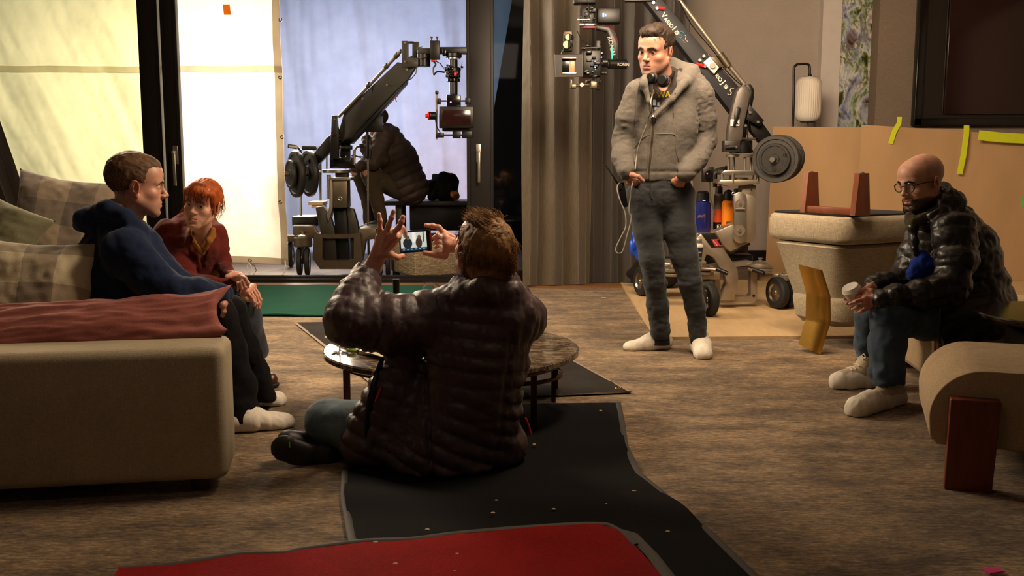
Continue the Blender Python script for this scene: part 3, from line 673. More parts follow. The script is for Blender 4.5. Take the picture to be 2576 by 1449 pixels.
tag(MB().box(G(855, 850, tz)+Vector((0, 0, .03)), (.10, .012, .002), Matrix.Rotation(-.35, 3, 'Z')).build('knife', M['steel']), 'thin metal knife lying over the napkin', 'knife')
# --- right: upturned stool stacked on an armchair with a brass leg
def outline_solid(name, pts, D, mat, parent, bev=.03, seg=5):
    # pts: list of world points of the front face; extruded by D with generous bevel
    bm = bmesh.new(); vs = [bm.verts.new(Vector(p)) for p in pts]; f = bm.faces.new(vs)
    r = bmesh.ops.extrude_face_region(bm, geom=[f])
    for e in r['geom']:
        if isinstance(e, bmesh.types.BMVert): e.co += Vector(D)
    bmesh.ops.recalc_face_normals(bm, faces=bm.faces[:]); bmesh.ops.bevel(bm, geom=bm.edges[:], offset=bev, segments=seg, affect='EDGES', profile=.5)
    me = bpy.data.meshes.new(name); bm.to_mesh(me); bm.free(); return link(name, me, mat, parent)
ch = thing('armchair', 'armchair in grey slub linen with bent brass legs, holding up the upturned stool', 'armchair', (W(2130, 800, 5.9).x, 5.9, 0))
# body: loft of rounded rectangles, waisted towards the base
Nn = W(2128, 560, 5.55); Ll = W(1965, 540, 5.98)
ex = (Vector((Nn.x, 5.55, 0))-Vector((Ll.x, 5.98, 0))); ex.z = 0; ex.normalize(); ey = Vector((-ex.y, ex.x, 0))
if ey.x < 0: ey = -ey
def rrect(c, hx, hy, r, z, n=8):
    out = []
    for (sx, sy, a0) in ((1, 1, 0), (-1, 1, PI/2), (-1, -1, PI), (1, -1, 1.5*PI)):
        for k in range(n+1):
            a = a0+PI/2*k/n; out.append(c+ex*(sx*(hx-r)+r*math.cos(a))+ey*(sy*(hy-r)+r*math.sin(a))+Vector((0, 0, z)))
    return out
def loft(rings, name, mat, parent, cap=True):
    n = len(rings[0]); vs = [p for r in rings for p in r]; fs = []
    for i in range(len(rings)-1):
        for k in range(n): fs.append((i*n+k, i*n+(k+1) % n, (i+1)*n+(k+1) % n, (i+1)*n+k))
    fs.append(tuple(range(n))[::-1]); fs.append(tuple((len(rings)-1)*n+k for k in range(n)))
    return MB().add(vs, fs).build(name, mat, parent)
corner = Vector((Nn.x, 5.55, 0)); hx = .30; hy = .34
cen = corner-ex*hx+ey*hy
def cyl_ring(z, sx, sy, r=.1, dx=0, dy=0): return rrect(cen+ex*dx+ey*dy, hx*sx, hy*sy, r, z)
loft([cyl_ring(.13, .58, .62, .08), cyl_ring(.16, .62, .68, .1), cyl_ring(.33, .72, .78, .1), cyl_ring(.45, .83, .88, .1), cyl_ring(.57, .93, .96, .1), cyl_ring(.605, .97, 1.0, .1), cyl_ring(.62, .90, .95, .08)], 'body', M['greylinen'], ch)
s_ = cen+ex*(.02); loft([rrect(s_, hx*.62, hy*.70, .08, .15), rrect(s_, hx*.68, hy*.76, .09, .17), rrect(s_, hx*.72, hy*.80, .09, .28), rrect(s_, hx*.70, hy*.78, .09, .305)], 'seat_cushion', M['greylinen'], ch)
def brass_leg(px, dY, sgn=1):
    Y = 5.6+dY
    prof = [(2012, 668), (2066, 677), (2090, 742), (2092, 800), (2066, 892), (2010, 864), (2030, 790), (2026, 730)]
    mb = MB(); mid = []
    L_ = [(2010, 666), (2029, 735), (2028, 800), (2010, 866)]; R_ = [(2068, 679), (2089, 745), (2090, 808), (2064, 892)]
    Ld = [.06, .0, .0, .0]; 
    vs = []; n = 14
    rows = []
    for i in range(31):
        t = i/30*3; k = min(int(t), 2); f = t-k
        l = [L_[k][a]*(1-f)+L_[k+1][a]*f for a in (0, 1)]; r = [R_[k][a]*(1-f)+R_[k+1][a]*f for a in (0, 1)]
        A = W(l[0]+px, l[1], Y+.10); B = W(r[0]+px, r[1], Y-.02); row = []
        for j in range(n+1):
            s = j/n; p = A*(1-s)+B*s; p.y -= .035*math.sin(PI*s); row.append(p)
        rows.append(row)
    f = lambda u, v: rows[int(round(u*30))][int(round(v*n))]
    return sheet(30, n, f, .008)
brass_leg(0, 0).build('brass_leg', M['brass'], ch)
def shifted(mb, d, mir=False):
    mb.v = [(v[0]+d[0], v[1]+d[1], v[2]+d[2]) for v in mb.v]; return mb
shifted(brass_leg(0, 0), ey*.56).build('brass_leg', M['brass'], ch)
st = thing('upturned_stool', 'upturned stool with grey cushion and wooden legs pointing up, stacked on the armchair', 'stool', (cen.x, cen.y, .62))
k_ = lambda z, s, r=.07: rrect(cen, hx*1.04*s, hy*1.04*s, r, z)
loft([k_(.628, .95), k_(.64, .99), k_(.66, 1.01), k_(.75, 1.01), k_(.775, .99), k_(.787, .95)], 'cushion', M['greylinen'], st)
loft([k_(.787, .955), k_(.796, .95)], 'underside_cloth', M['darkcloth'], st)
tz2 = .796
def plank_leg(c, hxw, hyw, h, taper):
    b = [c+ex*(sx*hxw)+ey*(sy*hyw) for sx, sy in ((-1, -1), (1, -1), (1, 1), (-1, 1))]
    t = [c+ex*(sx*hxw)+ey*(sy*hyw*taper)+Vector((0, 0, h)) for sx, sy in ((-1, -1), (1, -1), (1, 1), (-1, 1))]
    return MB().add(b+t, [(0, 1, 2, 3)[::-1], (4, 5, 6, 7), (0, 1, 5, 4), (1, 2, 6, 5), (2, 3, 7, 6), (3, 0, 4, 7)])
for (px, Y, h) in ((2028, 5.87, .235), (2155, 5.55, .235), (2335, 6.35, .235)):
    b = G(px, 520, tz2); b = Vector((W(px, 520, Y).x, Y, tz2))
    plank_leg(b+ey*.03, .018, .062, h, .62).build('leg', M['mahog2'], st)
    MB().lathe(b+ey*.03+Vector((0, 0, h)), (0, 0, 1), [(0, .014), (.006, .014), (.008, .004), (.008, 0)], 16).build('glide', M['steel'], st)
a = Vector((W(2028, 520, 5.87).x, 5.87, tz2+.02)); b = Vector((W(2155, 520, 5.55).x, 5.55, tz2+.02))
MB().box((a+b)/2+ey*.0, ((b-a).length, .035, .04), Matrix.Rotation(math.atan2((b-a).y, (b-a).x), 3, 'Z'), bev=.003).build('rail', M['mahog2'], st)
# --- ottomans
def arch(name, x0, x1, Y0, Y1, zb, zt, r, mat, parent, n=14):
    prof = [(x0+.03, zb), (x0+.005, zb+.03)]
    for k in range(n+1):
        a = PI-PI/2*k/n; prof.append((x0+r+r*math.cos(a), zt-r+r*math.sin(a)))
    for k in range(n+1):
        a = PI/2-PI/2*k/n; prof.append((x1-r+r*math.cos(a), zt-r+r*math.sin(a)))
    prof += [(x1-.005, zb+.03), (x1-.03, zb)]
    return outline_solid(name, [(x, Y0, z) for x, z in prof], (0, Y1-Y0, 0), mat, parent, .004, 2)
x0 = W(2340, 1050, 3.32).x; ot = thing('ottoman', 'large oat fabric ottoman with a wide reddish wood leg at bottom right', 'ottoman', (x0, 3.33, 0)); ot.rotation_euler.z = -.33
arch('body', x0, x0+1.15, 3.33, 3.92, .14, .405, .17, M['boucle'], ot)
l0 = W(2391, 1100, 3.29).x; l1 = W(2506, 1100, 3.29).x
outline_solid('leg', [(l0, 3.275, .315), (l1, 3.275, .315), (l1-.012, 3.275, 0), (l0-.004, 3.275, 0)], (0, .055, 0), M['mahog'], ot, .004, 2)
outline_solid('leg', [(l0, 3.92, .315), (l1, 3.92, .315), (l1-.012, 3.92, 0), (l0-.004, 3.92, 0)], (0, .055, 0), M['mahog'], ot, .004, 2)
outline_solid('leg', [(l0+.7, 3.275, .315), (l1+.7, 3.275, .315), (l1+.69, 3.275, 0), (l0+.69, 3.275, 0)], (0, .055, 0), M['mahog'], ot, .004, 2)
x0 = W(2346, 900, 4.6).x; o2 = thing('ottoman', 'oat fabric ottoman with wood leg that the bald man sits on', 'ottoman', (x0, 4.6, 0)); o2.rotation_euler.z = -.10
arch('body', x0, x0+1.0, 4.60, 5.25, .055, .40, .12, M['boucle'], o2)
l0 = W(2357, 900, 4.58).x; outline_solid('leg', [(l0, 4.56, .27), (l0+.2, 4.56, .27), (l0+.19, 4.56, 0), (l0, 4.56, 0)], (0, .045, 0), M['mahog'], o2, .004, 2)
outline_solid('leg', [(l0+.55, 4.56, .27), (l0+.75, 4.56, .27), (l0+.74, 4.56, 0), (l0+.55, 4.56, 0)], (0, .045, 0), M['mahog'], o2, .004, 2)
outline_solid('leg', [(l0, 5.25, .27), (l0+.2, 5.25, .27), (l0+.19, 5.25, 0), (l0, 5.25, 0)], (0, .045, 0), M['mahog'], o2, .004, 2)
# --- dark glossy side table at the right edge
sx_ = W(2472, 785, 3.98).x+.35; sd = thing('side_table', 'dark glossy round side table cut by the right edge', 'table', (sx_, 3.98, 0))
MB().lathe((sx_, 3.98, .462), (0, 0, 1), [(0, 0), (0, .32), (.012, .345), (.024, .35), (.03, .345), (.03, 0)], 72).build('tabletop', plain('dark_gloss_stone', '#150e0b', .16), sd)
MB().box((sx_+.02, 3.98, .230), (.42, .26, .46), bev=.004).build('pedestal', plain('dark_lacquer', '#120c0a', .25), sd)
# ================================================================ CAMERA CRANES AND DOLLIES
def prism3(mb, pts, D, bev=.003): return mb.prism([W(*p) for p in pts], (0, D, 0), bev)
def disc_set(parent, c, ax, R, th, mat, name='weight_plate', rings=True):
    ax = Vector(ax).normalized(); mb = MB(); c = Vector(c)
    p = [(-th/2, .02), (-th/2, R*.30), (-th*.30, R*.34), (-th*.30, R*.80), (-th/2, R*.84), (-th/2, R*.97), (-th*.3, R), (th*.3, R), (th/2, R*.97), (th/2, R*.84), (th*.30, R*.80), (th*.30, R*.34), (th/2, R*.30), (th/2, .02)]
    mb.lathe(c, ax, p, 56); return mb.build(name, mat, parent)
M['weight'] = plain('cast_weight', '#2b2926', .5, .35, .2, 30, bump=.12, bs=300)
M['rubberweight'] = plain('rubber_weight', '#302e2b', .7, .1, bump=.1)
M['cast'] = plain('cast_alloy', '#9a8f7f', .38, .75, .1, bump=.04); M['castb'] = plain('bronze_alloy', '#544838', .42, .5)
M['hub'] = plain('wheel_hub', '#a79c8a', .25, .95)
def wheel(parent, c, ax, R, wd):
    ax = Vector(ax).normalized(); c = Vector(c)
    w_ = MB().lathe(c, ax, [(-wd/2, R*.58), (-wd/2, R*.86), (-wd*.35, R*.97), (0, R), (wd*.35, R*.97), (wd/2, R*.86), (wd/2, R*.58)], 40).build('wheel', M['rubber'], parent)
    MB().lathe(c, ax, [(-wd*.52, 0), (-wd*.52, R*.16), (-wd*.36, R*.2), (-wd*.30, R*.48), (-wd*.46, R*.58), (wd*.46, R*.58), (wd*.30, R*.48), (wd*.52, R*.16), (wd*.52, 0)], 32).build('hub', M['hub'], w_); return w_
def cap_disc(mb, c, r, h):
    mb.lathe(c, (0, 0, 1), [(0, 0), (0, r), (h*.25, r), (h*.3, r*.92), (h*.55, r*.5), (h*.6, r*.2), (h*.85, r*.2), (h*.9, r*.32), (h, r*.32), (h, 0)], 32)
# ---------------- crane 1 on the patio
d1 = thing('camera_dolly', 'four-legged bronze camera dolly parked on the patio beyond the open door', 'dolly', W(850, 690, 9.7))
D1 = 9.45
def ringframe(mb, outer, inner, Y, D):
    # plate with a hole: quads between outlines of equal count
    n = len(outer); o = [W(x, y, Y) for x, y in outer]; i_ = [W(x, y, Y) for x, y in inner]; dv = Vector((0, D, 0))
    vs = o+i_+[p+dv for p in o]+[p+dv for p in i_]; fs = []
    for k in range(n):
        j = (k+1) % n
        fs += [(k, j, n+j, n+k), (2*n+k, 3*n+k, 3*n+j, 2*n+j), (k, 2*n+k, 2*n+j, j), (n+k, n+j, 3*n+j, 3*n+k)]
    mb.add(vs, fs)
ch_ = MB()
ringframe(ch_, [(790, 585), (815, 590), (880, 590), (906, 585), (912, 655), (895, 677), (805, 677), (786, 650)], [(811, 597), (818, 600), (878, 600), (890, 597), (890, 650), (880, 655), (815, 655), (811, 650)], D1-.05, .10)
ch_.pprism([(736, 568), (790, 568), (803, 590), (812, 620), (800, 650), (788, 640), (788, 600), (744, 596)], D1-.02, .12, .008)
ch_.pprism([(903, 575), (946, 575), (950, 600), (920, 604), (912, 650), (902, 655), (896, 620)], D1-.02, .12, .008)
ch_.build('chassis', M['castb'], d1)
sp = MB()
sp.pprism([(793, 521), (812, 518), (828, 535), (842, 580), (848, 655), (812, 655), (810, 600), (798, 548)], D1+.0, .09, .01)
sp.build('side_arm', M['gunmetal'], d1)
MB().pprism([(872, 522), (889, 526), (899, 560), (905, 600), (905, 655), (884, 655), (880, 600)], D1+.0, .09, .01).build('side_arm', M['gunmetal'], d1)
MB().pprism([(838, 522), (873, 522), (878, 655), (846, 655), (842, 570)], D1+.05, .20, .01).build('lift_housing', M['black'], d1)
cb_ = MB().pbox(837, 452, 874, 523, D1-.06, .2, .006); cb_.build('column', M['dsteel'], d1)
MB().pprism([(829, 455), (837, 452), (837, 523), (826, 560), (822, 540), (828, 520)], D1-.04, .16, .004).build('column_cheek', M['cast'], d1)
p = W(856, 500, D1-.07); MB().torus(p, (0, 1, 0), .016, .005, 20, 8).build('column_eye', M['steel'], d1)
MB().pbox(832, 446, 882, 454, D1-.08, .24, .003).build('column_cap', M['steel'], d1)
tp_ = W(847, 430, D1+.04)
MB().cyl(tp_+Vector((0, 0, -.018)), tp_+Vector((0, 0, .012)), .135, n=48, bev=.004).build('turntable', M['steel'], d1)
MB().pbox(843, 430, 873, 448, D1-.02, .12, .004).build('neck', M['gunmetal'], d1)
MB().ptube([(827, 440, D1), (827, 500, D1)], .02, 14).build('ram', M['cast'], d1)
for x in (822, 870): MB().ptube([(x, 392, D1+.03), (x, 425, D1+.03)], .008, 10).build('pin', M['steel'], d1)
for (x0, x1, yb) in ((745, 782, 704), (950, 982, 697)):
    p = W((x0+x1)/2, 663, D1-.05); q = G((x0+x1)/2, yb); p = Vector((p.x, D1-.05, .125+.0))
    zf = .0
    for s in (-1, 1): wheel(d1, (p.x+s*.037, p.y, .137), (1, .12, 0), .137, .045)
    f = MB(); f.cyl((p.x, p.y, .275), (p.x, p.y, .37), .088, n=36, bev=.01); f.build('hub_housing', M['castb'], d1)
    f = MB(); cap_disc(f, Vector((p.x, p.y, .37)), .06, .05); f.build('hub_cap', M['steel'], d1)
    MB().box((p.x, p.y, .2), (.02, .05, .17)).build('fork', M['dsteel'], d1)
for x in (731, 1005):
    p = W(x, 630, 10.15); wheel(d1, (p.x, 10.15, .13), (1, .1, 0), .13, .05); MB().box((p.x+.02, 10.1, .30), (.10, .14, .07), bev=.01).build('axle_block', M['castb'], d1)
MB().pbox(734, 545, 800, 568, D1+.1, .35, .006).build('tool_box', M['black'], d1)
MB().pbox(736, 566, 790, 592, D1+.02, .5, .01).build('leg_beam', M['castb'], d1)
MB().pbox(905, 572, 950, 596, D1+.02, .5, .01).build('leg_beam', M['castb'], d1)
MB().pbox(775, 508, 812, 516, D1+.1, .25).pbox(783, 516, 812, 524, D1+.12, .2).build('wood_wedges', M['ply'], d1)
MB().ptube([(757, 430, D1+.3), (757, 560, D1+.3)], .012, 12).ptube([(806, 380, D1+.3), (806, 505, D1+.3)], .012, 12).build('push_post', M['steel'], d1)
for pts, nm in (([(727, 368, D1), (748, 370, D1), (756, 378, D1+.05), (757, 430, D1+.3)], 0), ([(802, 372, D1+.2), (806, 376, D1+.3), (806, 390, D1+.3)], 0), ([(910, 368, D1+.1), (898, 369, D1+.1), (892, 378, D1+.1), (891, 415, D1+.1)], 0)):
    MB().ptube(pts, .012, 10).build('handlebar', M['cast'], d1)
for a, b in (((725, 367), (747, 370)), ((760, 372), (795, 373)), ((868, 371), (886, 371)), ((905, 368), (915, 366))):
    MB().ptube([(a[0], a[1], D1+.02), (b[0], b[1], D1+.02)], .020, 14).build('grip', M['rubber'], d1)
MB().ptube([(795, 373, D1+.1), (868, 371, D1+.1)], .012, 10).build('crossbar', M['cast'], d1)
# the arm
c1 = thing('camera_crane', 'grey camera crane arm rising from the patio dolly towards the open door', 'crane', W(850, 425, D1+.05))
bw = MB().pbox(829, 396, 884, 424, D1-.02, .2, .006).build('turret', M['blackgloss'], c1)
MB().pprism([(834, 290), (847, 290), (852, 330), (852, 400), (830, 400)], D1-.10, .05, .004).build('upright', M['black'], c1)
MB().pprism([(857, 330), (880, 335), (880, 400), (855, 400)], D1+.10, .05, .004).build('upright', M['black'], c1)
YH = 8.62
am = MB()
am.prism([W(852, 330, D1-.04), W(866, 281, D1-.04), W(1000, 156, YH+.05), W(1046, 166, YH-.05), W(1024, 201, YH), W(878, 350, D1-.04), W(858, 358, D1-.04)], (0, .12, 0), .004).build('main_arm', M['armblack'], c1)
MB().prism([W(852, 352, D1-.05), W(878, 352, D1-.05), W(1024, 203, YH-.01), W(1020, 212, YH), W(884, 362, D1-.04)], (0, .14, 0), .002).build('arm_rail', M['black'], c1)
MB().prism([W(822, 346, D1), W(846, 330, D1-.02), W(858, 362, D1-.02), W(837, 376, D1), W(786, 428, D1+.05), W(774, 404, D1+.05)], (0, .10, 0), .003).build('rear_arm', M['black'], c1)
p = W(839, 337, D1-.105); MB().cyl(p, p+Vector((0, -.012, 0)), .022, n=24).build('pivot_cap', M['bronze'], c1)
MB().tube([W(853, 293, D1), W(930, 214, (D1+YH)/2), W(1010, 127, YH)], .0145, 12).build('levelling_rod', M['cast'], c1)
for t in (.5, .78, .93): 
    p = W(853, 293, D1).lerp(W(1010, 127, YH), t); d_ = (W(1010, 127, YH)-W(853, 293, D1)).normalized(); MB().cyl(p-d_*.02, p+d_*.02, .021, n=16).build('rod_collar', M['dsteel'], c1)
MB().prism([W(1010, 103, YH-.06), W(1027, 103, YH-.06), W(1027, 146, YH-.06), W(1052, 146, YH-.06), W(1052, 169, YH-.06), W(1011, 169, YH-.06)], (0, .03, 0), .002).build('head_bracket', M['armblack'], c1)
MB().prism([W(1037, 105, YH+.08), W(1054, 105, YH+.08), W(1054, 150, YH+.08), W(1011, 169, YH+.08), W(1011, 150, YH+.08), W(1037, 140, YH+.08)], (0, .03, 0), .002).build('head_bracket', M['armblack'], c1)
MB().ptube([(1027, 107, YH), (1040, 107, YH+.05)], .010, 10).build('bolt', M['steel'], c1)
p = W(1066, 135, YH); q = W(1066, 168, YH); MB().cyl(p, q, .056, n=36, bev=.005).build('pan_motor', M['black'], c1)
MB().pbox(1050, 121, 1112, 135, YH-.05, .09, .004).build('head_plate', M['armblack'], c1)
for i, (x, y, Y) in enumerate(((842, 300, D1-.1), (912, 248, 9.1), (986, 214, 8.8), (1019, 108, YH-.07), (1018, 155, YH-.07), (1024, 175, YH-.06), (776, 414, D1))):
    p = W(x, y, Y); MB().cyl(p, p+Vector((0, -.008, 0)), .008, n=12).build('bolt', M['steel'], c1)
p = W(980, 214, 8.77); MB().cyl(p, p+Vector((-.02, -.03, 0)), .010, n=12).build('knob', M['steel'], c1)
MB().ptube([(1049, 170, YH-.05), (1046, 185, YH-.06), (1035, 198, YH-.06), (1023, 203, YH-.03)], .004, 6).ptube([(936, 235, 9.0), (938, 215, 8.98), (950, 205, 8.95), (955, 200, 8.92)], .003, 6).build('cable', M['black'], c1)
MB().ptube([(999, 228, 8.75), (1001, 240, 8.75), (994, 248, 8.75), (998, 256, 8.75)], .012, 6, sq=.3).build('red_ribbon', M['red'], c1)
cx, cy = W(745, 438, D1+.05), W(778, 436, D1+.12)
disc_set(c1, cx, (.87, .5, 0), .222, .05, M['weight']); disc_set(c1, cy, (.87, .5, 0), .222, .05, M['weight'])
disc_set(c1, cx+Vector((-.045, -.028, 0)), (.87, .5, 0), .135, .035, M['weight'])
MB().cyl(cx+Vector((-.12, -.07, 0)), cy+Vector((.1, .06, 0)), .022, n=16).build('weight_bar', M['dsteel'], c1)
kb = cx+Vector((-.10, -.06, 0)); ks = MB().cyl(kb, kb+Vector((-.03, -.018, 0)), .022, n=16)
for k in range(4): a = k*PI/2+.4; ks.box(kb+Vector((-.02, -.012, 0))+Vector((.0, .0, .035*math.sin(a)))+Vector((.5, -.87, 0))*.035*math.cos(a), (.022, .022, .03), bev=.004)
ks.build('red_knob', M['red'], c1)
# ---------------- gimbal and camera 1
g1 = thing('gimbal_camera', 'dark camera on a stabilised head hanging from the patio crane, its blank monitor facing us', 'camera', W(1140, 122, YH))
Yg = 8.5
MB().pbox(1107, 118, 1175, 135, Yg, .09, .004).build('mounting_plate', M['black'], g1)
MB().pbox(1113, 122, 1122, 141, Yg-.03, .04, .003).build('plate_clamp', M['blackgloss'], g1)
p = W(1141, 133, Yg+.04); MB().cyl(p, p-Vector((0, 0, .042)), .068, n=36, bev=.006).build('pan_ring', M['black'], g1)
MB().cyl(p-Vector((0, 0, .042)), p-Vector((0, 0, .05)), .055, n=36).build('pan_ring_trim', M['steel'], g1)
p0 = W(1141, 150, Yg+.04); p1 = W(1141, 238, Yg+.04); MB().cyl(p0, p1, .034, n=28, bev=.004).build('column', M['black'], g1)
p = W(1141, 170, Yg+.04); MB().cyl(p, p-Vector((0, 0, .085)), .058, n=30, bev=.006).build('joint', M['black'], g1)
p = W(1141, 197, Yg+.04); MB().cyl(p, p-Vector((0, 0, .03)), .054, n=30, bev=.006).build('joint', M['blackgloss'], g1)
gr = random.Random(4)
for i in range(14):
    x = 1117+gr.random()*52; y = 160+gr.random()*30; s = 4+gr.random()*7; MB().pbox(x, y, x+s, y+s*.8, Yg-.06+gr.random()*.05, .05).build('fitting', gr.choice([M['black'], M['gunmetal'], M['blackgloss'], M['dsteel']]), g1)
MB().pbox(1142, 182, 1149, 191, Yg-.07, .02).build('red_button', M['red'], g1)
MB().pbox(1081, 102, 1106, 149, YH-.14, .07, .004).build('battery', M['black'], g1)
for x in (1085, 1099): MB().ptube([(x, 92, YH-.1), (x, 96, YH-.1)], .012, 12).ptube([(x, 96, YH-.1), (x, 102, YH-.1)], .006, 8).build('antenna_knob', M['black'], g1)
MB().pbox(1084, 149, 1098, 155, YH-.12, .04).build('connector', M['red'], g1)
MB().ptube([(1091, 155, 8.52), (1096, 162, 8.5), (1090, 172, 8.5), (1091, 188, 8.5), (1097, 182, 8.5), (1104, 180, 8.48), (1118, 182, 8.46)], .007, 8).ptube([(1098, 155, 8.5), (1108, 160, 8.48), (1116, 172, 8.45)], .004, 6).ptube([(1062, 118, 8.55), (1052, 122, 8.52), (1045, 140, 8.52), (1052, 148, 8.5), (1068, 146, 8.5), (1078, 138, 8.5)], .003, 6).ptube([(1163, 155, 8.46), (1158, 180, 8.42), (1150, 205, 8.42)], .002, 5).build('cable', M['black'], g1)
MB().pbox(1123, 238, 1158, 268, Yg-.06, .12, .004).build('receiver', M['blackgloss'], g1)
p = W(1134, 257, Yg-.062); MB().sph(p, .007, 8).build('led', M['led_purple'], g1)
mo = MB().pbox(1104, 268, 1191, 322, Yg-.12, .05, .005).build('monitor', M['black'], g1)
MB().pbox(1112, 276, 1184, 315, Yg-.125, .01, .002).build('monitor_glass', M['screen'], mo)
MB().pbox(1112, 330, 1165, 268, Yg-.05, .14, .01).build('camera_body', M['black'], g1)
fr = MB().ptube([(1098, 234, Yg-.02), (1098, 351, Yg-.02)], .008, 10); fr.build('rail', M['dsteel'], g1)
MB().ptube([(1098, 254, Yg-.02), (1176, 254, Yg-.02)], .007, 10).build('rail', M['dsteel'], g1)
MB().ptube([(1098, 340, Yg-.02), (1180, 340, Yg-.02)], .008, 10).build('rail', M['dsteel'], g1)
for (a, b, c_, d_) in ((1096, 334, 1116, 346), (1138, 330, 1158, 348), (1162, 330, 1188, 348), (1094, 228, 1102, 236), (1170, 246, 1184, 262), (1100, 247, 1108, 262)): MB().pbox(a, b, c_, d_, Yg-.05, .06).build('clamp', M['black'], g1)
MB().pbox(1124, 322, 1180, 330, Yg-.05, .08).build('base_plate', M['gunmetal'], g1)
p = W(1080, 291, Yg-.08); MB().cyl(p, p+Vector((.05, .02, 0)), .032, n=24, bev=.004).build('lens_motor', M['black'], g1)
MB().cyl(p, p+Vector((-.012, 0, 0)), .034, n=24).cyl(p, p+Vector((-.032, 0, 0)), .017, n=16).build('red_knob', M['red'], g1)
MB().ptube([(1095, 300, 8.4), (1097, 315, 8.4), (1108, 335, 8.42)], .004, 6).build('cable', M['black'], g1)
# ---------------- monitor stand, bench, bag
ms = thing('monitor_stand', 'slim silver stand carrying a small dark monitor in front of the crouched operator', 'stand', W(926, 570, 9.75))
Ym = 9.72
MB().ptube([(926, 395, Ym), (926, 570, Ym)], .010, 12).build('pole', M['steel'], ms)
MB().ptube([(924, 330, Ym), (925, 400, Ym)], .013, 12).build('upper_pole', M['black'], ms)
MB().pbox(904, 292, 962, 332, Ym-.06, .05, .004).build('monitor', M['black'], ms)
MB().pbox(942, 298, 950, 310, Ym-.065, .01).build('hood_mark', M['gunmetal'], ms)
MB().ptube([(884, 392, Ym-.1), (922, 396, Ym)], .006, 8).ptube([(887, 388, Ym-.1), (918, 402, Ym)], .004, 8).build('side_arm', M['dsteel'], ms)
MB().ptube([(930, 335, Ym-.02), (936, 370, Ym-.02), (932, 400, Ym)], .004, 6).build('cable', M['black'], ms)
p = W(926, 570, Ym); MB().cyl((p.x, Ym, 0), (p.x, Ym, p.z), .012, n=12).build('lower_pole', M['steel'], ms)
MB().lathe((p.x, Ym, 0), (0, 0, 1), [(0, 0), (0, .12), (.012, .12), (.02, .03), (.02, 0)], 24).build('base', M['black'], ms)
bn = thing('bench', 'dark bench on the patio carrying the operator and a bag', 'bench', (W(1080, 560, 10.4).x, 10.4, 0))
a = W(970, 505, 10.3); b = W(1220, 516, 10.3)
MB().box(((a.x+b.x)/2, 10.45, (a.z+b.z)/2), (b.x-a.x, .55, a.z-b.z), bev=.006).build('top', M['gunmetal'], bn)
MB().box(((a.x+b.x)/2+.1, 10.48, b.z-.13), (b.x-a.x-.3, .44, .26), bev=.01).build('apron', M['black'], bn)
for x in (a.x+.14, b.x-.1):
    for y in (10.24, 10.66): MB().box((x, y, b.z/2), (.06, .05, b.z), bev=.004).build('leg', M['gunmetal'], bn)
bag = thing('bag', 'dark bag with a yellow lining slumped on the patio bench', 'bag', W(1120, 505, 10.4))
def blob(name, c, r, mat, parent, seed=0, amp=.15, R=None, f=3.0):
    mb = MB().sph((0, 0, 0), 1, 22); vs = []
    for v in mb.v:
        q = Vector(v); k = 1+amp*nz(q.x*f*.6+seed, q.y*f*.6, q.z*f*.6)*1.6; q = Vector((q.x*r[0]*k, q.y*r[1]*k, q.z*r[2]*k)); q = (R@q if R else q)+Vector(c); vs.append(tuple(q))
    mb.v = vs; return mb.build(name, mat, parent, angle=180)
blob('pouch', W(1112, 470, 10.35), (.17, .14, .155), M['darkcloth'], bag, 3, .25, Matrix.Rotation(.5, 3, 'Y'))
blob('lining', W(1138, 482, 10.36), (.055, .10, .095), plain('yellow_lining', '#b9791b', .7), bag, 6, .2, Matrix.Rotation(-.5, 3, 'Y'))
# ---------------- dolly 2 inside, right
D2 = 7.35
d2 = thing('camera_dolly', 'satin metal camera dolly standing on the plywood behind the standing man', 'dolly', (W(1840, 700, D2).x, D2, .018))
u = MB(); ringframe(u, [(1783, 668), (1815, 664), (1885, 656), (1905, 662), (1905, 752), (1897, 760), (1803, 762), (1783, 750)], [(1812, 676), (1818, 676), (1880, 668), (1889, 672), (1889, 742), (1884, 746), (1815, 748), (1812, 742)], D2-.08, .10); u.build('chassis', M['cast'], d2)
for x in (1803, 1896): p = W(x, 744, D2-.085); MB().cyl(p, p+Vector((0, -.004, 0)), .010, n=12).build('bolt', M['black'], d2)
MB().pprism([(1750, 625), (1752, 598), (1763, 588), (1788, 587), (1804, 600), (1856, 678), (1858, 700), (1848, 757), (1812, 757), (1818, 735), (1826, 712), (1824, 692), (1795, 648), (1778, 640), (1768, 668), (1752, 655)], D2-.16, .09, .008).build('swing_arm', M['cast'], d2)
MB().pprism([(1764, 587), (1798, 586), (1819, 620), (1790, 622)], D2-.168, .01, .002).build('arm_pad', M['black'], d2)
lb = MB().pprism([(1789, 602), (1810, 601), (1819, 619), (1799, 620)], D2-.172, .004, .0).build('sticker', plain('red_sticker', '#a8232b', .5), d2)
MB().pprism([(1803, 603), (1810, 602), (1817, 615), (1812, 616)], D2-.174, .004, .0).build('sticker_panel', M['black'], d2)
text_mesh('sticker_text', 'PANTHER', .011, W(1793, 606, D2-.176), (1, 0, -1.2), (0, -1, 0), M['white'], d2, .0005)
MB().pprism([(1752, 600), (1766, 600), (1764, 622), (1752, 622)], D2-.18, .02, .006).build('pivot_disc', M['steel'], d2)
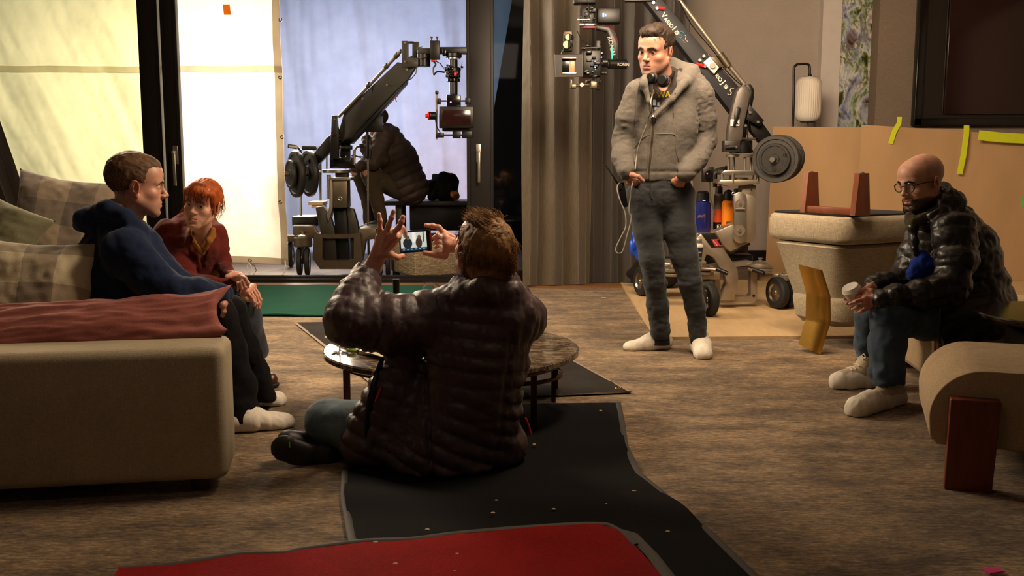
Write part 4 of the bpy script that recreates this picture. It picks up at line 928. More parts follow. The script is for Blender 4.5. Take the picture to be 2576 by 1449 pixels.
# boom beam and figure-eight link
MB().pprism([(1800, 583), (1853, 560), (1886, 611), (1836, 634), (1816, 614)], D2-.10, .14, .006).build('boom', M['cast'], d2)
MB().pprism([(1836, 634), (1886, 611), (1888, 616), (1838, 640)], D2-.10, .14, .002).build('boom_trim', M['black'], d2)
def eight(mb, cx_, y0, y1, r, Y, D, waist=.88):
    pts = []
    for k in range(13): a = PI*k/12; pts.append((cx_-r*math.cos(a), y0-r*math.sin(a)))
    pts.append((cx_+r*waist, (y0+y1)/2))
    for k in range(13): a = PI*k/12; pts.append((cx_+r*math.cos(a), y1+r*math.sin(a)))
    pts.append((cx_-r*waist, (y0+y1)/2)); mb.pprism(pts, Y, D, .003)
e = MB(); eight(e, 1862, 500, 595, 17, D2-.15, .035); e.build('link_plate', M['steel'], d2)
e = MB(); eight(e, 1882, 510, 590, 21, D2-.115, .16); e.build('link_body', M['cast'], d2)
for (x, y, r) in ((1861, 513, .026), (1860, 580, .030)):
    p = W(x, y, D2-.152); MB().cyl(p, p+Vector((0, -.006, 0)), r*1.35, n=30).build('link_disc', M['cast'], d2); MB().cyl(p+Vector((0, -.006, 0)), p+Vector((0, -.016, 0)), r*.45, n=20).build('link_hub', M['steel'], d2)
MB().ptube([(1850, 525, D2-.17), (1873, 525, D2-.17)], .007, 10).build('link_lever', M['steel'], d2)
p = W(1845, 487, D2-.15); MB().torus(p, (0, 1, 0), .010, .004, 16, 8).build('link_eye', M['steel'], d2)
# column and levelling plates
MB().pbox(1866, 465, 1902, 505, D2-.08, .13, .012).build('column', M['cast'], d2)
MB().pprism([(1812, 452), (1905, 452), (1912, 461), (1838, 470), (1808, 462)], D2-.14, .24, .004).build('levelling_plate', M['cast'], d2)
MB().pprism([(1815, 434), (1825, 428), (1900, 428), (1908, 436), (1900, 441), (1820, 441)], D2-.13, .22, .004).build('levelling_plate', M['steel'], d2)
p = W(1860, 388, D2-.02); MB().cyl(p, p-Vector((0, 0, .022)), .098, n=40, bev=.003).build('top_disc', M['cast'], d2)
for (x, dy) in ((1833, -.07), (1846, .03), (1874, -.07), (1889, .03)): MB().ptube([(x, 396, D2-.02+dy), (x, 432, D2-.02+dy)], .0105, 12).build('spacer_post', M['steel'], d2)
for (x, dy) in ((1817, -.1), (1844, -.13), (1906, -.08), (1838, 0)): MB().ptube([(x, 436, D2+dy), (x, 462, D2+dy)], .012, 12).build('levelling_screw', M['steel'], d2)
p = W(1858, 447, D2-.02); MB().cyl(p, p-Vector((0, 0, .012)), .07, n=30).build('ball_ring', M['dsteel'], d2)
# wheels and legs
def leg2(pairs):
    for (x, y, ax, Y, R, sp) in pairs:
        p = W(x, y, Y); p.z = R+.018; a = Vector(ax).normalized()
        for s in (-1, 1): wheel(d2, p+a*s*sp, a, R, .062)
leg2([(1969, 745, (.93, .36, 0), 7.22, .118, .047), (1769, 765, (.97, .2, 0), 6.85, .118, .047), (1628, 720, (.95, .3, 0), 7.9, .118, .047)])
MB().prism([W(1905, 688, 7.3), W(1990, 690, 7.2), W(1990, 706, 7.2), W(1905, 706, 7.3)], (0, .09, 0), .006).build('leg_beam', M['cast'], d2)
p = W(1974, 691, 7.24); MB().cyl(p-Vector((0, 0, .045)), p+Vector((0, 0, .004)), .05, n=30, bev=.006).build('kingpin', M['cast'], d2); MB().cyl(p+Vector((0, 0, .004)), p+Vector((0, 0, .016)), .022, n=16).build('kingpin_cap', M['steel'], d2)
p = W(1974, 706, 7.24); MB().box(p-Vector((0, 0, .05)), (.03, .05, .12)).build('fork', M['dsteel'], d2)
for (x, y) in ((1912, 664), (1765, 672), (1690, 676)):
    p = W(x, y, D2-.12); f = MB(); f.cyl(p-Vector((0, 0, .05)), p-Vector((0, 0, .03)), .09, n=36, bev=.004).cyl(p-Vector((0, 0, .022)), p, .075, n=36, bev=.004); f.build('hub_housing', M['cast'], d2)
    f = MB(); cap_disc(f, p, .055, .045); f.build('hub_cap', M['steel'], d2)
MB().pbox(1752, 684, 1812, 704, D2-.14, .12, .012).build('leg_block', M['cast'], d2); MB().pbox(1755, 704, 1800, 724, D2-.13, .1, .012).build('leg_block', M['dsteel'], d2)
MB().prism([W(1755, 706, D2-.1), W(1795, 706, D2-.1), W(1790, 725, 6.95), W(1750, 725, 6.85)], (0, .09, 0), .006).build('leg_beam', M['cast'], d2)
MB().ptube([(1760, 675, D2-.22), (1805, 678, D2-.22), (1826, 686, D2-.24)], .012, 10).build('lock_lever', M['steel'], d2); MB().ptube([(1802, 676, D2-.22), (1830, 688, D2-.26)], .016, 12).build('lever_grip', M['black'], d2)
MB().ptube([(1900, 676, D2-.2), (1945, 672, D2-.16)], .010, 10).build('lock_lever', M['steel'], d2); MB().ptube([(1895, 678, D2-.18), (1922, 688, D2-.24)], .017, 12).build('lever_grip', M['black'], d2)
MB().pbox(1818, 640, 1895, 672, D2+.02, .5, .02).build('deck', M['black'], d2)
MB().pbox(1655, 660, 1760, 690, D2+.1, .3, .015).build('deck', M['cast'], d2)
MB().pbox(1845, 612, 1882, 655, D2+.25, .03).build('wooden_side', M['mahog2'], d2)
MB().pbox(1738, 588, 1862, 598, D2+.12, .34).build('tray', M['ply'], d2)
MB().pbox(1745, 598, 1752, 668, D2+.2, .03).build('tray_post', M['dsteel'], d2); MB().pbox(1838, 598, 1846, 645, D2+.3, .03).build('tray_post', M['dsteel'], d2)
MB().ptube([(1741, 455, D2+.15), (1741, 600, D2+.15)], .012, 12).build('push_post', M['steel'], d2)
MB().ptube([(1799, 470, D2+.1), (1799, 440, D2+.1), (1806, 428, D2+.1), (1828, 423, D2)], .017, 12).build('handlebar', M['black'], d2)
# ---------------- crane 2
c2 = thing('camera_crane', 'dark lettered camera crane arm slanting from upper left down to heavy weight discs', 'crane', W(1858, 385, D2))
T2 = D2-.06
MB().pprism([(1584, -50), (1628, -50), (1667, 0), (1782, 137), (1866, 234), (1846, 290), (1748, 162), (1622, 0)], T2-.02, .13, .004).build('main_arm', M['armnavy'], c2)
MB().pprism([(1782, 133), (1786, 137), (1880, 243), (1872, 243), (1780, 137)], T2-.02, .13, .001).build('arm_rail', M['black'], c2)
dirx = (W(1731, 108, T2)-W(1672, 34, T2)); nf = (0, -1, 0); YT = T2-.024
def arm_text(s, x, y, size, mat, bold=.0005): return text_mesh('lettering', s, size, W(x, y, YT), dirx, nf, mat, c2, .0006, bold)
M['letters'] = plain('cream_lettering', '#d9cfbd', .6); M['bluelet'] = plain('blue_lettering', '#3f9cbf', .6)
arm_text('V', 1662, 38, .053, M['letters'], .0009); arm_text('ARIO', 1669.5, 48, .037, M['letters'], .0007); arm_text('J', 1690, 73.5, .053, M['letters'], .0009); arm_text('IB', 1696, 81, .037, M['letters'], .0007)
def swash(pts, mat, r=.0075): MB().tube([W(x, y, YT) for x, y in pts], r, 8, sq=.4).build('emblem', mat, c2)
swash([(1720, 82), (1712, 80), (1710, 86), (1716, 91), (1712, 96), (1705, 93)], M['bluelet'])
swash([(1722, 88), (1726, 92), (1724, 98), (1729, 104), (1731, 106)], M['letters'], .0045); swash([(1714, 97), (1724, 108)], M['letters'], .002)
arm_text('RIO', 1798, 190, .037, M['letters'], .0007); arm_text('J', 1813.5, 209.5, .053, M['letters'], .0009); arm_text('IB', 1819.5, 217, .037, M['letters'], .0007)
swash([(1846, 224), (1840, 222), (1837, 228), (1840, 234), (1836, 239), (1830, 236)], M['letters']); swash([(1850, 230), (1853, 235), (1849, 240)], M['letters'], .004)
MB().ptube([(1654, 20, YT-.02), (1672, 21, YT-.02)], .011, 10).build('red_lever', M['red'], c2)
MB().ptube([(1751, 160, YT-.02), (1774, 167, YT-.02)], .011, 10).build('red_lever', M['red'], c2)
for (x, y) in ((1644, 6), (1771, 141), (1761, 151), (1774, 166), (1653, 20), (1869, 217)):
    p = W(x, y, YT-.03); MB().cyl(p, p+Vector((0, .02, 0)), .011, n=16).build('bolt', M['steel'], c2)
MB().pprism([(1786, 143), (1809, 170), (1797, 186), (1770, 157)], YT-.05, .03, .003).build('level_box', M['whiteplastic'], c2)
MB().pprism([(1786, 143), (1803, 142), (1822, 168), (1809, 170)], YT-.05, .10, .003).build('level_box_side', M['castb'], c2)
p = W(1792, 165, YT-.055); MB().cyl(p, p+Vector((0, -.02, 0)), .020, n=20).build('level_knob', M['steel'], c2)
MB().ptube([(1694, -20, T2+.05), (1820, 148, T2+.05)], .0165, 12).build('levelling_rod', M['cast'], c2)
MB().ptube([(1820, 148, T2+.05), (1872, 212, T2+.05)], .0165, 12).build('levelling_rod', M['cast'], c2)
MB().ptube([(1708, 0, T2+.03), (1732, 50, T2+.02), (1760, 88, T2+.02), (1800, 135, T2+.02), (1812, 160, T2+.02), (1840, 192, T2+.02), (1866, 215, T2+.03)], .004, 6).build('cable', M['black'], c2)
for (x, y) in ((1817, 145), (1826, 158)): p = W(x, y, T2+.03); MB().cyl(p+Vector((-.02, 0, .026)), p+Vector((.02, 0, -.026)), .027, n=16).build('rod_clamp', M['dsteel'], c2)
# upright: rounded hollow column leaning slightly
MB().pprism([(1845, 262), (1853, 232), (1862, 217), (1874, 213), (1886, 220), (1889, 236), (1882, 275), (1872, 318), (1868, 357), (1830, 357), (1834, 318), (1840, 285)], T2-.10, .10, .02).build('upright', plain('upright_alloy', '#57504a', .45, .35), c2)
MB().pprism([(1876, 213), (1890, 212), (1897, 224), (1897, 245), (1888, 290), (1876, 357), (1864, 357), (1872, 300), (1884, 240)], T2+.02, .10, .008).build('upright_cheek', M['black'], c2)
MB().pprism([(1885, 262), (1922, 303), (1912, 318), (1878, 300)], T2-.08, .03, .002).build('side_plate', M['black'], c2)
MB().pprism([(1884, 285), (1912, 300), (1942, 342), (1914, 360), (1890, 330)], T2-.02, .09, .003).build('rear_arm', M['black'], c2)
MB().pprism([(1850, 272), (1858, 268), (1864, 272), (1858, 298), (1850, 318), (1845, 316), (1848, 298)], T2-.125, .02, .003).build('brake_lever', M['black'], c2)
MB().pbox(1838, 300, 1860, 317, T2-.108, .005, .001).build('maker_plate', M['whiteplastic'], c2)
MB().pprism([(1844, 308), (1850, 305), (1856, 309), (1858, 313), (1850, 311)], T2-.111, .003, 0).build('maker_emblem', M['black'], c2)
MB().pbox(1823, 354, 1862, 382, T2-.14, .10, .004).build('turret_bracket', M['gunmetal'], c2)
p = W(1864, 354, D2-.02); q = W(1864, 386, D2-.02); MB().cyl(p, q, .082, n=40, bev=.006).build('turret', M['black'], c2)
MB().ptube([(1825, 371, T2-.15), (1850, 370, T2-.15)], .010, 10).build('turret_lever', M['black'], c2)
for (x, y) in ((1829, 362), (1851, 370)): p = W(x, y, T2-.145); MB().cyl(p, p+Vector((0, -.01, 0)), .010, n=12).build('bolt', M['steel'], c2)
MB().ptube([(1868, 349, T2-.02), (1900, 349, T2)], .008, 8).build('pin', M['steel'], c2)
MB().ptube([(1884, 300, T2-.09), (1880, 330, T2-.1), (1884, 360, T2-.1), (1895, 385, T2-.08), (1897, 420, T2-.06), (1890, 480, T2-.06)], .004, 6).build('cable', M['black'], c2)
for (x, y) in ((1875, 316), (1886, 283), (1906, 307)): p = W(x, y, T2-.09); MB().cyl(p, p+Vector((0, -.012, 0)), .010, n=12).build('knob', M['steel'], c2)
# weights
wc = W(1952, 400, 7.12); ax = Vector((.50, .86, .04)).normalized()
for k, (R_, t_) in enumerate(((.168, .045), (.165, .02), (.168, .02), (.160, .02), (.165, .02), (.160, .02))):
    disc_set(c2, wc+ax*(.0 if k == 0 else .035+.027*k), ax, R_, t_, M['rubberweight'])
disc_set(c2, wc-ax*.035, ax, .112, .03, M['weight'])
bx, by, _ = basis(-ax)
MB().cyl(wc-ax*.10, wc+ax*.25, .018, n=20).build('weight_bar', M['steel'], c2)
text_mesh('plate_number', '10', .032, wc-ax*.052+Vector((.045, -.03, .03)), (.86, -.5, -.25), -ax, M['gunmetal'], c2, .002, .001)
text_mesh('plate_number', '10', .032, wc-ax*.052+Vector((-.02, .0, -.075)), (.86, -.5, .0), -ax, M['gunmetal'], c2, .002, .001)
# ---------------- gimbal and camera 2
g2 = thing('gimbal_camera', 'camera with square matte box and lit ring hanging at top centre before the brown curtain', 'camera', W(1480, 5, 7.3))
Y2 = 7.3
MB().pbox(1444, -40, 1500, 8, Y2, .12, .01).build('pan_base', M['black'], g2)
p = W(1480, 2, Y2+.06); MB().cyl(p, p-Vector((0, 0, .022)), .056, n=36, bev=.003).build('pan_ring', M['steel'], g2)
MB().pbox(1572, -3, 1650, 3, Y2-.05, .06).build('crane_link', M['black'], g2); MB().pbox(1496, -46, 1640, -30, Y2, .08).build('crane_link', M['black'], g2)
gr = random.Random(11)
for i in range(16):
    x = 1450+gr.random()*45; y = 12+gr.random()*38; s = 5+gr.random()*9; MB().pbox(x, y, x+s, y+s*.9, Y2-.03+gr.random()*.06, .05).build('fitting', gr.choice([M['black'], M['gunmetal'], M['blackgloss'], M['blackframe'], M['black']]), g2)
MB().pbox(1466, 20, 1494, 60, Y2+.03, .07).build('joint_housing', M['black'], g2)
MB().ptube([(1452, 49, Y2-.05), (1484, 49, Y2-.05)], .004, 8).build('bright_rod', M['whiteplastic'], g2)
MB().pbox(1503, 19, 1562, 58, Y2-.02, .12, .012).build('battery_box', M['black'], g2)
MB().pbox(1516, 33, 1520, 42, Y2-.025, .006, .0).pbox(1523, 35, 1525, 41, Y2-.025, .006, 0).build('led', M['led_blue'], g2)
MB().pbox(1463, 56, 1502, 70, Y2-.03, .08, .006).build('arm_clamp', M['blackgloss'], g2); MB().pbox(1465, 66, 1500, 71, Y2-.035, .03, .002).build('red_stripe', plain('deep_red', '#7a1020', .4), g2)
MB().ptube([(1458, 62, Y2-.05), (1468, 62, Y2-.05)], .014, 16).build('clamp_knob', M['steel'], g2)
MB().pprism([(1498, 62), (1535, 66), (1548, 78), (1557, 108), (1557, 150), (1541, 150), (1538, 108), (1526, 80), (1498, 74)], Y2-.04, .05, .008).build('gimbal_arm', M['black'], g2)
MB().ptube([(1500, 63, Y2-.043), (1534, 68, Y2-.043), (1546, 80, Y2-.043), (1554, 110, Y2-.043), (1554, 148, Y2-.043)], .0018, 6).build('red_piping', plain('dim_red', '#8a1526', .4), g2)
M['ronin'] = plain('pale_lettering', '#9b907c', .5)
text_mesh('lettering', 'RONIN', .042, W(1528, 93, Y2-.045), (.24, 0, -1), (0, -1, 0), M['ronin'], g2, .0006, .0006)
MB().ptube([(1539, 118, Y2-.046), (1540, 147, Y2-.046)], .004, 8).build('green_light', M['led_green'], g2)
p = W(1541, 162, Y2-.02); MB().cyl(p+Vector((-.035, -.03, 0)), p+Vector((.10, .0, 0)), .034, n=32, bev=.005).build('roll_motor', M['black'], g2)
MB().cyl(p+Vector((-.045, -.032, 0)), p+Vector((-.035, -.03, 0)), .026, n=28).build('roll_motor_cap', M['gunmetal'], g2)
text_mesh('lettering', 'RONIN', .026, W(1553, 165, Y2-.078), (1, .0, -.03), (0, -1, 0), M['ronin'], g2, .0006, .0006)
MB().torus(W(1541, 162, Y2-.03), (0, 0, 1), .036, .004, 28, 8).build('roll_ring', M['dsteel'], g2)
# camera body and matte box
MB().pbox(1466, 126, 1512, 192, Y2-.06, .18, .008).build('camera_body', M['black'], g2)
mt = MB(); ringframe(mt, [(1396, 138), (1430, 137), (1465, 137), (1465, 165), (1465, 192), (1430, 193), (1397, 194), (1396, 165)], [(1414, 146), (1430, 146), (1449, 146), (1449, 165), (1449, 185), (1430, 185), (1414, 185), (1414, 165)], Y2-.16, .035); mt.build('matte_box', M['blackframe'], g2)
rm = MB().tube([W(*q) for q in ((1396, 137, Y2-.162), (1465, 136, Y2-.162), (1465, 193, Y2-.162), (1397, 194, Y2-.162))], .0025, 6, closed=True); rm.build('matte_box_rim', M['dsteel'], g2)
MB().pbox(1414, 143, 1450, 148, Y2-.165, .008).build('filter_edge', M['steel'], g2); MB().pbox(1414, 182, 1450, 187, Y2-.165, .008).build('filter_edge', M['steel'], g2)
MB().pbox(1408, 142, 1456, 190, Y2-.12, .10, .005).build('lens_shade', M['blackgloss'], g2)
MB().pbox(1432, 150, 1449, 182, Y2-.126, .008, .001).build('painted_lit_half', plain('lit_half_tan', '#c09468', .35, var=.03), g2)  # lit half of the opening, light painted as a tan plate
MB().pbox(1418, 79, 1440, 128, Y2-.10, .08, .004).build('range_finder', M['blackframe'], g2); MB().pbox(1419, 79, 1439, 98, Y2-.106, .01, .002).build('range_finder_face', M['castb'], g2)
for (x, y, r) in ((1429, 93, .022), (1425, 112, .027)):
    p = W(x, y, Y2-.12); MB().cyl(p, p+Vector((.02, .05, 0)), r*1.15, n=28).build('lens_barrel', M['gunmetal'], g2); MB().cyl(p+Vector((0, -.003, 0)), p, r*.92, n=28).build('lens_glass', plain('tan_glass', '#b89468', .3, var=.02), g2)
gr = random.Random(21)
for i in range(34):
    x = 1462+gr.random()*52; y = 112+gr.random()*92; s = 3+gr.random()*9; MB().pbox(x, y, x+s*1.3, y+s*.7, Y2-.10+gr.random()*.05, .04).build('fitting', gr.choice([M['black'], M['black'], M['gunmetal'], M['blackgloss'], M['blackframe'], M['blackframe'], M['castb']]), g2)
for (x, y, mt_) in ((1513, 144, 'led_blue'), (1497, 154, 'led_blue'), (1497, 169, 'led_blue'), (1498, 174, 'led_green')): MB().sph(W(x, y, Y2-.11), .0045, 6).build('led', M[mt_], g2)
MB().pbox(1500, 102, 1510, 226, Y2-.03, .05, .004).build('side_post', M['black'], g2)
MB().ptube([(1465, 121, Y2-.06), (1502, 120, Y2-.06)], .006, 8).build('rail', M['dsteel'], g2)
MB().ptube([(1437, 217, Y2-.08), (1472, 214, Y2-.05), (1500, 214, Y2-.04)], .010, 8).build('rail', M['dsteel'], g2)
MB().pbox(1435, 196, 1440, 222, Y2-.12, .05).build('rail_bracket', M['dsteel'], g2); MB().pbox(1486, 206, 1502, 222, Y2-.08, .06).build('rail_bracket', M['dsteel'], g2); MB().pbox(1436, 212, 1450, 222, Y2-.12, .05).build('rail_bracket', M['dsteel'], g2)
p = W(1463, 214, Y2-.09); MB().cyl(p, p+Vector((0, -.03, 0)), .014, n=16).build('rail_knob', M['steel'], g2)
p = W(1515, 157, Y2-.07); MB().cyl(p, p+Vector((.04, .0, 0)), .03, n=24, bev=.004).build('tilt_motor', M['black'], g2)
MB().ptube([(1452, 78, Y2-.06), (1462, 100, Y2-.06), (1480, 111, Y2-.06), (1497, 111, Y2-.06)], .003, 6).ptube([(1461, 10, Y2-.04), (1457, 30, Y2-.05), (1450, 42, Y2-.05)], .002, 5).ptube([(1476, 0, Y2-.05), (1484, 20, Y2-.06), (1490, 30, Y2-.06)], .002, 5).build('cable', M['blackframe'], g2)
MB().ptube([(1415, 126, Y2-.1), (1411, 137, Y2-.12)], .003, 6).build('green_cable', plain('greenc', '#2f8f62', .5), g2)
# ---------------- things on the dolly tray
zt = W(1800, 588, D2+.25).z+.002
def bottle(px, Y, hw, y_top, body, prof_scale, lab, capc='black', cap0=None, label=None, name='drink_bottle', cat='bottle'):
    p = W(px, 588, Y); base = Vector((p.x, Y, zt)); r = PX(Y)*hw; H = W(px, y_top, Y).z-zt
    o = thing(name, lab, cat, base); ch_ = H*(cap0 or .22)
    MB().lathe(base, (0, 0, 1), [(0, 0), (0, r*.95), (.006, r), (H-ch_-r*.35, r), (H-ch_, r*.72), (H-ch_, 0)], 36).build('body', body, o)
    MB().lathe(base+Vector((0, 0, H-ch_)), (0, 0, 1), [(0, 0), (0, r*.78), (ch_*.8, r*.74), (ch_, r*.5), (ch_, 0)], 30).build('cap', M[capc] if isinstance(capc, str) else capc, o); return o, base, r, H
M['bluejug'] = plain('blue_coating', '#101a5e', .35); M['orange'] = plain('orange_coating', '#d77a14', .45, var=.04); M['redorange'] = plain('red_orange_coating', '#c24a1c', .45, var=.04)
o, b_, r_, H_ = bottle(1766, D2+.24, 21, 480, M['bluejug'], 1, 'big dark blue flask with black lid on the dolly, right of the standing man', cap0=.24)
MB().box(b_+Vector((0, -r_*.7, H_*.78)), (.02, .01, .004)).build('blue_light', M['led_blue'], o)
text_mesh('scrawl', 'Playa', .03, b_+Vector((-.05, -r_-.001, .12)), (1, 0, .3), (0, -1, 0), plain('tan_ink', '#8f6a42', .6), o, .0004, 0, shear=.5)
o, b_, r_, H_ = bottle(1806, D2+.27, 12, 468, M['redorange'], 1, 'slim red-orange bottle with grey shoulder and ET lettering between blue flask and orange flask', cap0=.16)
MB().lathe(b_+Vector((0, 0, H_*.52)), (0, 0, 1), [(0, r_*1.02), (0, r_*1.04), (H_*.30, r_*1.03), (H_*.32, r_*.8)], 30).build('grey_shoulder', plain('grey_sleeve', '#5d544c', .6), o)
MB().lathe(b_+Vector((0, 0, H_*.10)), (0, 0, 1), [(0, r_*1.01), (0, r_*1.05), (H_*.14, r_*1.05), (H_*.14, r_*1.0)], 30).build('black_label', M['black'], o)
text_mesh('lettering', 'ET', .034, b_+Vector((-.018, -r_*1.08, H_*.125)), (1, 0, 0), (0, -1, 0), M['letters'], o, .0004, .001)
MB().lathe(b_+Vector((0, 0, H_)), (0, 0, 1), [(0, r_*.5), (.012, r_*.45), (.014, 0)], 20).build('red_tip', M['red'], o)
o, b_, r_, H_ = bottle(1830, D2+.20, 16, 480, M['orange'], 1, 'bright orange flask with black screw lid on the dolly tray', cap0=.22)
MB().torus(b_+Vector((0, 0, H_-.02)), (0, 1, 0), .024, .006, 18, 8).build('carry_loop', M['black'], o)
bottle(1851, D2+.34, 11, 474, M['redorange'], 1, 'orange-red spray can with black cap mostly behind the dolly link', cap0=.14, name='spray_can', cat='can')
p = Vector((W(1838, 560, D2+.13).x, D2+.13, zt)); jar = thing('jar', 'small glass jar with grey lid in front of the orange flask', 'jar', p)
MB().lathe(p, (0, 0, 1), [(0, 0), (0, .028), (.07, .03), (.075, .03), (.075, 0)], 28).build('body', plain('jar_glass', '#6c7688', .15), jar); MB().lathe(p+Vector((0, 0, .075)), (0, 0, 1), [(0, 0), (0, .032), (.02, .032), (.024, .028), (.024, 0)], 28).build('lid', M['dsteel'], jar)
yc = 7.0; zc = W(1756, 656, yc).z
cp = thing('paper_cup', 'dark blue paper cup with white lid and green base band on the dolly', 'cup', (W(1755, 656, yc).x, yc, zc))
b_ = Vector((W(1755, 656, yc).x, yc, zc)); hh = W(1755, 616, yc).z-zc
MB().lathe(b_, (0, 0, 1), [(0, 0), (0, .026), (hh*.9, .036), (hh*.9, 0)], 32).build('body', plain('navy_paper', '#141a36', .6), cp)
MB().lathe(b_+Vector((0, 0, .012)), (0, 0, 1), [(0, .026), (0, .0275), (.014, .029), (.014, .026)], 32).build('green_band', plain('green_ink', '#3f8a2a', .6), cp)
MB().lathe(b_+Vector((0, 0, hh*.86)), (0, 0, 1), [(0, .036), (.002, .0385), (.012, .039), (.014, .036), (.022, .034), (.024, .030), (.024, 0)], 32).build('lid', M['whiteplastic'], cp)
text_mesh('lettering', 'ON’S', .014, b_+Vector((-.012, -.0335, hh*.5)), (1, 0, 0), (0, -1, 0), M['white'], cp, .0004, .0002)
pb = W(1755, 657, yc); MB().box((pb.x, yc+.02, zc-.008), (.10, .16, .012)).build('cup_plate', M['cast'], d2)
cam_small = thing('small_camera', 'small black clamp-on camera with a red light above the blue flask', 'camera', W(1781, 455, 7.3))
MB().pbox(1768, 420, 1795, 458, 7.3, .05, .006).build('body', M['black'], cam_small); p = W(1783, 438, 7.29); MB().cyl(p, p+Vector((-.004, -.03, 0)), .028, n=24).build('lens', M['blackgloss'], cam_small)
MB().sph(W(1779, 437, 7.25), .006, 8).build('led', emis('led_red', '#ff4a20', 1.5), cam_small)
MB().ptube([(1785, 458, 7.32), (1787, 500, 7.34), (1800, 540, 7.34)], .006, 8).ptube([(1795, 430, 7.32), (1802, 426, 7.4)], .010, 8).build('bracket', M['dsteel'], cam_small)
bl = thing('blue_bag', 'bright blue plastic bag hanging behind the standing man at his right knee', 'bag', W(1598, 640, 7.6))
blob('pouch', W(1600, 615, 7.6), (.045, .05, .10), plain('blue_film', '#1546b8', .35), bl, 2, .3)
MB().ptube([(1600, 595, 7.6), (1602, 560, 7.62), (1610, 500, 7.65)], .004, 6).build('strap', M['black'], bl)
sb = thing('equipment_bag', 'black bag slumped on the floor against the curtain behind the standing man', 'bag', (G(1615, 690).x, 8.42, 0))
q = G(1615, 690); blob('pouch', Vector((q.x, 8.42, .14)), (.24, .13, .14), M['darkcloth'], sb, 5, .25)
# ================================================================ SMOOTH SOLID MODELLER (blended solids meshed by surface nets)
F32 = np.float32
def A3(v): return np.array([v[0], v[1], v[2]], dtype=F32)
def _hash(ix, iy, iz):
    h = (ix.astype(np.int64)*374761393+iy.astype(np.int64)*668265263+iz.astype(np.int64)*1274126177) & 0x7fffffff
    h = ((h ^ (h >> 13))*1103515245) & 0x7fffffff
    return ((h ^ (h >> 16)) & 0xffff).astype(F32)/65535.0
def vn(P):
    i = np.floor(P).astype(np.int32); f = (P-i).astype(F32); f = f*f*(3-2*f); r = 0
    for a in (0, 1):
        wx = f[:, 0] if a else 1-f[:, 0]
        for b in (0, 1):
            wy = f[:, 1] if b else 1-f[:, 1]
            for c in (0, 1):
                wz = f[:, 2] if c else 1-f[:, 2]
                r = r+wx*wy*wz*_hash(i[:, 0]+a, i[:, 1]+b, i[:, 2]+c)
    return r*2-1
def cap(a, b, ra, rb=None, sq=None, puff=None, s0=0.0):
    a = A3(a); b = A3(b); rb = ra if rb is None else rb; ab = b-a; L = float(np.sqrt((ab*ab).sum()))+1e-9
    if sq is not None: ax = A3(sq[0]); ax = ax/np.linalg.norm(ax); sv = sq[1]
    def f(P):
        t = ((P-a)@ab)/(L*L); tc = np.clip(t, 0, 1); q = P-a-tc[:, None]*ab; r = ra+(rb-ra)*tc
        if sq is not None: q = q+ax*((q@ax)*(1/sv-1))[:, None]
        d = (np.sqrt((q*q).sum(1))-r)*(min(sv, 1) if sq is not None else 1)
        if puff is not None: d = d-puff[1]*(np.sqrt(np.abs(np.sin(PI*(s0+t*L)/puff[0]))+.02)-.6)
        return d
    m = max(ra, rb)*1.05+(puff[1] if puff is not None else 0)
    return f, np.minimum(a, b)-m, np.maximum(a, b)+m
def ell(c, r, R=None):
    c = A3(c); r = A3(r); Rn = None if R is None else np.array(R, dtype=F32)
    def f(P):
        q = P-c
        if Rn is not None: q = q@Rn
        k0 = np.sqrt(((q/r)**2).sum(1)); k1 = np.sqrt(((q/(r*r))**2).sum(1))+1e-9; return k0*(k0-1)/k1
    m = float(r.max()); return f, c-m, c+m
def planes(pls):   # convex region: list of (point, outward normal)
    pl_ = [(A3(p), A3(Vector(n).normalized())) for p, n in pls]
    def f(P):
        d = None
        for p, n in pl_: e = (P-p)@n; d = e if d is None else np.maximum(d, e)
        return d
    return f, np.array([9e9]*3), np.array([-9e9]*3)
def local(prim, O, Mx, s):
    f, lo, hi = prim; O = A3(O); Mn = np.array(Mx, dtype=F32)     # columns = local axes in world
    def g(P): return f(((P-O)@Mn)/s)*s
    cs = np.array([[(lo, hi)[i][0], (lo, hi)[j][1], (lo, hi)[k][2]] for i in (0, 1) for j in (0, 1) for k in (0, 1)], dtype=F32)
    cw = cs@Mn.T*s+O; return g, cw.min(0), cw.max(0)
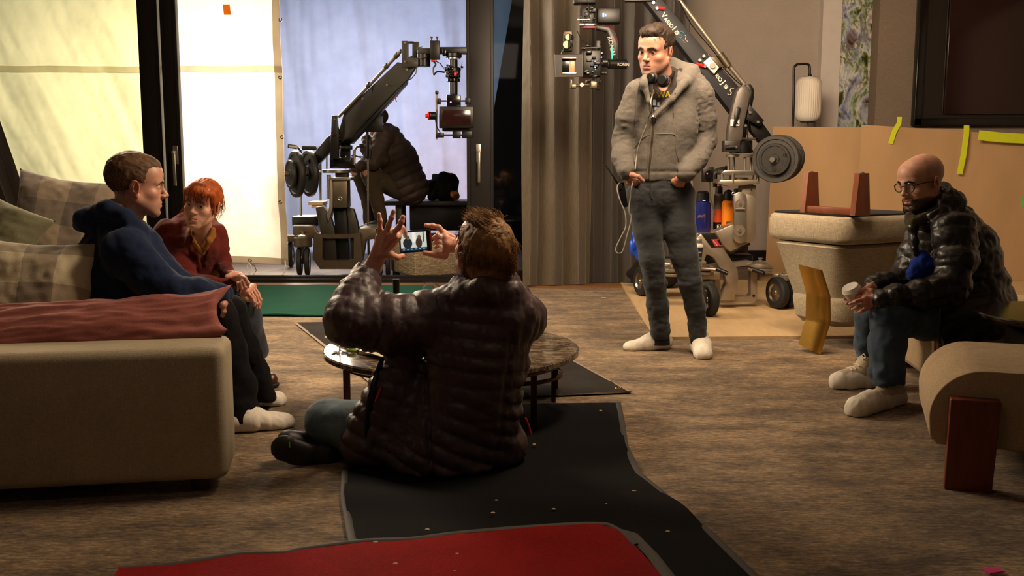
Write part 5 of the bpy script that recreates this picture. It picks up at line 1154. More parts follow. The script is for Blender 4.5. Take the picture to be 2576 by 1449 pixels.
class SDF:
    def __init__(s): s.p = []; s.lo = np.array([9e9]*3); s.hi = -s.lo; s.noise = None
    def add(s, prim, k=.01):
        s.p.append((1, prim[0], k)); s.lo = np.minimum(s.lo, prim[1]); s.hi = np.maximum(s.hi, prim[2]); return s
    def sub(s, prim, k=.005): s.p.append((-1, prim[0], k)); return s
    def chain(s, pts, rs, k=.01, **kw):
        L = 0
        for i in range(len(pts)-1):
            s.add(cap(pts[i], pts[i+1], rs[i], rs[i+1], s0=L, **kw), k); L += (Vector(pts[i+1])-Vector(pts[i])).length
        return s
    def comb(s, d, e, op, k):
        if op == 1:
            h = np.maximum(k-np.abs(d-e), 0)/k; return np.minimum(d, e)-h*h*k*.25
        h = np.maximum(k-np.abs(d+e), 0)/k; return np.maximum(d, -e)+h*h*k*.25
    def ev(s, P):
        P = np.asarray(P, dtype=F32); d = np.full(len(P), 5.0, F32)
        for op, f, k in s.p: d = s.comb(d, f(P).astype(F32), op, k)
        if s.noise is not None: d = d+s.noise(P)
        return d
    def hit(s, px, py, y0=2.0, y1=12.0):
        a = W(px, py, y0); b = W(px, py, y1); n = int((y1-y0)/.004); t = np.linspace(0, 1, n)[:, None]
        P = A3(a)+(A3(b)-A3(a))*t; d = s.ev(P); i = np.where(d < 0)[0]
        return Vector(P[i[0]].tolist()) if len(i) else None
    def mesh(s, h, smooth=1):
        B = 8; lo = s.lo-3*h; nb = np.ceil((s.hi+3*h-lo)/(h*B)).astype(int)+1
        ci = np.stack(np.meshgrid(*[np.arange(n) for n in nb], indexing='ij'), -1).reshape(-1, 3)
        cc = (lo+(ci*B+(B-1)/2)*h).astype(F32); R = B*h*.87
        es = []; d = np.full(len(cc), 5.0, F32)
        for op, f, k in s.p: e = f(cc).astype(F32); es.append(e); d = s.comb(d, e, op, k)
        act = np.abs(d) < R*1.9+.012; ai = np.where(act)[0]
        V = np.repeat(np.repeat(np.repeat(d.reshape(nb), B, 0), B, 1), B, 2)
        off = np.stack(np.meshgrid(*[np.arange(B)]*3, indexing='ij'), -1).reshape(-1, 3)
        for c0 in range(0, len(ai), 3000):
            sel = ai[c0:c0+3000]; base = ci[sel]*B
            P = (lo+(base[:, None, :]+off[None])*h).astype(F32); D = np.full(P.shape[:2], 5.0, F32)
            for (op, f, k), e in zip(s.p, es):
                rel = (op*e[sel]-R*1.7-k-.02) < (d[sel]+R*1.7) if op == 1 else (-e[sel]+R*1.7+k+.02) > (d[sel]-R*1.7)
                r = np.where(rel)[0]
                if len(r) == 0: continue
                q = f(P[r].reshape(-1, 3)).astype(F32).reshape(len(r), -1); D[r] = s.comb(D[r], q, op, k)
            if s.noise is not None: D = D+s.noise(P.reshape(-1, 3)).reshape(D.shape)
            for j in range(len(off)): V[base[:, 0]+off[j, 0], base[:, 1]+off[j, 1], base[:, 2]+off[j, 2]] = D[:, j]
        S = V < 0; cs = [(a, b, c) for a in (0, 1) for b in (0, 1) for c in (0, 1)]; X, Y, Z = V.shape
        cnt = sum(S[a:X-1+a, b:Y-1+b, c:Z-1+c].astype(np.int8) for a, b, c in cs)
        mx = (cnt > 0) & (cnt < 8); idx = np.full(mx.shape, -1, np.int64); I = np.argwhere(mx); idx[mx] = np.arange(len(I))
        val = {c: V[I[:, 0]+c[0], I[:, 1]+c[1], I[:, 2]+c[2]] for c in cs}
        acc = np.zeros((len(I), 3)); n = np.zeros(len(I))
        for a in cs:
            for ax in range(3):
                if a[ax]: continue
                b = tuple(1 if i == ax else a[i] for i in range(3)); va, vb = val[a], val[b]; m = (va < 0) != (vb < 0)
                t = va[m]/(va[m]-vb[m]); p = np.tile(np.array(a, float), (m.sum(), 1)); p[:, ax] += t; acc[m] += p; n[m] += 1
        pts = lo+(I+acc/n[:, None])*h; quads = []
        for ax in range(3):
            sl0 = [slice(1, -1)]*3; sl0[ax] = slice(0, -1); sl1 = list(sl0); sl1[ax] = slice(1, None)
            a = S[tuple(sl0)]; b = S[tuple(sl1)]; E = np.argwhere(a != b)
            if len(E) == 0: continue
            sg = a[E[:, 0], E[:, 1], E[:, 2]]; o = np.ones(3, int); o[ax] = 0; G_ = E+o; u, v = [i for i in range(3) if i != ax]
            def at(du, dv):
                g = G_.copy(); g[:, u] += du; g[:, v] += dv; return idx[g[:, 0], g[:, 1], g[:, 2]]
            q = np.stack([at(-1, -1), at(0, -1), at(0, 0), at(-1, 0)], 1)
            fl = sg if ax != 1 else ~sg; q[~fl] = q[~fl][:, ::-1]; quads.append(q)
        Q = np.concatenate(quads); Q = Q[(Q >= 0).all(1)]
        for _ in range(smooth):
            ac = np.zeros_like(pts); c_ = np.zeros(len(pts))
            for i, j in ((0, 1), (1, 2), (2, 3), (3, 0)):
                for x, y in ((i, j), (j, i)):
                    for k in range(3): ac[:, k] += np.bincount(Q[:, x], pts[Q[:, y], k], len(pts))
                    c_ += np.bincount(Q[:, x], minlength=len(pts))
            pts = pts*.5+.5*ac/np.maximum(c_, 1)[:, None]
        return pts, Q
def np_mesh(name, parts, mats, parent, cols=None):
    # parts: list of (pts, quads, material index, colours or None)
    n = 0; VV = []; QQ = []; MI = []; CO = []
    for p, q, mi, c in parts:
        VV.append(p); QQ.append(q+n); MI.append(np.full(len(q), mi)); n += len(p); CO.append(c if c is not None else np.ones((len(p), 3)))
    P = np.concatenate(VV); Q = np.concatenate(QQ); me = bpy.data.meshes.new(name)
    me.vertices.add(len(P)); me.vertices.foreach_set('co', P.astype(F32).ravel())
    me.loops.add(Q.size); me.loops.foreach_set('vertex_index', Q.astype(np.int32).ravel())
    me.polygons.add(len(Q)); me.polygons.foreach_set('loop_start', np.arange(0, Q.size, 4, dtype=np.int32)); me.polygons.foreach_set('loop_total', np.full(len(Q), 4, np.int32))
    me.update(calc_edges=True)
    at = me.color_attributes.new('Col', 'FLOAT_COLOR', 'POINT'); c4 = np.ones((len(P), 4), F32); c4[:, :3] = np.concatenate(CO); at.data.foreach_set('color', c4.ravel())
    o = link(name, me, mats, parent); me.polygons.foreach_set('material_index', np.concatenate(MI).astype(np.int32)); me.update(); return o
def solid(name, sdf, h, mat, parent, smooth=1):
    p, q = sdf.mesh(h, smooth); return np_mesh(name, [(p, q, 0, None)], mat, parent)
def mk_skin(name, rough=.48):
    m = NM(name); at = m.nd('ShaderNodeAttribute'); at.attribute_name = 'Col'
    n1 = m.noise(60, 4); n2 = m.noise(420, 3)
    m.base(m.mix(at.outputs['Color'], m.ramp(n1, [(.3, (.88, .84, .82)), (.7, (1.08, 1.06, 1.05))]), .9, 'MULTIPLY')); m.set(Roughness=rough)
    m.b.inputs['Subsurface Weight'].default_value = .12; m.b.inputs['Subsurface Scale'].default_value = .012
    m.b.inputs['Subsurface Radius'].default_value = (1, .35, .2); m.bump(n2, .12, .0015); return m.m
M['skin'] = mk_skin('skin')
def mk_eye():
    m = NM('eye'); at = m.nd('ShaderNodeAttribute'); at.attribute_name = 'Col'; m.l(at.outputs['Color'], m.b.inputs['Base Color']); m.set(Roughness=.12); return m.m
M['eye'] = mk_eye()
def head_frame(f, up=(0, 0, 1)):
    y = Vector(f).normalized(); z = Vector(up); z = (z-y*z.dot(y)).normalized(); x = y.cross(z); return Matrix((x, y, z)).transposed()
def rx(a): return Matrix.Rotation(a, 3, 'X')
def ry(a): return Matrix.Rotation(a, 3, 'Y')
def rz(a): return Matrix.Rotation(a, 3, 'Z')
def head_sdf(S, O, Mx, s, fem=0, open_=.0042, nose=1.0, jaw=1.0, gaze=0, brow=1.0):
    L = lambda pr, k, op=1: (S.add if op == 1 else S.sub)(local(pr, O, Mx, s), k*s)
    L(ell((0, -.020, .036), (.073, .094, .080)), .01); L(ell((0, .022, -.018), (.060, .064, .076)), .03)
    L(ell((0, .046, .047), (.058, .043, .048)), .035)
    for x in (-1, 1):
        L(cap((x*.051*jaw, .002, -.054), (x*.020*jaw, .062, -.094), .019, .016), .034)
        L(ell((x*.032, .040, -.056), (.019, .024, .030)), .03)
        L(cap((x*.040, .067, .0185), (x*.008, .0835, .0150), .0100*brow, .0092*brow), .016)
    L(ell((0, .072, -.098), (.023*jaw, .0165, .018)), .022); L(ell((0, .056, -.064), (.033, .034, .026)), .024)
    for x in (-1, 1):
        L(ell((x*.032, .091, -.001), (.0155, .012, .0105)), .014, -1)
        L(ell((x*.043, .051, -.026), (.020, .022, .017)), .022)
    L(cap((0, .080, .010), (0, .099*nose, -.026), .0074, .0090), .012); L(ell((0, .102*nose, -.030), (.0102, .0092, .0088)), .008); L(cap((0, .088, -.048), (0, .097*nose, -.037), .0045, .0045), .006)
    for x in (-1, 1):
        L(ell((x*.0118, .091*nose, -.034), (.0078, .0098, .0072)), .006)
        L(ell((x*.0065, .098*nose, -.0415), (.0026, .0040, .0026)), .003, -1)
        L(cap((x*.0225, .075, -.0650), (x*.004, .0880, -.0605), .0032, .0046), .006)
        L(cap((x*.018, .077, -.0680), (0, .0865, -.0712), .0036, .0058), .006)
        L(cap((x*.024, .081, -.0660), (0, .0950, -.0655), .0012, .0020), .004, -1)
        L(ell((x*.0305, .0695, .0), (.0146, .0146, .0136)), .004)
        L(ell((x*.0305, .0850, -.0015), (.0122, .0105, open_)), .0016, -1)
        L(cap((x*.018, .0830, .0070), (x*.044, .0745, .0050), .0013), .003, -1)
        ea = ry(x*.16)@rz(-x*.40)
        L(ell((x*.0785, -.010, -.007), (.0078, .0205, .0300), ea), .006)
        L(ell((x*.0845, -.007, -.002), (.0050, .0110, .0195), ea), .005, -1)
        L(ell((x*.0760, -.002, -.036), (.0065, .0085, .0100)), .006); L(ell((x*.0790, .0035, -.012), (.004, .004, .006)), .003); L(cap((x*.0825, -.010, .012), (x*.0835, -.017, -.012), .0022, .0025), .003)
    L(ell((0, .0925, -.086), (.016, .0060, .0040)), .010, -1)
def eyes(O, Mx, s, gaze=(0, 1, 0), iris=(.035, .02, .012)):
    out = []; g = Vector(gaze).normalized()
    for x in (-1, 1):
        mb = MB().sph((0, 0, 0), .0134*s, 16); V = np.array(mb.v); d = (V/(.0136*s))@np.array(g)
        col = np.tile(np.array([.62, .56, .52]), (len(V), 1)); col[d > .84] = iris; col[d > .955] = (.005, .005, .005)
        Mn = np.array(Mx); W_ = V@Mn.T+np.array(O)+Mn@np.array((x*.0305*s, .0694*s, 0))
        Q = np.array([f for f in mb.f]); out.append((W_, Q, 1, col))
    return out
def skin_cols(P, O, Mx, s, tone=(.50, .27, .185), stubble=0, beard=None, brows=(.10, .06, .04), lips=(.42, .14, .12), buzz=0, bw=1.0, red=.15):
    q = ((P-np.array(O))@np.array(Mx))/s; x, y, z = q.T; ax = np.abs(x); c = np.tile(np.array(tone), (len(P), 1))
    def blend(m, col): nonlocal c; m = np.clip(m, 0, 1)[:, None]; c = c*(1-m)+np.array(col)*m
    g = lambda a, b, cc, sa, sb, sc: np.exp(-(((ax-a)/sa)**2+((y-b)/sb)**2+((z-cc)/sc)**2))
    blend(red*2*(g(.045, .06, -.03, .02, .03, .02)+g(0, .105, -.032, .012, .012, .012)), (tone[0]*1.0, tone[1]*.66, tone[2]*.62))
    blend(.8*g(.079, -.01, -.01, .012, .03, .04), (tone[0]*1.02, tone[1]*.62, tone[2]*.58))
    nzv = .5+.5*vn((q*260).astype(F32))
    if stubble:
        m = np.clip((-.045-z)/.02, 0, 1)*np.clip((y+.02)/.03, 0, 1); m = m*(1-g(0, .088, -.066, .020, .012, .008)); blend(stubble*m*(.5+.5*nzv), (.13, .09, .075))
    if beard is not None:
        m = np.clip((-.050-z-.25*np.maximum(0, .03-y))/.010, 0, 1)*np.clip((y+.015)/.02, 0, 1)*(z > -.15); m = np.maximum(m, np.exp(-(((z+.0525)/.006)**2+((ax)/.028)**4))*(y > .05))
        m = m*(1-np.exp(-(((z+.067)/.0065)**2+(ax/.019)**4+((y-.088)/.02)**2))); blend(.93*m*(.75+.25*nzv), beard)
    if buzz: m = np.clip((z-.012-.6*np.maximum(0, y-.01))/.02, 0, 1)*0+np.clip((.045-y-.3*np.abs(z-.02))/.02, 0, 1)*np.clip((z+.045)/.015, 0, 1)*(1-np.clip((z-.085)/.03, 0, 1)); m = m*(1-g(.079, -.01, -.01, .014, .025, .034)); blend(buzz*m*(.6+.4*nzv), (.10, .07, .06))
    zb = .0175+.004*np.sin(np.clip((ax-.012)/.036, 0, 1)*PI)-.006*np.clip((ax-.034)/.014, 0, 1)
    m = np.clip(1.4-np.abs(z-zb)/(.0048*bw), 0, 1)*(ax > .009)*(ax < .049)*(y > .05); blend(m*(.6+.4*nzv)*1.2, brows)
    m = np.exp(-(((z+.0605)/.0040)**2+(ax/.020)**4))*(y > .073)+np.exp(-(((z+.0705)/.0052)**2+(ax/.017)**4))*(y > .073); blend(m*.85, lips)
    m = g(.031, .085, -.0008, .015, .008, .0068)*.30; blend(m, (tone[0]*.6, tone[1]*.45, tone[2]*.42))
    return c
def limb_cols(P, tone, seed=0):
    n = .5+.5*vn((P*40).astype(F32)); c = np.array(tone)[None]*(1.0+.10*(n[:, None]-.5)); c[:, 1] *= .93; c[:, 2] *= .93; return c
def hand_px(S, wrist, knuck, fingers, thumb, rw=.024, rf=.0088, flat=.72, nrm=(0, 1, 0)):
    # wrist: point; knuck: 4 points index..little; fingers: 4 lists of points; thumb list
    for kk in knuck: S.add(cap(wrist, kk, rw*.72, .0125, sq=(nrm, flat)), .016)
    for i in range(3): S.add(cap(knuck[i], knuck[i+1], .0125, .0115), .010)
    for i, (kk, f) in enumerate(zip(knuck, fingers)):
        r = rf*(1.0, 1.03, .98, .86)[i]; pts = [kk]+f; n = len(pts)
        rs = [r*1.12]+[r*(1.0-.20*j/(n-1)) for j in range(1, n)]
        S.chain(pts, rs, .004)
        for p in f[:-1]: S.add(ell(p, (r*1.0,)*3), .004)
    n = len(thumb); S.chain(thumb, [.017]+[.0115-.002*j/(n-1) for j in range(1, n)], .010)
def strands(name, parent, O, Mx, s, n, mask, flow, L, r, mat, shell=((0, -.020, .040), (.080, .101, .086)), seed=0, lift=.15, seg=5, curl=.0, grav=0.0):
    rg = np.random.RandomState(seed); c0 = np.array(shell[0]); rr = np.array(shell[1]); Mn = np.array(Mx); VS = []; FS = []; cnt = 0; tries = 0; base = 0
    while cnt < n and tries < n*40:
        tries += 1; d = rg.normal(size=3); d /= np.linalg.norm(d); p = c0+rr*d
        if not mask(p): continue
        nrm = d/rr; nrm /= np.linalg.norm(nrm); p = p-nrm*.004; Ls = L*(.6+.7*rg.rand()); q = p.copy(); pts = [q.copy()]; ph = rg.normal(size=3)*.35; lf = lift*(.3+1.2*rg.rand())
        for i in range(seg):
            dd = (q-c0)/rr**2; nn = dd/np.linalg.norm(dd); fl = np.array(flow(q))+ph*.5+curl*rg.normal(size=3); fl = fl-nn*fl@nn; fl /= np.linalg.norm(fl)+1e-6
            fl = fl+nn*lf*(1 if i < seg-2 else .35); fl[2] -= grav*i/seg; q = q+fl/np.linalg.norm(fl)*Ls/seg; pts.append(q.copy())
        pts = np.array(pts); m = len(pts)
        for i, q in enumerate(pts):
            t = pts[min(i+1, m-1)]-pts[max(i-1, 0)]; t /= np.linalg.norm(t)+1e-9; u = np.cross(t, nrm); u /= np.linalg.norm(u)+1e-9; v = np.cross(t, u); w_ = r*(1-.85*(i/(m-1))**1.5)
            for k in range(3): a = 2*PI*k/3; VS.append(q+(u*math.cos(a)*1.4+v*math.sin(a))*w_)
        for i in range(m-1):
            for k in range(3): FS.append((base+i*3+k, base+i*3+(k+1) % 3, base+i*3+3+(k+1) % 3, base+i*3+3+k))
        base += m*3; cnt += 1
    P = np.array(VS)*s@Mn.T+np.array(O); return np_mesh(name, [(P, np.array(FS), 0, None)], mat, parent)
def face_hair(name, parent, P, O, Mx, s, sel, n, L, r, mat, down=.6, side=0, seed=0):
    q = ((P-np.array(O))@np.array(Mx))/s; idx = np.where(sel(q[:, 0], q[:, 1], q[:, 2]))[0]
    if len(idx) == 0: return None
    rg = np.random.RandomState(seed); VS = []; FS = []; b = 0
    for i in rg.choice(idx, n):
        p = q[i]+rg.normal(size=3)*.0010; nn = p-np.array((0, .0, p[2]*.6)); nn /= np.linalg.norm(nn); d = nn*(.55 if side == 0 else .22)+np.array((side*np.sign(p[0]), 0, -down))+rg.normal(size=3)*.18; d /= np.linalg.norm(d); l = L*(.6+.8*rg.rand())
        t = np.cross(d, nn); t /= np.linalg.norm(t)+1e-9; u = np.cross(t, d)
        for k, (f, w_) in enumerate(((-.2, 1), (.5, .8), (1, .15))):
            c = p+d*l*f-nn*(.3*l*f*f)
            for a in (0, 2.09, 4.19): VS.append(c+(t*math.cos(a)+u*math.sin(a))*r*w_)
        for k in range(2):
            for a in range(3): FS.append((b+k*3+a, b+k*3+(a+1) % 3, b+k*3+3+(a+1) % 3, b+k*3+3+a))
        b += 9
    W_ = np.array(VS)*s@np.array(Mx).T+np.array(O); return np_mesh(name, [(W_, np.array(FS), 0, None)], mat, parent)
BROW = lambda wd=.0030, z0=.0175: (lambda x, y, z: (np.abs(x) > .010)*(np.abs(x) < .047)*(y > .045)*(np.abs(z-(z0+.004*np.sin(np.clip((np.abs(x)-.012)/.036, 0, 1)*PI)-.006*np.clip((np.abs(x)-.034)/.014, 0, 1))) < wd))
def top_z(S, x, y, z0=.3, z1=0.0):
    z = np.linspace(z0, z1, 300); P = np.stack([np.full(300, x), np.full(300, y), z], 1); i = np.where(S.ev(P) < 0)[0]; return float(z[i[0]]) if len(i) else z1
def hair_mat(name, c1, c2, rough=.5):
    m = NM(name); m.set(Roughness=max(rough, .6)); m.b.inputs['Specular IOR Level'].default_value = .25; n_ = m.noise(28, 4); g = m.noise(700, 2)
    m.base(m.mix(m.ramp(n_, [(.3, c1), (.7, c2)]), m.ramp(g, [(.3, (.7, .7, .7)), (.7, (1.2, 1.2, 1.2))]), .8, 'MULTIPLY')); m.bump(g, .3, .002); return m.m
def wrinkle(P, f, amp, seed=0, st=(1, 1, 1)):
    q = P*np.array(st, F32)*f+seed; a = vn(q); b = vn(q*2.1+7); return amp*(np.abs(a)*-1.2+.5*b+.35)
def finish_person(root, S_body, h, extra, mats=None):
    p, q = S_body.mesh(h, 1); parts = [(p, q, 0, limb_cols(p, (.5, .27, .185)))]+extra
    return np_mesh('body', parts, [M['skin'], M['eye']], root)
def jacketmat(name, c, rough, bump=.2, coat=0):
    m = NM(name); m.set(Roughness=rough); n1 = m.noise(30, 5, None, .6, .6); n2 = m.noise(140, 3)
    cc = lin(c)[:3]; m.base(m.ramp(n1, [(.3, tuple(x*.85 for x in cc)), (.7, tuple(x*1.15 for x in cc))])); m.bump(m.mix(n1, n2, .3), bump, .006); m.b.inputs['Coat Weight'].default_value = coat; m.b.inputs['Coat Roughness'].default_value = .25; return m.m
def mk_denim(name, c1, c2, c3):
    m = NM(name); m.set(Roughness=.88); a = m.noise(6, 5); g = m.noise(1, 2, m.coord((500, 500, 160)))
    m.base(m.mix(m.ramp(a, [(.32, c1), (.52, c2), (.72, c3)]), m.ramp(g, [(.3, (.7, .7, .7)), (.7, (1.2, 1.2, 1.2))]), .8, 'MULTIPLY')); m.bump(g, .3, .002); m.b.inputs['Sheen Weight'].default_value = .15; return m.m
M['cover'] = fabric('shoe_cover_fabric', '#dad3c5', .8, .04, 2500, .04, .1, 10)
def shoe_cover(parent, heel, toe, w_, hgt, open_h=0, seed=0, name='shoe_cover', zoff=0):
    heel = Vector(heel); toe = Vector(toe); d = (toe-heel); d.z = 0; dn = d.normalized(); sd = Vector((-dn.y, dn.x, 0)); S = SDF()
    P = lambda t, z: heel+d*t+Vector((0, 0, z+zoff))
    S.add(cap(P(.12, hgt*.45), P(.45, hgt*.50), w_*.42, w_*.44, sq=((0, 0, 1), 1.0)), .02)
    S.add(cap(P(.40, hgt*.42), P(.86, hgt*.24), w_*.46, w_*.40, sq=((0, 0, 1), .8)), .03)
    S.add(cap(P(.80, hgt*.20), P(.88, hgt*.20), w_*.36, w_*.34, sq=((0, 0, 1), .7)), .02)
    S.add(cap(P(.14, hgt*.45), P(.30, hgt*.98), w_*.36, w_*.32), .03)
    S.sub(ell(P(.27, hgt*1.35), (w_*.34,)*3), .012)
    S.sub(planes([((0, 0, zoff+.001), (0, 0, 1))]), .006)
    S.noise = lambda Q: wrinkle(Q, 20, .0045, seed, (1, 1, .35))+wrinkle(Q, 52, .0020, seed+3, (1, 1, .3))
    return solid(name, S, .0045, M['cover'], parent)
# ================================================================ PEOPLE
Vv = Vector
def V3(*a): return Vector(a)
_lm = NM('spectacle_lens'); _lm.n.remove(_lm.b); _a = _lm.nd('ShaderNodeBsdfTransparent'); _b = _lm.nd('ShaderNodeBsdfGlossy'); _b.inputs['Roughness'].default_value = .05
_x = _lm.nd('ShaderNodeMixShader'); _x.inputs[0].default_value = .06; _lm.l(_a.outputs[0], _x.inputs[1]); _lm.l(_b.outputs[0], _x.inputs[2]); _lm.l(_x.outputs[0], _lm.o.inputs[0]); M['lens'] = _lm.m
# ---------------------------------------------------------------- standing man (grey hooded top)
def standing_man():
    root = thing('person', 'person standing in grey zip hooded top and dark jeans, hands in pockets', 'person', W(1690, 890, 5.6)*Vv((1, 0, 0))+Vv((0, 5.62, 0)))
    f = Vv((-.60, -.77, -.20)); Mx = head_frame(f, (.10, 0, 1)); s = 1.13; O = W(1649, 127, 5.60)
    tone = (.37, .185, .125)
    H = SDF(); head_sdf(H, O, Mx, s, jaw=1.12, open_=.0028, nose=1.04, brow=1.2)
    nb = W(1672, 215, 5.68); H.add(cap(O+Mx@Vv((0, -.022, -.055))*s, nb, .057, .066), .03)
    hp, hq = H.mesh(.0030, 1); hc = skin_cols(hp, O, Mx, s, tone, stubble=.35, brows=(.05, .03, .022), bw=1.3)
    # hands, mostly inside the pockets
    K = SDF(); wr = W(1580, 436, 5.50)
    hand_px(K, wr, [W(1602, 450, 5.51), W(1596, 456, 5.52), W(1589, 460, 5.54), W(1582, 461, 5.56)], [[W(1610, 463, 5.61), W(1614, 478, 5.66)], [W(1604, 468, 5.61), W(1606, 482, 5.66)], [W(1597, 470, 5.62), W(1599, 482, 5.66)], [W(1592, 468, 5.64), W(1594, 480, 5.68)]], [W(1590, 440, 5.45), W(1606, 444, 5.42), W(1619, 455, 5.42)], rw=.026)
    wl = W(1722, 440, 5.50)
    hand_px(K, wl, [W(1694, 456, 5.53), W(1700, 461, 5.53), W(1708, 464, 5.54), W(1716, 464, 5.55)], [[W(1690, 466, 5.62), W(1688, 478, 5.66)], [W(1696, 470, 5.62), W(1694, 482, 5.66)], [W(1703, 472, 5.62), W(1701, 484, 5.66)], [W(1710, 472, 5.62), W(1708, 484, 5.66)]], [W(1706, 452, 5.52), W(1698, 460, 5.56), W(1692, 468, 5.62)], rw=.026)
    kp, kq = K.mesh(.0034, 1)
    B = SDF(); ch = W(1678, 270, 5.68); pv = W(1660, 480, 5.68)
    B.add(cap(nb, ch, .06, .12, sq=((0, 1, 0), .7)), .05); B.add(cap(ch, pv, .13, .13, sq=((0, 1, 0), .7)), .05)
    shR, shL = W(1606, 232, 5.62), W(1762, 240, 5.72); elR, elL = W(1568, 350, 5.66), W(1776, 352, 5.76)
    B.chain([ch+Vv((0, .05, 0)), shR+Vv((0, .06, 0)), elR, wr], [.05, .04, .036, .026], .02); B.chain([ch+Vv((0, .05, 0)), shL+Vv((0, .05, 0)), elL, wl], [.05, .04, .036, .026], .02)
    hR, kR, aR_ = W(1622, 505, 5.66), W(1640, 660, 5.64), W(1662, 842, 5.72); hL, kL, aL = W(1702, 505, 5.66), W(1722, 665, 5.60), W(1756, 850, 5.62)
    B.chain([pv, hR, kR, aR_], [.10, .075, .05, .035], .03); B.chain([pv, hL, kL, aL], [.10, .075, .05, .035], .03)
    bp, bq = B.mesh(.012, 1)
    np_mesh('body', [(hp, hq, 0, hc), (kp, kq, 0, limb_cols(kp, (.42, .21, .14))), (bp, bq, 0, limb_cols(bp, tone))]+eyes(O, Mx, s, (-.1, 1, -.25)), [M['skin'], M['eye']], root)
    # hair: short, greying brown
    hm = hair_mat('greying_brown_hair', '#1c140f', '#30251d')
    face_hair('eyebrows', root, hp, O, Mx, s, BROW(.0038), 420, .006, .00045, hm, .1, .9, 4)
    Hh = SDF(); Hh.add(local(ell((0, -.020, .042), (.0795, .102, .088)), O, Mx, s), .01); Hh.add(local(ell((0, .036, .092), (.060, .058, .036)), O, Mx, s), .02)
    Hh.sub(local(ell((0, .120, .012), (.088, .062, .046)), O, Mx, s), .006); Hh.sub(local(ell((0, .09, -.055), (.10, .085, .066)), O, Mx, s), .010); Hh.sub(local(planes([((0, 0, -.045), (0, -.3, 1))]), O, Mx, s), .008)
    for x in (-1, 1): Hh.sub(local(ell((x*.083, .0, -.012), (.022, .026, .038)), O, Mx, s), .006)
    Mn = np.array(Mx)
    def hn(P): q = ((P-np.array(O))@Mn/s); q2 = np.stack([q[:, 0]*90, q[:, 1]*34, q[:, 2]*45], 1).astype(F32); return .0050*vn(q2)+.0022*vn(q2*2.3)
    Hh.noise = hn; solid('hair', Hh, .0028, hm, root)
    strands('hair_tufts', root, O, Mx, s, 1500, lambda p: p[2] > -.03 and not (p[1] > .052 and p[2] < .070) and not (abs(p[0]) > .06 and p[2] < .02 and p[1] > -.03), lambda q: (.15 if q[0] > 0 else -.15, .9 if q[2] > .06 else -.5, -.2 if q[2] > .06 else -1), .028, .0008, hm, seed=5, lift=.10, shell=((0, -.016, .044), (.079, .103, .088)))
    # hooded top
    g = fabric('grey_marl_knit', '#625d57', .95, .10, 500, .35, .25, 30)
    T = SDF(); sqY = ((0, 1, 0), .72)
    T.add(cap(W(1684, 236, 5.70), W(1672, 320, 5.67), .160, .178, sq=sqY), .04); T.add(cap(W(1672, 320, 5.67), W(1658, 432, 5.66), .178, .172, sq=((0, 1, 0), .80)), .04)
    T.add(cap(W(1612, 226, 5.66), W(1755, 226, 5.72), .062, .070), .06); T.add(cap(W(1640, 204, 5.66), W(1740, 196, 5.72), .045, .050), .04)
    T.chain([shR, W(1580, 295, 5.63), elR, W(1565, 395, 5.60), W(1576, 430, 5.51)], [.075, .068, .062, .058, .050], .022)
    T.chain([shL, W(1773, 300, 5.74), elL, W(1754, 400, 5.64), W(1725, 437, 5.50)], [.080, .066, .060, .058, .050], .022)
    # hood piled behind the neck and running down the opening
    T.chain([W(1622, 212, 5.52), W(1632, 182, 5.60), W(1690, 168, 5.78), W(1738, 182, 5.72), W(1722, 210, 5.60)], [.030, .030, .050, .046, .034], .02)
    T.chain([W(1622, 212, 5.52), W(1634, 255, 5.50), W(1642, 292, 5.515)], [.022, .014, .010], .012); T.chain([W(1722, 208, 5.57), W(1690, 250, 5.515), W(1645, 294, 5.515)], [.028, .016, .010], .012)
    # neck hole and open front
    T.sub(cap(W(1676, 150, 5.62), W(1670, 222, 5.62), .066, .060), .012)
    def wedge(pts, y0, y1):
        c = sum(((Vv((W(*p, 5.5).x, W(*p, 5.5).z))) for p in pts), Vv((0, 0)))/len(pts); L = []
        for i in range(len(pts)):
            a = W(*pts[i], 5.5); b = W(*pts[(i+1) % len(pts)], 5.5); n = Vv((b.z-a.z, 0, -(b.x-a.x)))
            if n.dot(Vv((c.x, 0, c.y))-Vv((a.x, 0, a.z))) > 0: n = -n
            L.append((a, n))
        L += [((0, y1, 0), (0, 1, 0)), ((0, y0, 0), (0, -1, 0))]; return planes(L)
    T.sub(wedge([(1630, 196), (1643, 290), (1706, 214), (1706, 180), (1636, 180)], 5.2, 5.60), .010)
    for y0, px0, px1 in ((438, 1600, 1720),): pass
    def tn(P):
        w1 = wrinkle(P, 9, .010, 3, (1, 1, 1.5)); w2 = wrinkle(P, 26, .004, 8, (1, 1, 2.0)); zb = W(1660, 432, 5.5).z; zc = W(1570, 425, 5.5).z
        rib = .0010*np.sin(P[:, 0]*520)*(P[:, 2] < zb); cr = .010*np.exp(-((P[:, 2]-zb)/.008)**2)
        arm = (np.abs(P[:, 0]-W(1668, 300, 5.6).x) > .19); return w1*.35+w2*(.45+.7*arm)+(rib+cr*.6)*(~arm)
    T.noise = tn
    T.sub(planes([(W(1660, 455, 5.55), (0, 0, 1)), (W(1592, 400, 5.5), (-1, 0, 0)), (W(1694, 400, 5.5), (1, 0, 0))]), .004)
    top_ = solid('hooded_top', T, .0062, g, root)
    # t-shirt
    TS = SDF(); TS.add(cap(W(1684, 236, 5.69), W(1668, 320, 5.66), .150, .165, sq=((0, 1, 0), .70)), .03); TS.add(cap(W(1646, 205, 5.66), W(1706, 200, 5.70), .05, .05), .05); TS.sub(cap(W(1674, 160, 5.60), W(1668, 206, 5.58), .058, .056), .008)
    TS.noise = lambda P: wrinkle(P, 18, .004, 5)
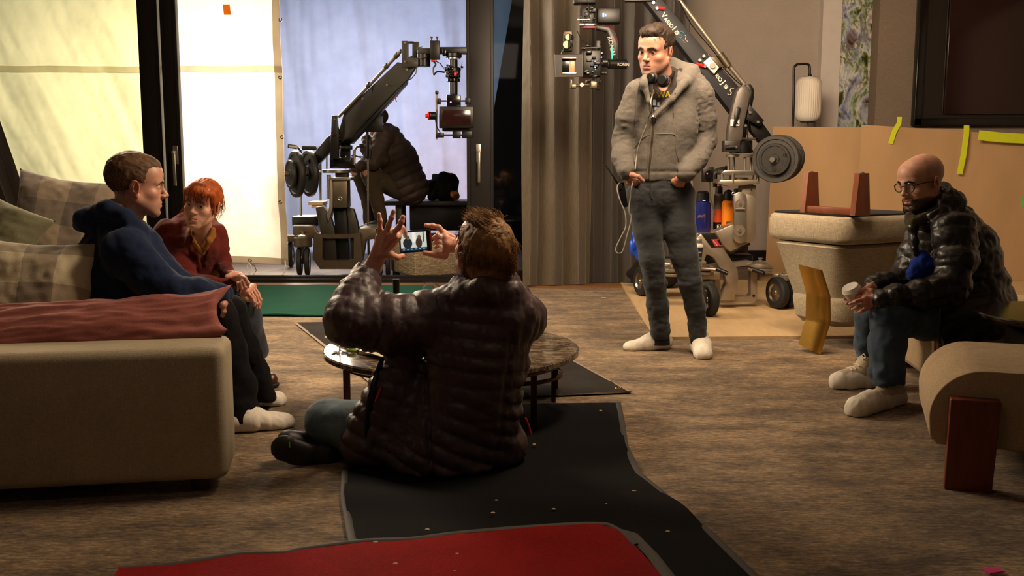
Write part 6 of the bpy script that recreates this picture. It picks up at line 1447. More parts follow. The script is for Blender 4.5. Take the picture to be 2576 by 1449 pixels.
    ts = solid('t_shirt', TS, .007, fabric('charcoal_jersey', '#35302d', .9, .1), root)
    yel = plain('yellow_print', '#b8a420', .7); prn = plain('grey_print', '#8a93a0', .7)
    h_ = TS.hit(1660, 240, 5.2, 6.2) or W(1660, 240, 5.5)
    text_mesh('shirt_lettering', 'Y WA', .044, Vv((W(1634, 247, h_.y).x, h_.y-.012, W(1634, 247, h_.y).z)), (1, -.12, .05), (-.15, -1, 0), yel, ts, .001, .001)
    for i, (x, y, w_, z) in enumerate(((1646, 258, 7, 14), (1656, 262, 5, 10), (1651, 274, 9, 8))):
        a = W(x, y, h_.y-.014); MB().box(a, (w_*.0022, .006, z*.0022)).build('shirt_print', prn, ts)
    # zipper, pocket seam, drawstrings
    def hp_(px, py, off=.003):
        q = T.hit(px, py, 5.0, 6.2)
        if q is None: q = W(px, py, 5.52)
        return q+Vv((0, -off, 0))
    zp = [hp_(x, y, .002) for x, y in ((1644, 294), (1645, 310), (1643, 330), (1641, 350), (1639, 370), (1637, 390), (1635, 410), (1633, 430), (1632, 450))]
    MB().tube(zp, .0045, 8).build('zip', M['dsteel'], root); MB().tube([p+Vv((.011, .002, 0)) for p in zp], .004, 8).tube([p+Vv((-.011, .002, 0)) for p in zp], .004, 8).build('zip_seam', g, root)
    MB().tube([hp_(1643, 292, .008), hp_(1642, 300, .010)], .005, 8).build('zip_pull', M['steel'], root)
    MB().tube([hp_(x, y, .002) for x, y in ((1646, 338), (1660, 337), (1680, 337), (1698, 340), (1699, 360), (1702, 385), (1708, 405))], .0035, 8).build('pocket_seam', g, root)
    MB().tube([hp_(x, y, .002) for x, y in ((1636, 338), (1620, 345), (1606, 358), (1596, 372))], .0035, 8).build('pocket_seam', g, root)
    for pts in (((1610, 205), (1604, 230), (1601, 260), (1599, 285)), ((1706, 205), (1698, 235), (1695, 262), (1694, 285))):
        q = [hp_(x, y, .005) for x, y in pts]; ds = MB().tube(q, .0028, 8).build('drawstring', g, root); e = q[-1]; MB().cyl(e, e+Vv((0, 0, -.045)), .0036, n=10).build('metal_tip', M['steel'], ds)
    # jeans
    jm = mk_denim('washed_black_denim', '#191c1f', '#25292c', '#36383a')
    J = SDF(); J.add(cap(W(1660, 452, 5.66), W(1661, 482, 5.66), .165, .168, sq=((0, 1, 0), .78)), .03)
    J.chain([W(1620, 498, 5.66), W(1630, 580, 5.64), W(1640, 650, 5.62), W(1647, 710, 5.64), W(1655, 770, 5.68), W(1661, 836, 5.71)], [.108, .082, .070, .062, .060, .058], .025)
    J.chain([W(1704, 498, 5.66), W(1710, 580, 5.62), W(1722, 645, 5.60), W(1736, 710, 5.58), W(1750, 775, 5.60), W(1755, 842, 5.62)], [.104, .088, .076, .064, .056, .052], .022)
    J.sub(planes([(W(1660, 447, 5.6), (0, 0, -1))]), .004)
    zk, zh = W(1650, 700, 5.6).z, W(1655, 815, 5.6).z
    def jn(P):
        z = P[:, 2]; st = .4+1.3*np.exp(-((z-zk)/.10)**2)+2.0*np.exp(-((z-zh)/.09)**2)+.8*np.exp(-((z-.95)/.07)**2)
        return wrinkle(P, 18, .0036, 2, (.8, .8, 1.5))*st+wrinkle(P, 44, .0020, 6, (1, 1, 1.6))
    J.noise = jn; jo = solid('jeans', J, .0058, jm, root)
    MB().tube([J.hit(x, y, 5.0, 6.2)+Vv((0, -.003, 0)) for x, y in ((1637, 462), (1638, 475), (1638, 490), (1640, 500))], .005, 6).build('fly_seam', jm, jo)
    for pts in (((1598, 456), (1604, 470), (1612, 480)), ((1742, 466), (1722, 470), (1700, 468), (1684, 460))):
        hh = [J.hit(x, y, 5.0, 6.2) for x, y in pts]; MB().tube([p+Vv((0, -.004, 0)) for p in hh if p], .004, 6).build('pocket_edge', jm, jo)
    # socks and shoe covers
    sk = fabric('black_sock', '#14100f', .9, .1)
    MB().tube([aR_, W(1662, 866, 5.72)], [.05, .055], 20).build('sock', sk, root); MB().tube([aL, W(1760, 872, 5.60)], [.046, .052], 20).build('sock', sk, root)
    a = G(1690, 881); b = G(1572, 884); shoe_cover(root, a+Vv((.0, .05, 0)), b+Vv((0, .03, 0)), .105, .095, seed=1)
    a = G(1752, 868); b = G(1783, 918); shoe_cover(root, Vv((a.x-.01, 5.74, 0)), Vv((b.x, 5.44, 0)), .125, .11, seed=4)
    # over-ear headphones round the neck
    hd = thing('headphones', 'black headphones hung round the neck of the standing man', 'headphones', W(1650, 200, 5.5))
    for (x, y, Y, r) in ((1668, 203, 5.50, .030), (1640, 196, 5.52, .026)):
        p = W(x, y, Y); q = p+Vv((-.012, -.018, .004)) if x > 1650 else p+Vv((-.014, -.012, 0)); MB().cyl(p+Vv((.01, .02, 0)), q, r, n=30, bev=.006).build('ear_cup', M['black'], hd)
        MB().torus(p+Vv((.006, .012, 0)), q-p, r*.9, .010, 26, 10).build('ear_pad', M['rubber'], hd)
    MB().tube([W(1676, 200, 5.52), W(1690, 190, 5.58), W(1697, 176, 5.66), W(1692, 168, 5.74), W(1660, 172, 5.72), W(1634, 182, 5.6), W(1636, 194, 5.53)], .008, 10).build('headband', M['black'], hd)
    cdm = plain('grey_cord', '#8f877c', .6)
    e = thing('audio_cord', 'thin grey cord running from headphones down the standing man to his radio', 'cord', W(1650, 220, 5.45))
    pts = [hp_(x, y, .006) for x, y in ((1652, 205), (1644, 228), (1637, 255), (1638, 275), (1630, 300), (1622, 325), (1612, 350), (1604, 375), (1600, 400), (1598, 425), (1594, 448))]
    pts += [W(1590, 465, 5.42), W(1586, 495, 5.43), W(1582, 530, 5.43), W(1588, 548, 5.43), W(1578, 590, 5.42), W(1566, 632, 5.42), W(1553, 636, 5.42), W(1549, 625, 5.43), W(1560, 600, 5.44), W(1574, 570, 5.45), W(1572, 535, 5.46), W(1560, 505, 5.47), W(1553, 480, 5.49), W(1554, 466, 5.5), W(1562, 458, 5.52)]
    MB().tube(pts, .0030, 8).build('cord', cdm, e)
    ra = thing('radio', 'black walkie-talkie with antenna clipped at the hip of the standing man', 'radio', W(1563, 480, 5.6))
    MB().prism([W(1552, 462, 5.52), W(1570, 458, 5.52), W(1580, 520, 5.52), W(1566, 524, 5.52)], (0, .05, 0), .006).build('body', M['black'], ra)
    MB().tube([W(1554, 462, 5.54), W(1540, 440, 5.54), W(1524, 416, 5.54)], [.006, .004, .003], 8).build('antenna', M['black'], ra)
    MB().box(W(1560, 470, 5.515), (.02, .006, .03), bev=.002).build('speaker_grille', M['gunmetal'], ra)
    return root
standing_man()
# ---------------------------------------------------------------- bald man on the ottoman
def bald_man():
    root = thing('person', 'person with shaved head, beard and shiny black puffer jacket, seated holding a cup', 'person', Vv((W(2400, 700, 4.7).x, 4.7, 0)))
    f = Vv((-.90, -.36, -.22)); Mx = head_frame(f, (-.10, 0, 1)); s = 1.10; O = W(2316, 458, 4.70); tone = (.60, .33, .225)
    H = SDF(); head_sdf(H, O, Mx, s, jaw=1.05, open_=.0028, nose=1.0, brow=1.15)
    for x in (-1, 1): H.add(local(cap((x*.045, .025, -.075), (x*.015, .074, -.104), .014, .016), O, Mx, s), .02)
    nb = W(2352, 540, 4.72); H.add(cap(O+Mx@Vv((0, -.022, -.05))*s, nb, .058, .066), .03)
    hp, hq = H.mesh(.0030, 1); hc = skin_cols(hp, O, Mx, s, tone, beard=(.03, .018, .013), brows=(.05, .03, .022), buzz=.45)
    K = SDF(); c0 = W(2150, 735, 4.50)
    # near (left) hand folded over the far hand, low on the cup
    wl = W(2212, 752, 4.40)
    hand_px(K, wl, [W(2180, 742, 4.44), W(2176, 752, 4.41), W(2176, 764, 4.41), W(2182, 774, 4.43)],
            [[W(2158, 748, 4.44), W(2146, 752, 4.47)], [W(2154, 758, 4.40), W(2138, 764, 4.42)], [W(2156, 772, 4.40), W(2144, 778, 4.43)], [W(2168, 782, 4.42), W(2158, 786, 4.44)]],
            [W(2192, 734, 4.44), W(2176, 728, 4.46), W(2164, 733, 4.45)], rw=.026)
    wf = W(2196, 722, 4.62)
    hand_px(K, wf, [W(2166, 745, 4.57), W(2160, 752, 4.55), W(2158, 762, 4.55), W(2160, 770, 4.56)],
            [[W(2138, 745, 4.54), W(2126, 742, 4.51)], [W(2136, 754, 4.52), W(2125, 752, 4.49)], [W(2138, 764, 4.50), W(2130, 764, 4.46)], [W(2144, 774, 4.5), W(2138, 776, 4.46)]],
            [W(2180, 728, 4.56), W(2172, 738, 4.52), W(2162, 741, 4.48)], rw=.026)
    kp, kq = K.mesh(.0030, 1)
    B = SDF(); ch = W(2390, 620, 4.72); pv = W(2430, 790, 4.76)
    B.chain([nb, ch, pv], [.06, .13, .13], .05); shN, shF = W(2400, 585, 4.52), W(2330, 580, 4.88); elN, elF = W(2385, 735, 4.44), W(2290, 710, 4.84)
    B.chain([ch, shN, elN, wl], [.07, .05, .038, .028], .03); B.chain([ch, shF, elF, wf], [.07, .05, .038, .028], .03)
    hN, kN, aN = W(2430, 800, 4.62), W(2238, 797, 4.42), W(2226, 985, 4.40); hF, kF, aF = W(2400, 795, 4.86), W(2185, 792, 4.78), W(2190, 925, 4.84)
    B.chain([pv, hN, kN, aN], [.1, .075, .05, .035], .03); B.chain([pv, hF, kF, aF], [.1, .075, .05, .035], .03); bp, bq = B.mesh(.012, 1)
    np_mesh('body', [(hp, hq, 0, hc), (kp, kq, 0, limb_cols(kp, (.50, .25, .17))), (bp, bq, 0, limb_cols(bp, tone))]+eyes(O, Mx, s, (0, 1, -.6)), [M['skin'], M['eye']], root)
    bh = hair_mat('dark_beard', '#120b08', '#24170f', .6)
    face_hair('beard', root, hp, O, Mx, s, lambda x, y, z: (((z < -.060-.7*np.maximum(0, .045-y)) & (z > -.122) & (y > .010)) | ((np.abs(z+.0535) < .006) & (np.abs(x) < .030) & (y > .05))) & ~((np.abs(z+.0665) < .0085) & (np.abs(x) < .021) & (y > .06)), 3200, .0060, .0005, bh, .8, 0, 3)
    face_hair('eyebrows', root, hp, O, Mx, s, BROW(.0034), 380, .0055, .0004, bh, .1, .9, 4)
    # jacket
    jm = jacketmat('black_gloss_nylon', '#0b0908', .36, .25, .0)
    T = SDF(); pf = (.105, .020)
    T.add(cap(W(2362, 545, 4.72), W(2402, 640, 4.74), .135, .185, sq=((0, 1, 0), .95), puff=pf), .05); T.add(cap(W(2402, 640, 4.74), W(2440, 775, 4.76), .185, .205, puff=pf, s0=.21), .05)
    T.add(cap(W(2440, 775, 4.66), W(2440, 812, 4.66), .165, .165, sq=((0, 1, 0), .9)), .04); T.add(cap(W(2385, 800, 4.50), W(2480, 800, 4.60), .075, .085), .04); T.add(cap(W(2450, 790, 4.85), W(2480, 800, 4.80), .09, .09), .04)
    T.chain([shN, W(2408, 650, 4.46), W(2392, 722, 4.42), W(2320, 742, 4.40), W(2250, 748, 4.40), W(2222, 752, 4.40)], [.098, .090, .075, .064, .056, .046], .022, puff=(.095, .014))
    T.chain([shF, W(2300, 650, 4.86), W(2275, 705, 4.84), W(2235, 712, 4.72), W(2200, 716, 4.64)], [.09, .08, .068, .056, .048], .022, puff=(.085, .012))
    # collar
    T.chain([W(2296, 568, 4.60), W(2288, 556, 4.70), W(2330, 505, 4.86), W(2372, 478, 4.80), W(2380, 496, 4.68), W(2348, 548, 4.58)], [.026, .022, .030, .040, .040, .034], .02)
    T.chain([W(2297, 572, 4.60), W(2300, 606, 4.57), W(2304, 640, 4.56)], [.020, .018, .014], .02)
    T.sub(cap(W(2330, 470, 4.71), W(2345, 535, 4.72), .070, .060), .012); T.sub(planes([(W(2440, 862, 4.5), (0, 0, 1))]), .01)
    T.noise = lambda P: wrinkle(P, 8, .010, 4, (1, 1, 1.6))+wrinkle(P, 20, .0050, 9, (1.2, 1, 1.3))+wrinkle(P, 50, .0018, 2)
    to = solid('puffer_jacket', T, .0062, jm, root)
    # front skirt panel with long zip
    zpts = []
    mb = sheet(6, 26, lambda u, v: W(2363+u*115+v*4-8*u*v, 738+(128-u*36)*v, 4.43+.06*u)+Vv((0, -.03*math.sin(v*PI)-.012*math.sin(v*14+u*3), 0)), .022); mb.build('skirt_panel', jm, root)
    z_ = [W(2363+2*math.sin(i*.5), 750+i*7.6, 4.40-.03*math.sin(i/15*PI)) for i in range(16)]
    MB().tube(z_, .006, 8).build('zip', M['gunmetal'], root)
    p = z_[-1]; MB().torus(p+Vv((0, -.01, -.012)), (0, 1, 0), .012, .004, 14, 8).cyl(p+Vv((0, -.01, -.03)), p+Vv((.004, -.012, -.05)), .010, n=14).build('zip_pull', M['steel'], root)
    h_ = T.hit(2353, 639, 3.9, 5.2)
    if h_:
        n = Vv((-.35, -1, .1)).normalized(); bd = MB().cyl(h_+n*.001, h_+n*.006, .020, n=28).build('round_badge', plain('cream_badge', '#c9bfae', .7), root)
        MB().torus(h_+n*.007, n, .0155, .0018, 28, 6).build('badge_ring', plain('badge_green', '#30463a', .6), bd); MB().sph(h_+n*.006, .0055, 8, (1, .5, 1.4)).build('badge_motif', plain('badge_red', '#8a3a34', .6), bd)
    # blue garment tucked between arm and belly
    Bs = SDF(); Bs.chain([W(2322, 662, 4.56), W(2296, 694, 4.56)], [.050, .036], .02, sq=((.6, -.2, 1), .7)); Bs.chain([W(2322, 640, 4.56), W(2330, 665, 4.56)], [.022, .05], .02); Bs.noise = lambda P: wrinkle(P, 30, .005, 1); solid('blue_sweater_edge', Bs, .005, fabric('royal_blue_knit', '#152f86', .9, .1), root)
    Sc = SDF(); Sc.chain([W(2288, 545, 4.63), W(2300, 560, 4.60), W(2330, 545, 4.60)], [.022, .026, .022], .01); Sc.noise = lambda P: wrinkle(P, 50, .004, 2); solid('knitted_collar', Sc, .005, fabric('olive_knit', '#4a4330', .95, .2), root)
    # jeans
    dm = mk_denim('blue_denim', '#24374a', '#34495e', '#4d6478')
    J = SDF(); J.chain([W(2440, 800, 4.66), W(2330, 798, 4.53), W(2240, 796, 4.42)], [.12, .105, .082], .03)
    J.chain([W(2240, 796, 4.42), W(2232, 870, 4.40), W(2232, 940, 4.40), W(2232, 972, 4.40)], [.086, .078, .070, .066], .03)
    J.chain([W(2430, 795, 4.84), W(2260, 794, 4.80), W(2192, 792, 4.78)], [.11, .09, .074], .03)
    J.chain([W(2192, 792, 4.78), W(2186, 860, 4.80), W(2190, 920, 4.84)], [.076, .066, .060], .03)
    J.noise = lambda P: wrinkle(P, 14, .0065, 3, (1, 1, 1.4))*(1+1.2*np.exp(-((P[:, 2]-.16)/.06)**2))+wrinkle(P, 40, .0018, 6)
    J.sub(planes([((0, 0, .105), (0, 0, 1))]), .004); solid('jeans', J, .0058, dm, root)
    # sneakers with covers
    sn = plain('cream_canvas', '#b9a98c', .8, bump=.1)
    for (hx, hy, tx, ty, sd) in ((2262, 1012, 2132, 1052, 1), (2208, 970, 2092, 978, 7)):
        a, b = G(hx, hy), G(tx, ty); d = (b-a).normalized()
        S = SDF(); S.add(cap(a+d*.05+Vv((0, 0, .06)), a+d*.07+Vv((0, 0, .115)), .046, .048), .02); S.add(cap(a+d*.08+Vv((0, 0, .07)), a+d*.20+Vv((0, 0, .05)), .045, .040), .03); S.noise = lambda P: wrinkle(P, 60, .001, 3)
        so = solid('sneaker', S, .005, sn, root); S_sn = S; p = a+d*.135+Vv((0, -.01, .098))
        for k in range(4): q = a+d*(.105+.020*k); q.z = top_z(S, q.x, q.y)+.002; sdv = Vv((-d.y, d.x, 0)); MB().tube([q-sdv*.026+Vv((0, 0, -.008)), q, q+sdv*.026+Vv((0, 0, -.008))], .0035, 8).build('lace', M['cover'], so)
        for sg in (-1, 1):
            sdv = Vv((-d.y, d.x, 0))*sg; q = a+d*.10; q.z = top_z(S_sn, q.x, q.y)+.004; MB().tube([q, q+sdv*.02+Vv((0, 0, .012)), q+sdv*.035+Vv((0, 0, -.004)), q+sdv*.015+Vv((0, 0, -.004)), q], .003, 8).build('lace_bow', M['cover'], so)
        S = SDF(); L_ = (b-a).length; P_ = lambda t, z: a+(b-a)*t+Vv((0, 0, z))
        S.add(cap(P_(.10, .035), P_(.85, .032), .055, .048), .02); S.add(cap(P_(.55, .045), P_(.80, .040), .052, .044), .02); S.sub(cap(P_(.02, .135), P_(.42, .125), .066, .058), .012); S.sub(planes([((0, 0, .001), (0, 0, 1))]), .004)
        S.noise = lambda Q: wrinkle(Q, 20, .0045, sd, (1, 1, .35))+wrinkle(Q, 52, .0020, sd, (1, 1, .3)); solid('shoe_cover', S, .0045, M['cover'], root)
        MB().torus(P_(.22, .078), (b-a).normalized().cross(Vv((0, 0, 1))).cross(b-a)*-1, .05, .002, 24, 6).build('elastic', M['cover'], root) if False else None
    # glasses
    gl = thing('eyeglasses', 'clear-and-dark framed glasses on the bald man', 'glasses', O)
    Lc = lambda x, y, z: O+Mx@Vv((x, y, z))*s
    fm = plain('grey_acetate', '#2a2320', .25)
    for x in (-1, 1):
        ring = [Lc(x*.033+.0225*math.cos(a)*1.05, .094-.004*abs(math.cos(a)), -.003+.0190*math.sin(a)) for a in [2*PI*i/28 for i in range(28)]]
        MB().tube(ring, .0027, 8, closed=True).build('rim', fm, gl)
        MB().tube([Lc(x*.056, .092, .006), Lc(x*.074, .060, .008), Lc(x*.080, .005, .004), Lc(x*.080, -.018, -.004)], .0022, 8).build('temple', fm, gl)
        c = [Lc(x*.033+.0218*math.cos(a)*1.05, .0945, -.003+.0182*math.sin(a)) for a in [2*PI*i/28 for i in range(28)]]
        MB().prism(c, tuple(Mx@Vv((0, -.001, 0)))).build('lens', M['lens'], gl)
    MB().tube([Lc(-.011, .096, .002), Lc(0, .099, .005), Lc(.011, .096, .002)], .0017, 8).build('bridge', fm, gl)
    # cup
    cu = thing('paper_cup', 'white takeaway coffee cup held in the bald man’s hands', 'cup', c0)
    ax = (W(2134, 705, 4.47)-W(2168, 780, 4.50)).normalized(); b0 = W(2166, 782, 4.50); Lh = .115
    MB().lathe(b0, ax, [(0, 0), (0, .027), (.002, .028), (Lh, .040), (Lh, 0)], 40).build('body', plain('white_paper', '#c9c2b6', .6, var=.02), cu)
    MB().lathe(b0+ax*(Lh-.002), ax, [(0, .040), (.0, .043), (.006, .0435), (.009, .041), (.020, .038), (.022, .036), (.020, .030), (.019, 0)], 40).build('lid', M['whiteplastic'], cu)
    return root
bald_man()
# ---------------------------------------------------------------- man in navy hooded top on the sofa (profile)
def navy_man():
    root = thing('person', 'person in navy hooded top seated on the sofa in profile, looking right', 'person', Vv((W(300, 800, 4.0).x, 4.05, .3)))
    f = Vv((.92, .36, -.10)); Mx = head_frame(f, (.05, 0, 1)); s = 1.04; O = W(345, 466, 3.97); tone = (.50, .26, .175)
    H = SDF(); head_sdf(H, O, Mx, s, jaw=1.05, open_=.0038, nose=1.05)
    nb = W(312, 565, 3.98); H.add(cap(O+Mx@Vv((0, -.020, -.05))*s, nb, .057, .068), .03)
    hp, hq = H.mesh(.0026, 1); hc = skin_cols(hp, O, Mx, s, tone, stubble=.30, brows=(.12, .07, .045))
    K = SDF(); wr = W(548, 742, 3.93)
    hand_px(K, wr, [W(562, 752, 3.98), W(564, 757, 3.94), W(563, 763, 3.90), W(560, 768, 3.88)], [[W(566, 775, 3.99), W(562, 792, 3.98)], [W(567, 780, 3.94), W(562, 797, 3.94)], [W(564, 784, 3.90), W(559, 798, 3.91)], [W(561, 784, 3.88), W(557, 795, 3.89)]], [W(556, 760, 4.0), W(558, 775, 4.0), W(556, 786, 4.0)])
    kp, kq = K.mesh(.0034, 1)
    B = SDF(); ch = W(285, 650, 4.02); pv = W(232, 800, 4.05)
    shN, shF = W(318, 630, 3.84), W(345, 615, 4.2); elN, elF = W(440, 738, 3.80), W(450, 735, 4.2); wf = W(560, 745, 4.1)
    B.chain([nb, ch, pv], [.06, .12, .12], .05); B.chain([ch, shN, elN, wr], [.07, .05, .038, .028], .03); B.chain([ch, shF, elF, wf], [.07, .05, .038, .028], .03)
    hN, kN, aN = W(270, 815, 3.96), W(550, 790, 3.97), W(628, 1040, 4.12); hF, kF, aF = W(280, 810, 4.2), W(578, 780, 4.2), W(672, 985, 4.36)
    B.chain([pv, hN, kN, aN], [.1, .075, .05, .035], .03); B.chain([pv, hF, kF, aF], [.1, .075, .05, .035], .03); bp, bq = B.mesh(.012, 1)
    np_mesh('body', [(hp, hq, 0, hc), (kp, kq, 0, limb_cols(kp, (.45, .22, .16))), (bp, bq, 0, limb_cols(bp, tone))]+eyes(O, Mx, s, (0, 1, 0)), [M['skin'], M['eye']], root)
    hm = hair_mat('short_brown_hair', '#3f2c1c', '#66492f'); Mn = np.array(Mx)
    face_hair('eyebrows', root, hp, O, Mx, s, BROW(.0030), 260, .0055, .0004, hm, .1, .9, 4)
    Hh = SDF(); Hh.add(local(ell((0, -.020, .040), (.0790, .1015, .0885)), O, Mx, s), .01); Hh.add(local(ell((0, .042, .082), (.048, .036, .024)), O, Mx, s), .03)
    Hh.sub(local(ell((0, .122, .012), (.088, .060, .052)), O, Mx, s), .012); Hh.sub(local(ell((0, .095, -.055), (.10, .085, .070)), O, Mx, s), .008); Hh.sub(local(planes([((0, 0, -.060), (0, -.15, 1))]), O, Mx, s), .008)
    for x in (-1, 1): Hh.sub(local(ell((x*.083, .002, -.014), (.022, .026, .040)), O, Mx, s), .005)
    def hn(P): q = ((P-np.array(O))@Mn/s); q2 = np.stack([q[:, 0]*80, q[:, 1]*38, q[:, 2]*48], 1).astype(F32); return .0022*vn(q2)+.0018*vn(q2*2.6)
    Hh.noise = hn; solid('hair', Hh, .0026, hm, root)
    strands('hair_tufts', root, O, Mx, s, 2200, lambda p: p[2] > -.05 and not (p[1] > .050 and p[2] < .062) and not (abs(p[0]) > .055 and p[2] < .025 and p[1] > -.035), lambda q: (0, .9 if q[2] > .07 else -.4, -.2 if q[2] > .07 else -1), .024, .0007, hm, seed=6, lift=.12)
    strands('front_hair', root, O, Mx, s, 500, lambda p: p[1] > .035 and p[2] > .068 and abs(p[0]) < .055, lambda q: (.1, .9, .1), .024, .0008, hm, seed=16, lift=.35)
    nv = fabric('navy_fleece', '#17233d', .95, .12, 600, .3, .3, 12)
    T = SDF()
    T.add(cap(W(300, 640, 4.02), W(272, 700, 4.04), .150, .165, sq=((0, 1, 0), .98)), .05); T.add(cap(W(272, 700, 4.04), W(240, 800, 4.06), .165, .165), .05); T.add(cap(W(318, 622, 3.90), W(342, 608, 4.16), .075, .07), .06)
    T.chain([shN, W(372, 690, 3.80), elN, W(500, 738, 3.84), W(548, 738, 3.92)], [.092, .080, .068, .060, .050], .022); T.chain([shF, elF, W(560, 742, 4.1)], [.085, .065, .048], .022)
    T.add(cap(W(335, 650, 3.98), W(430, 725, 3.97), .125, .085), .06); T.add(cap(W(300, 700, 3.95), W(380, 760, 3.95), .12, .10), .06)
    # hood lying on the back
    T.chain([W(268, 522, 3.86), W(222, 548, 3.92), W(212, 556, 4.08), W(250, 530, 4.14)], [.030, .042, .042, .030], .03); T.chain([W(268, 522, 3.86), W(318, 548, 3.86), W(352, 580, 3.92), W(360, 600, 4.0)], [.030, .032, .028, .022], .02)
    T.add(ell(W(262, 556, 3.99), (.075, .13, .050)), .03); T.add(cap(W(300, 590, 3.92), W(318, 588, 4.10), .07, .07), .05)
    T.sub(cap(W(322, 520, 3.98), W(316, 572, 3.985), .070, .060), .012)
    T.noise = lambda P: wrinkle(P, 9, .010, 3, (1, 1, 1))+wrinkle(P, 24, .0035, 8, (1.3, 1, 1))
    T.sub(planes([((0, 0, .46), (0, 0, 1))]), .01)
    solid('hooded_top', T, .0058, nv, root)
    C_ = SDF(); C_.chain([W(284, 508, 3.92), W(300, 522, 3.895), W(326, 548, 3.90), W(346, 574, 3.95), W(352, 590, 4.0)], [.013, .014, .014, .014, .012], .01); C_.chain([W(284, 508, 3.92), W(282, 512, 4.05)], [.013, .013], .01)
    C_.noise = lambda P: wrinkle(P, 50, .002, 4); solid('shirt_collar', C_, .0045, fabric('plaid_collar', '#8f8268', .9, .35, 400, .2, .1, 60), root)
    tr = fabric('black_trousers', '#0c0b0e', .9, .15, 600, .3, .05, 10)
    J = SDF(); J.chain([W(255, 812, 4.04), W(400, 812, 3.98), W(545, 795, 3.98)], [.12, .10, .075], .03); J.chain([W(545, 792, 3.98), W(572, 880, 4.02), W(592, 970, 4.03), W(603, 1062, 4.01)], [.078, .075, .080, .085], .03)
    J.chain([W(300, 805, 4.2), W(575, 785, 4.2)], [.1, .072], .03); J.chain([W(575, 785, 4.2), W(612, 880, 4.25), W(636, 940, 4.31), W(650, 1000, 4.34)], [.072, .068, .070, .074], .03)
    J.noise = lambda P: wrinkle(P, 12, .007, 1)+wrinkle(P, 34, .002, 5)
    J.sub(planes([((0, 0, .040), (0, 0, 1))]), .004); solid('trousers', J, .0062, tr, root)
    sh = plain('dark_shoe', '#1a120d', .5)
    for (h0, t0, sd) in (((600, 1085), (738, 1072), 2), ((640, 1022), (716, 1016), 9)):
        a, b = G(*h0), G(*t0); d = (b-a); Ln = d.length; dn = d.normalized(); a = b-dn*.30
        S = SDF(); S.add(cap(a+dn*.08+Vv((0, .02, .05)), a+dn*.10+Vv((0, .03, .075)), .036, .034), .02); solid('shoe', S, .006, sh, root); shoe_cover(root, a, b, .115, .10, seed=sd)
    return root
navy_man()
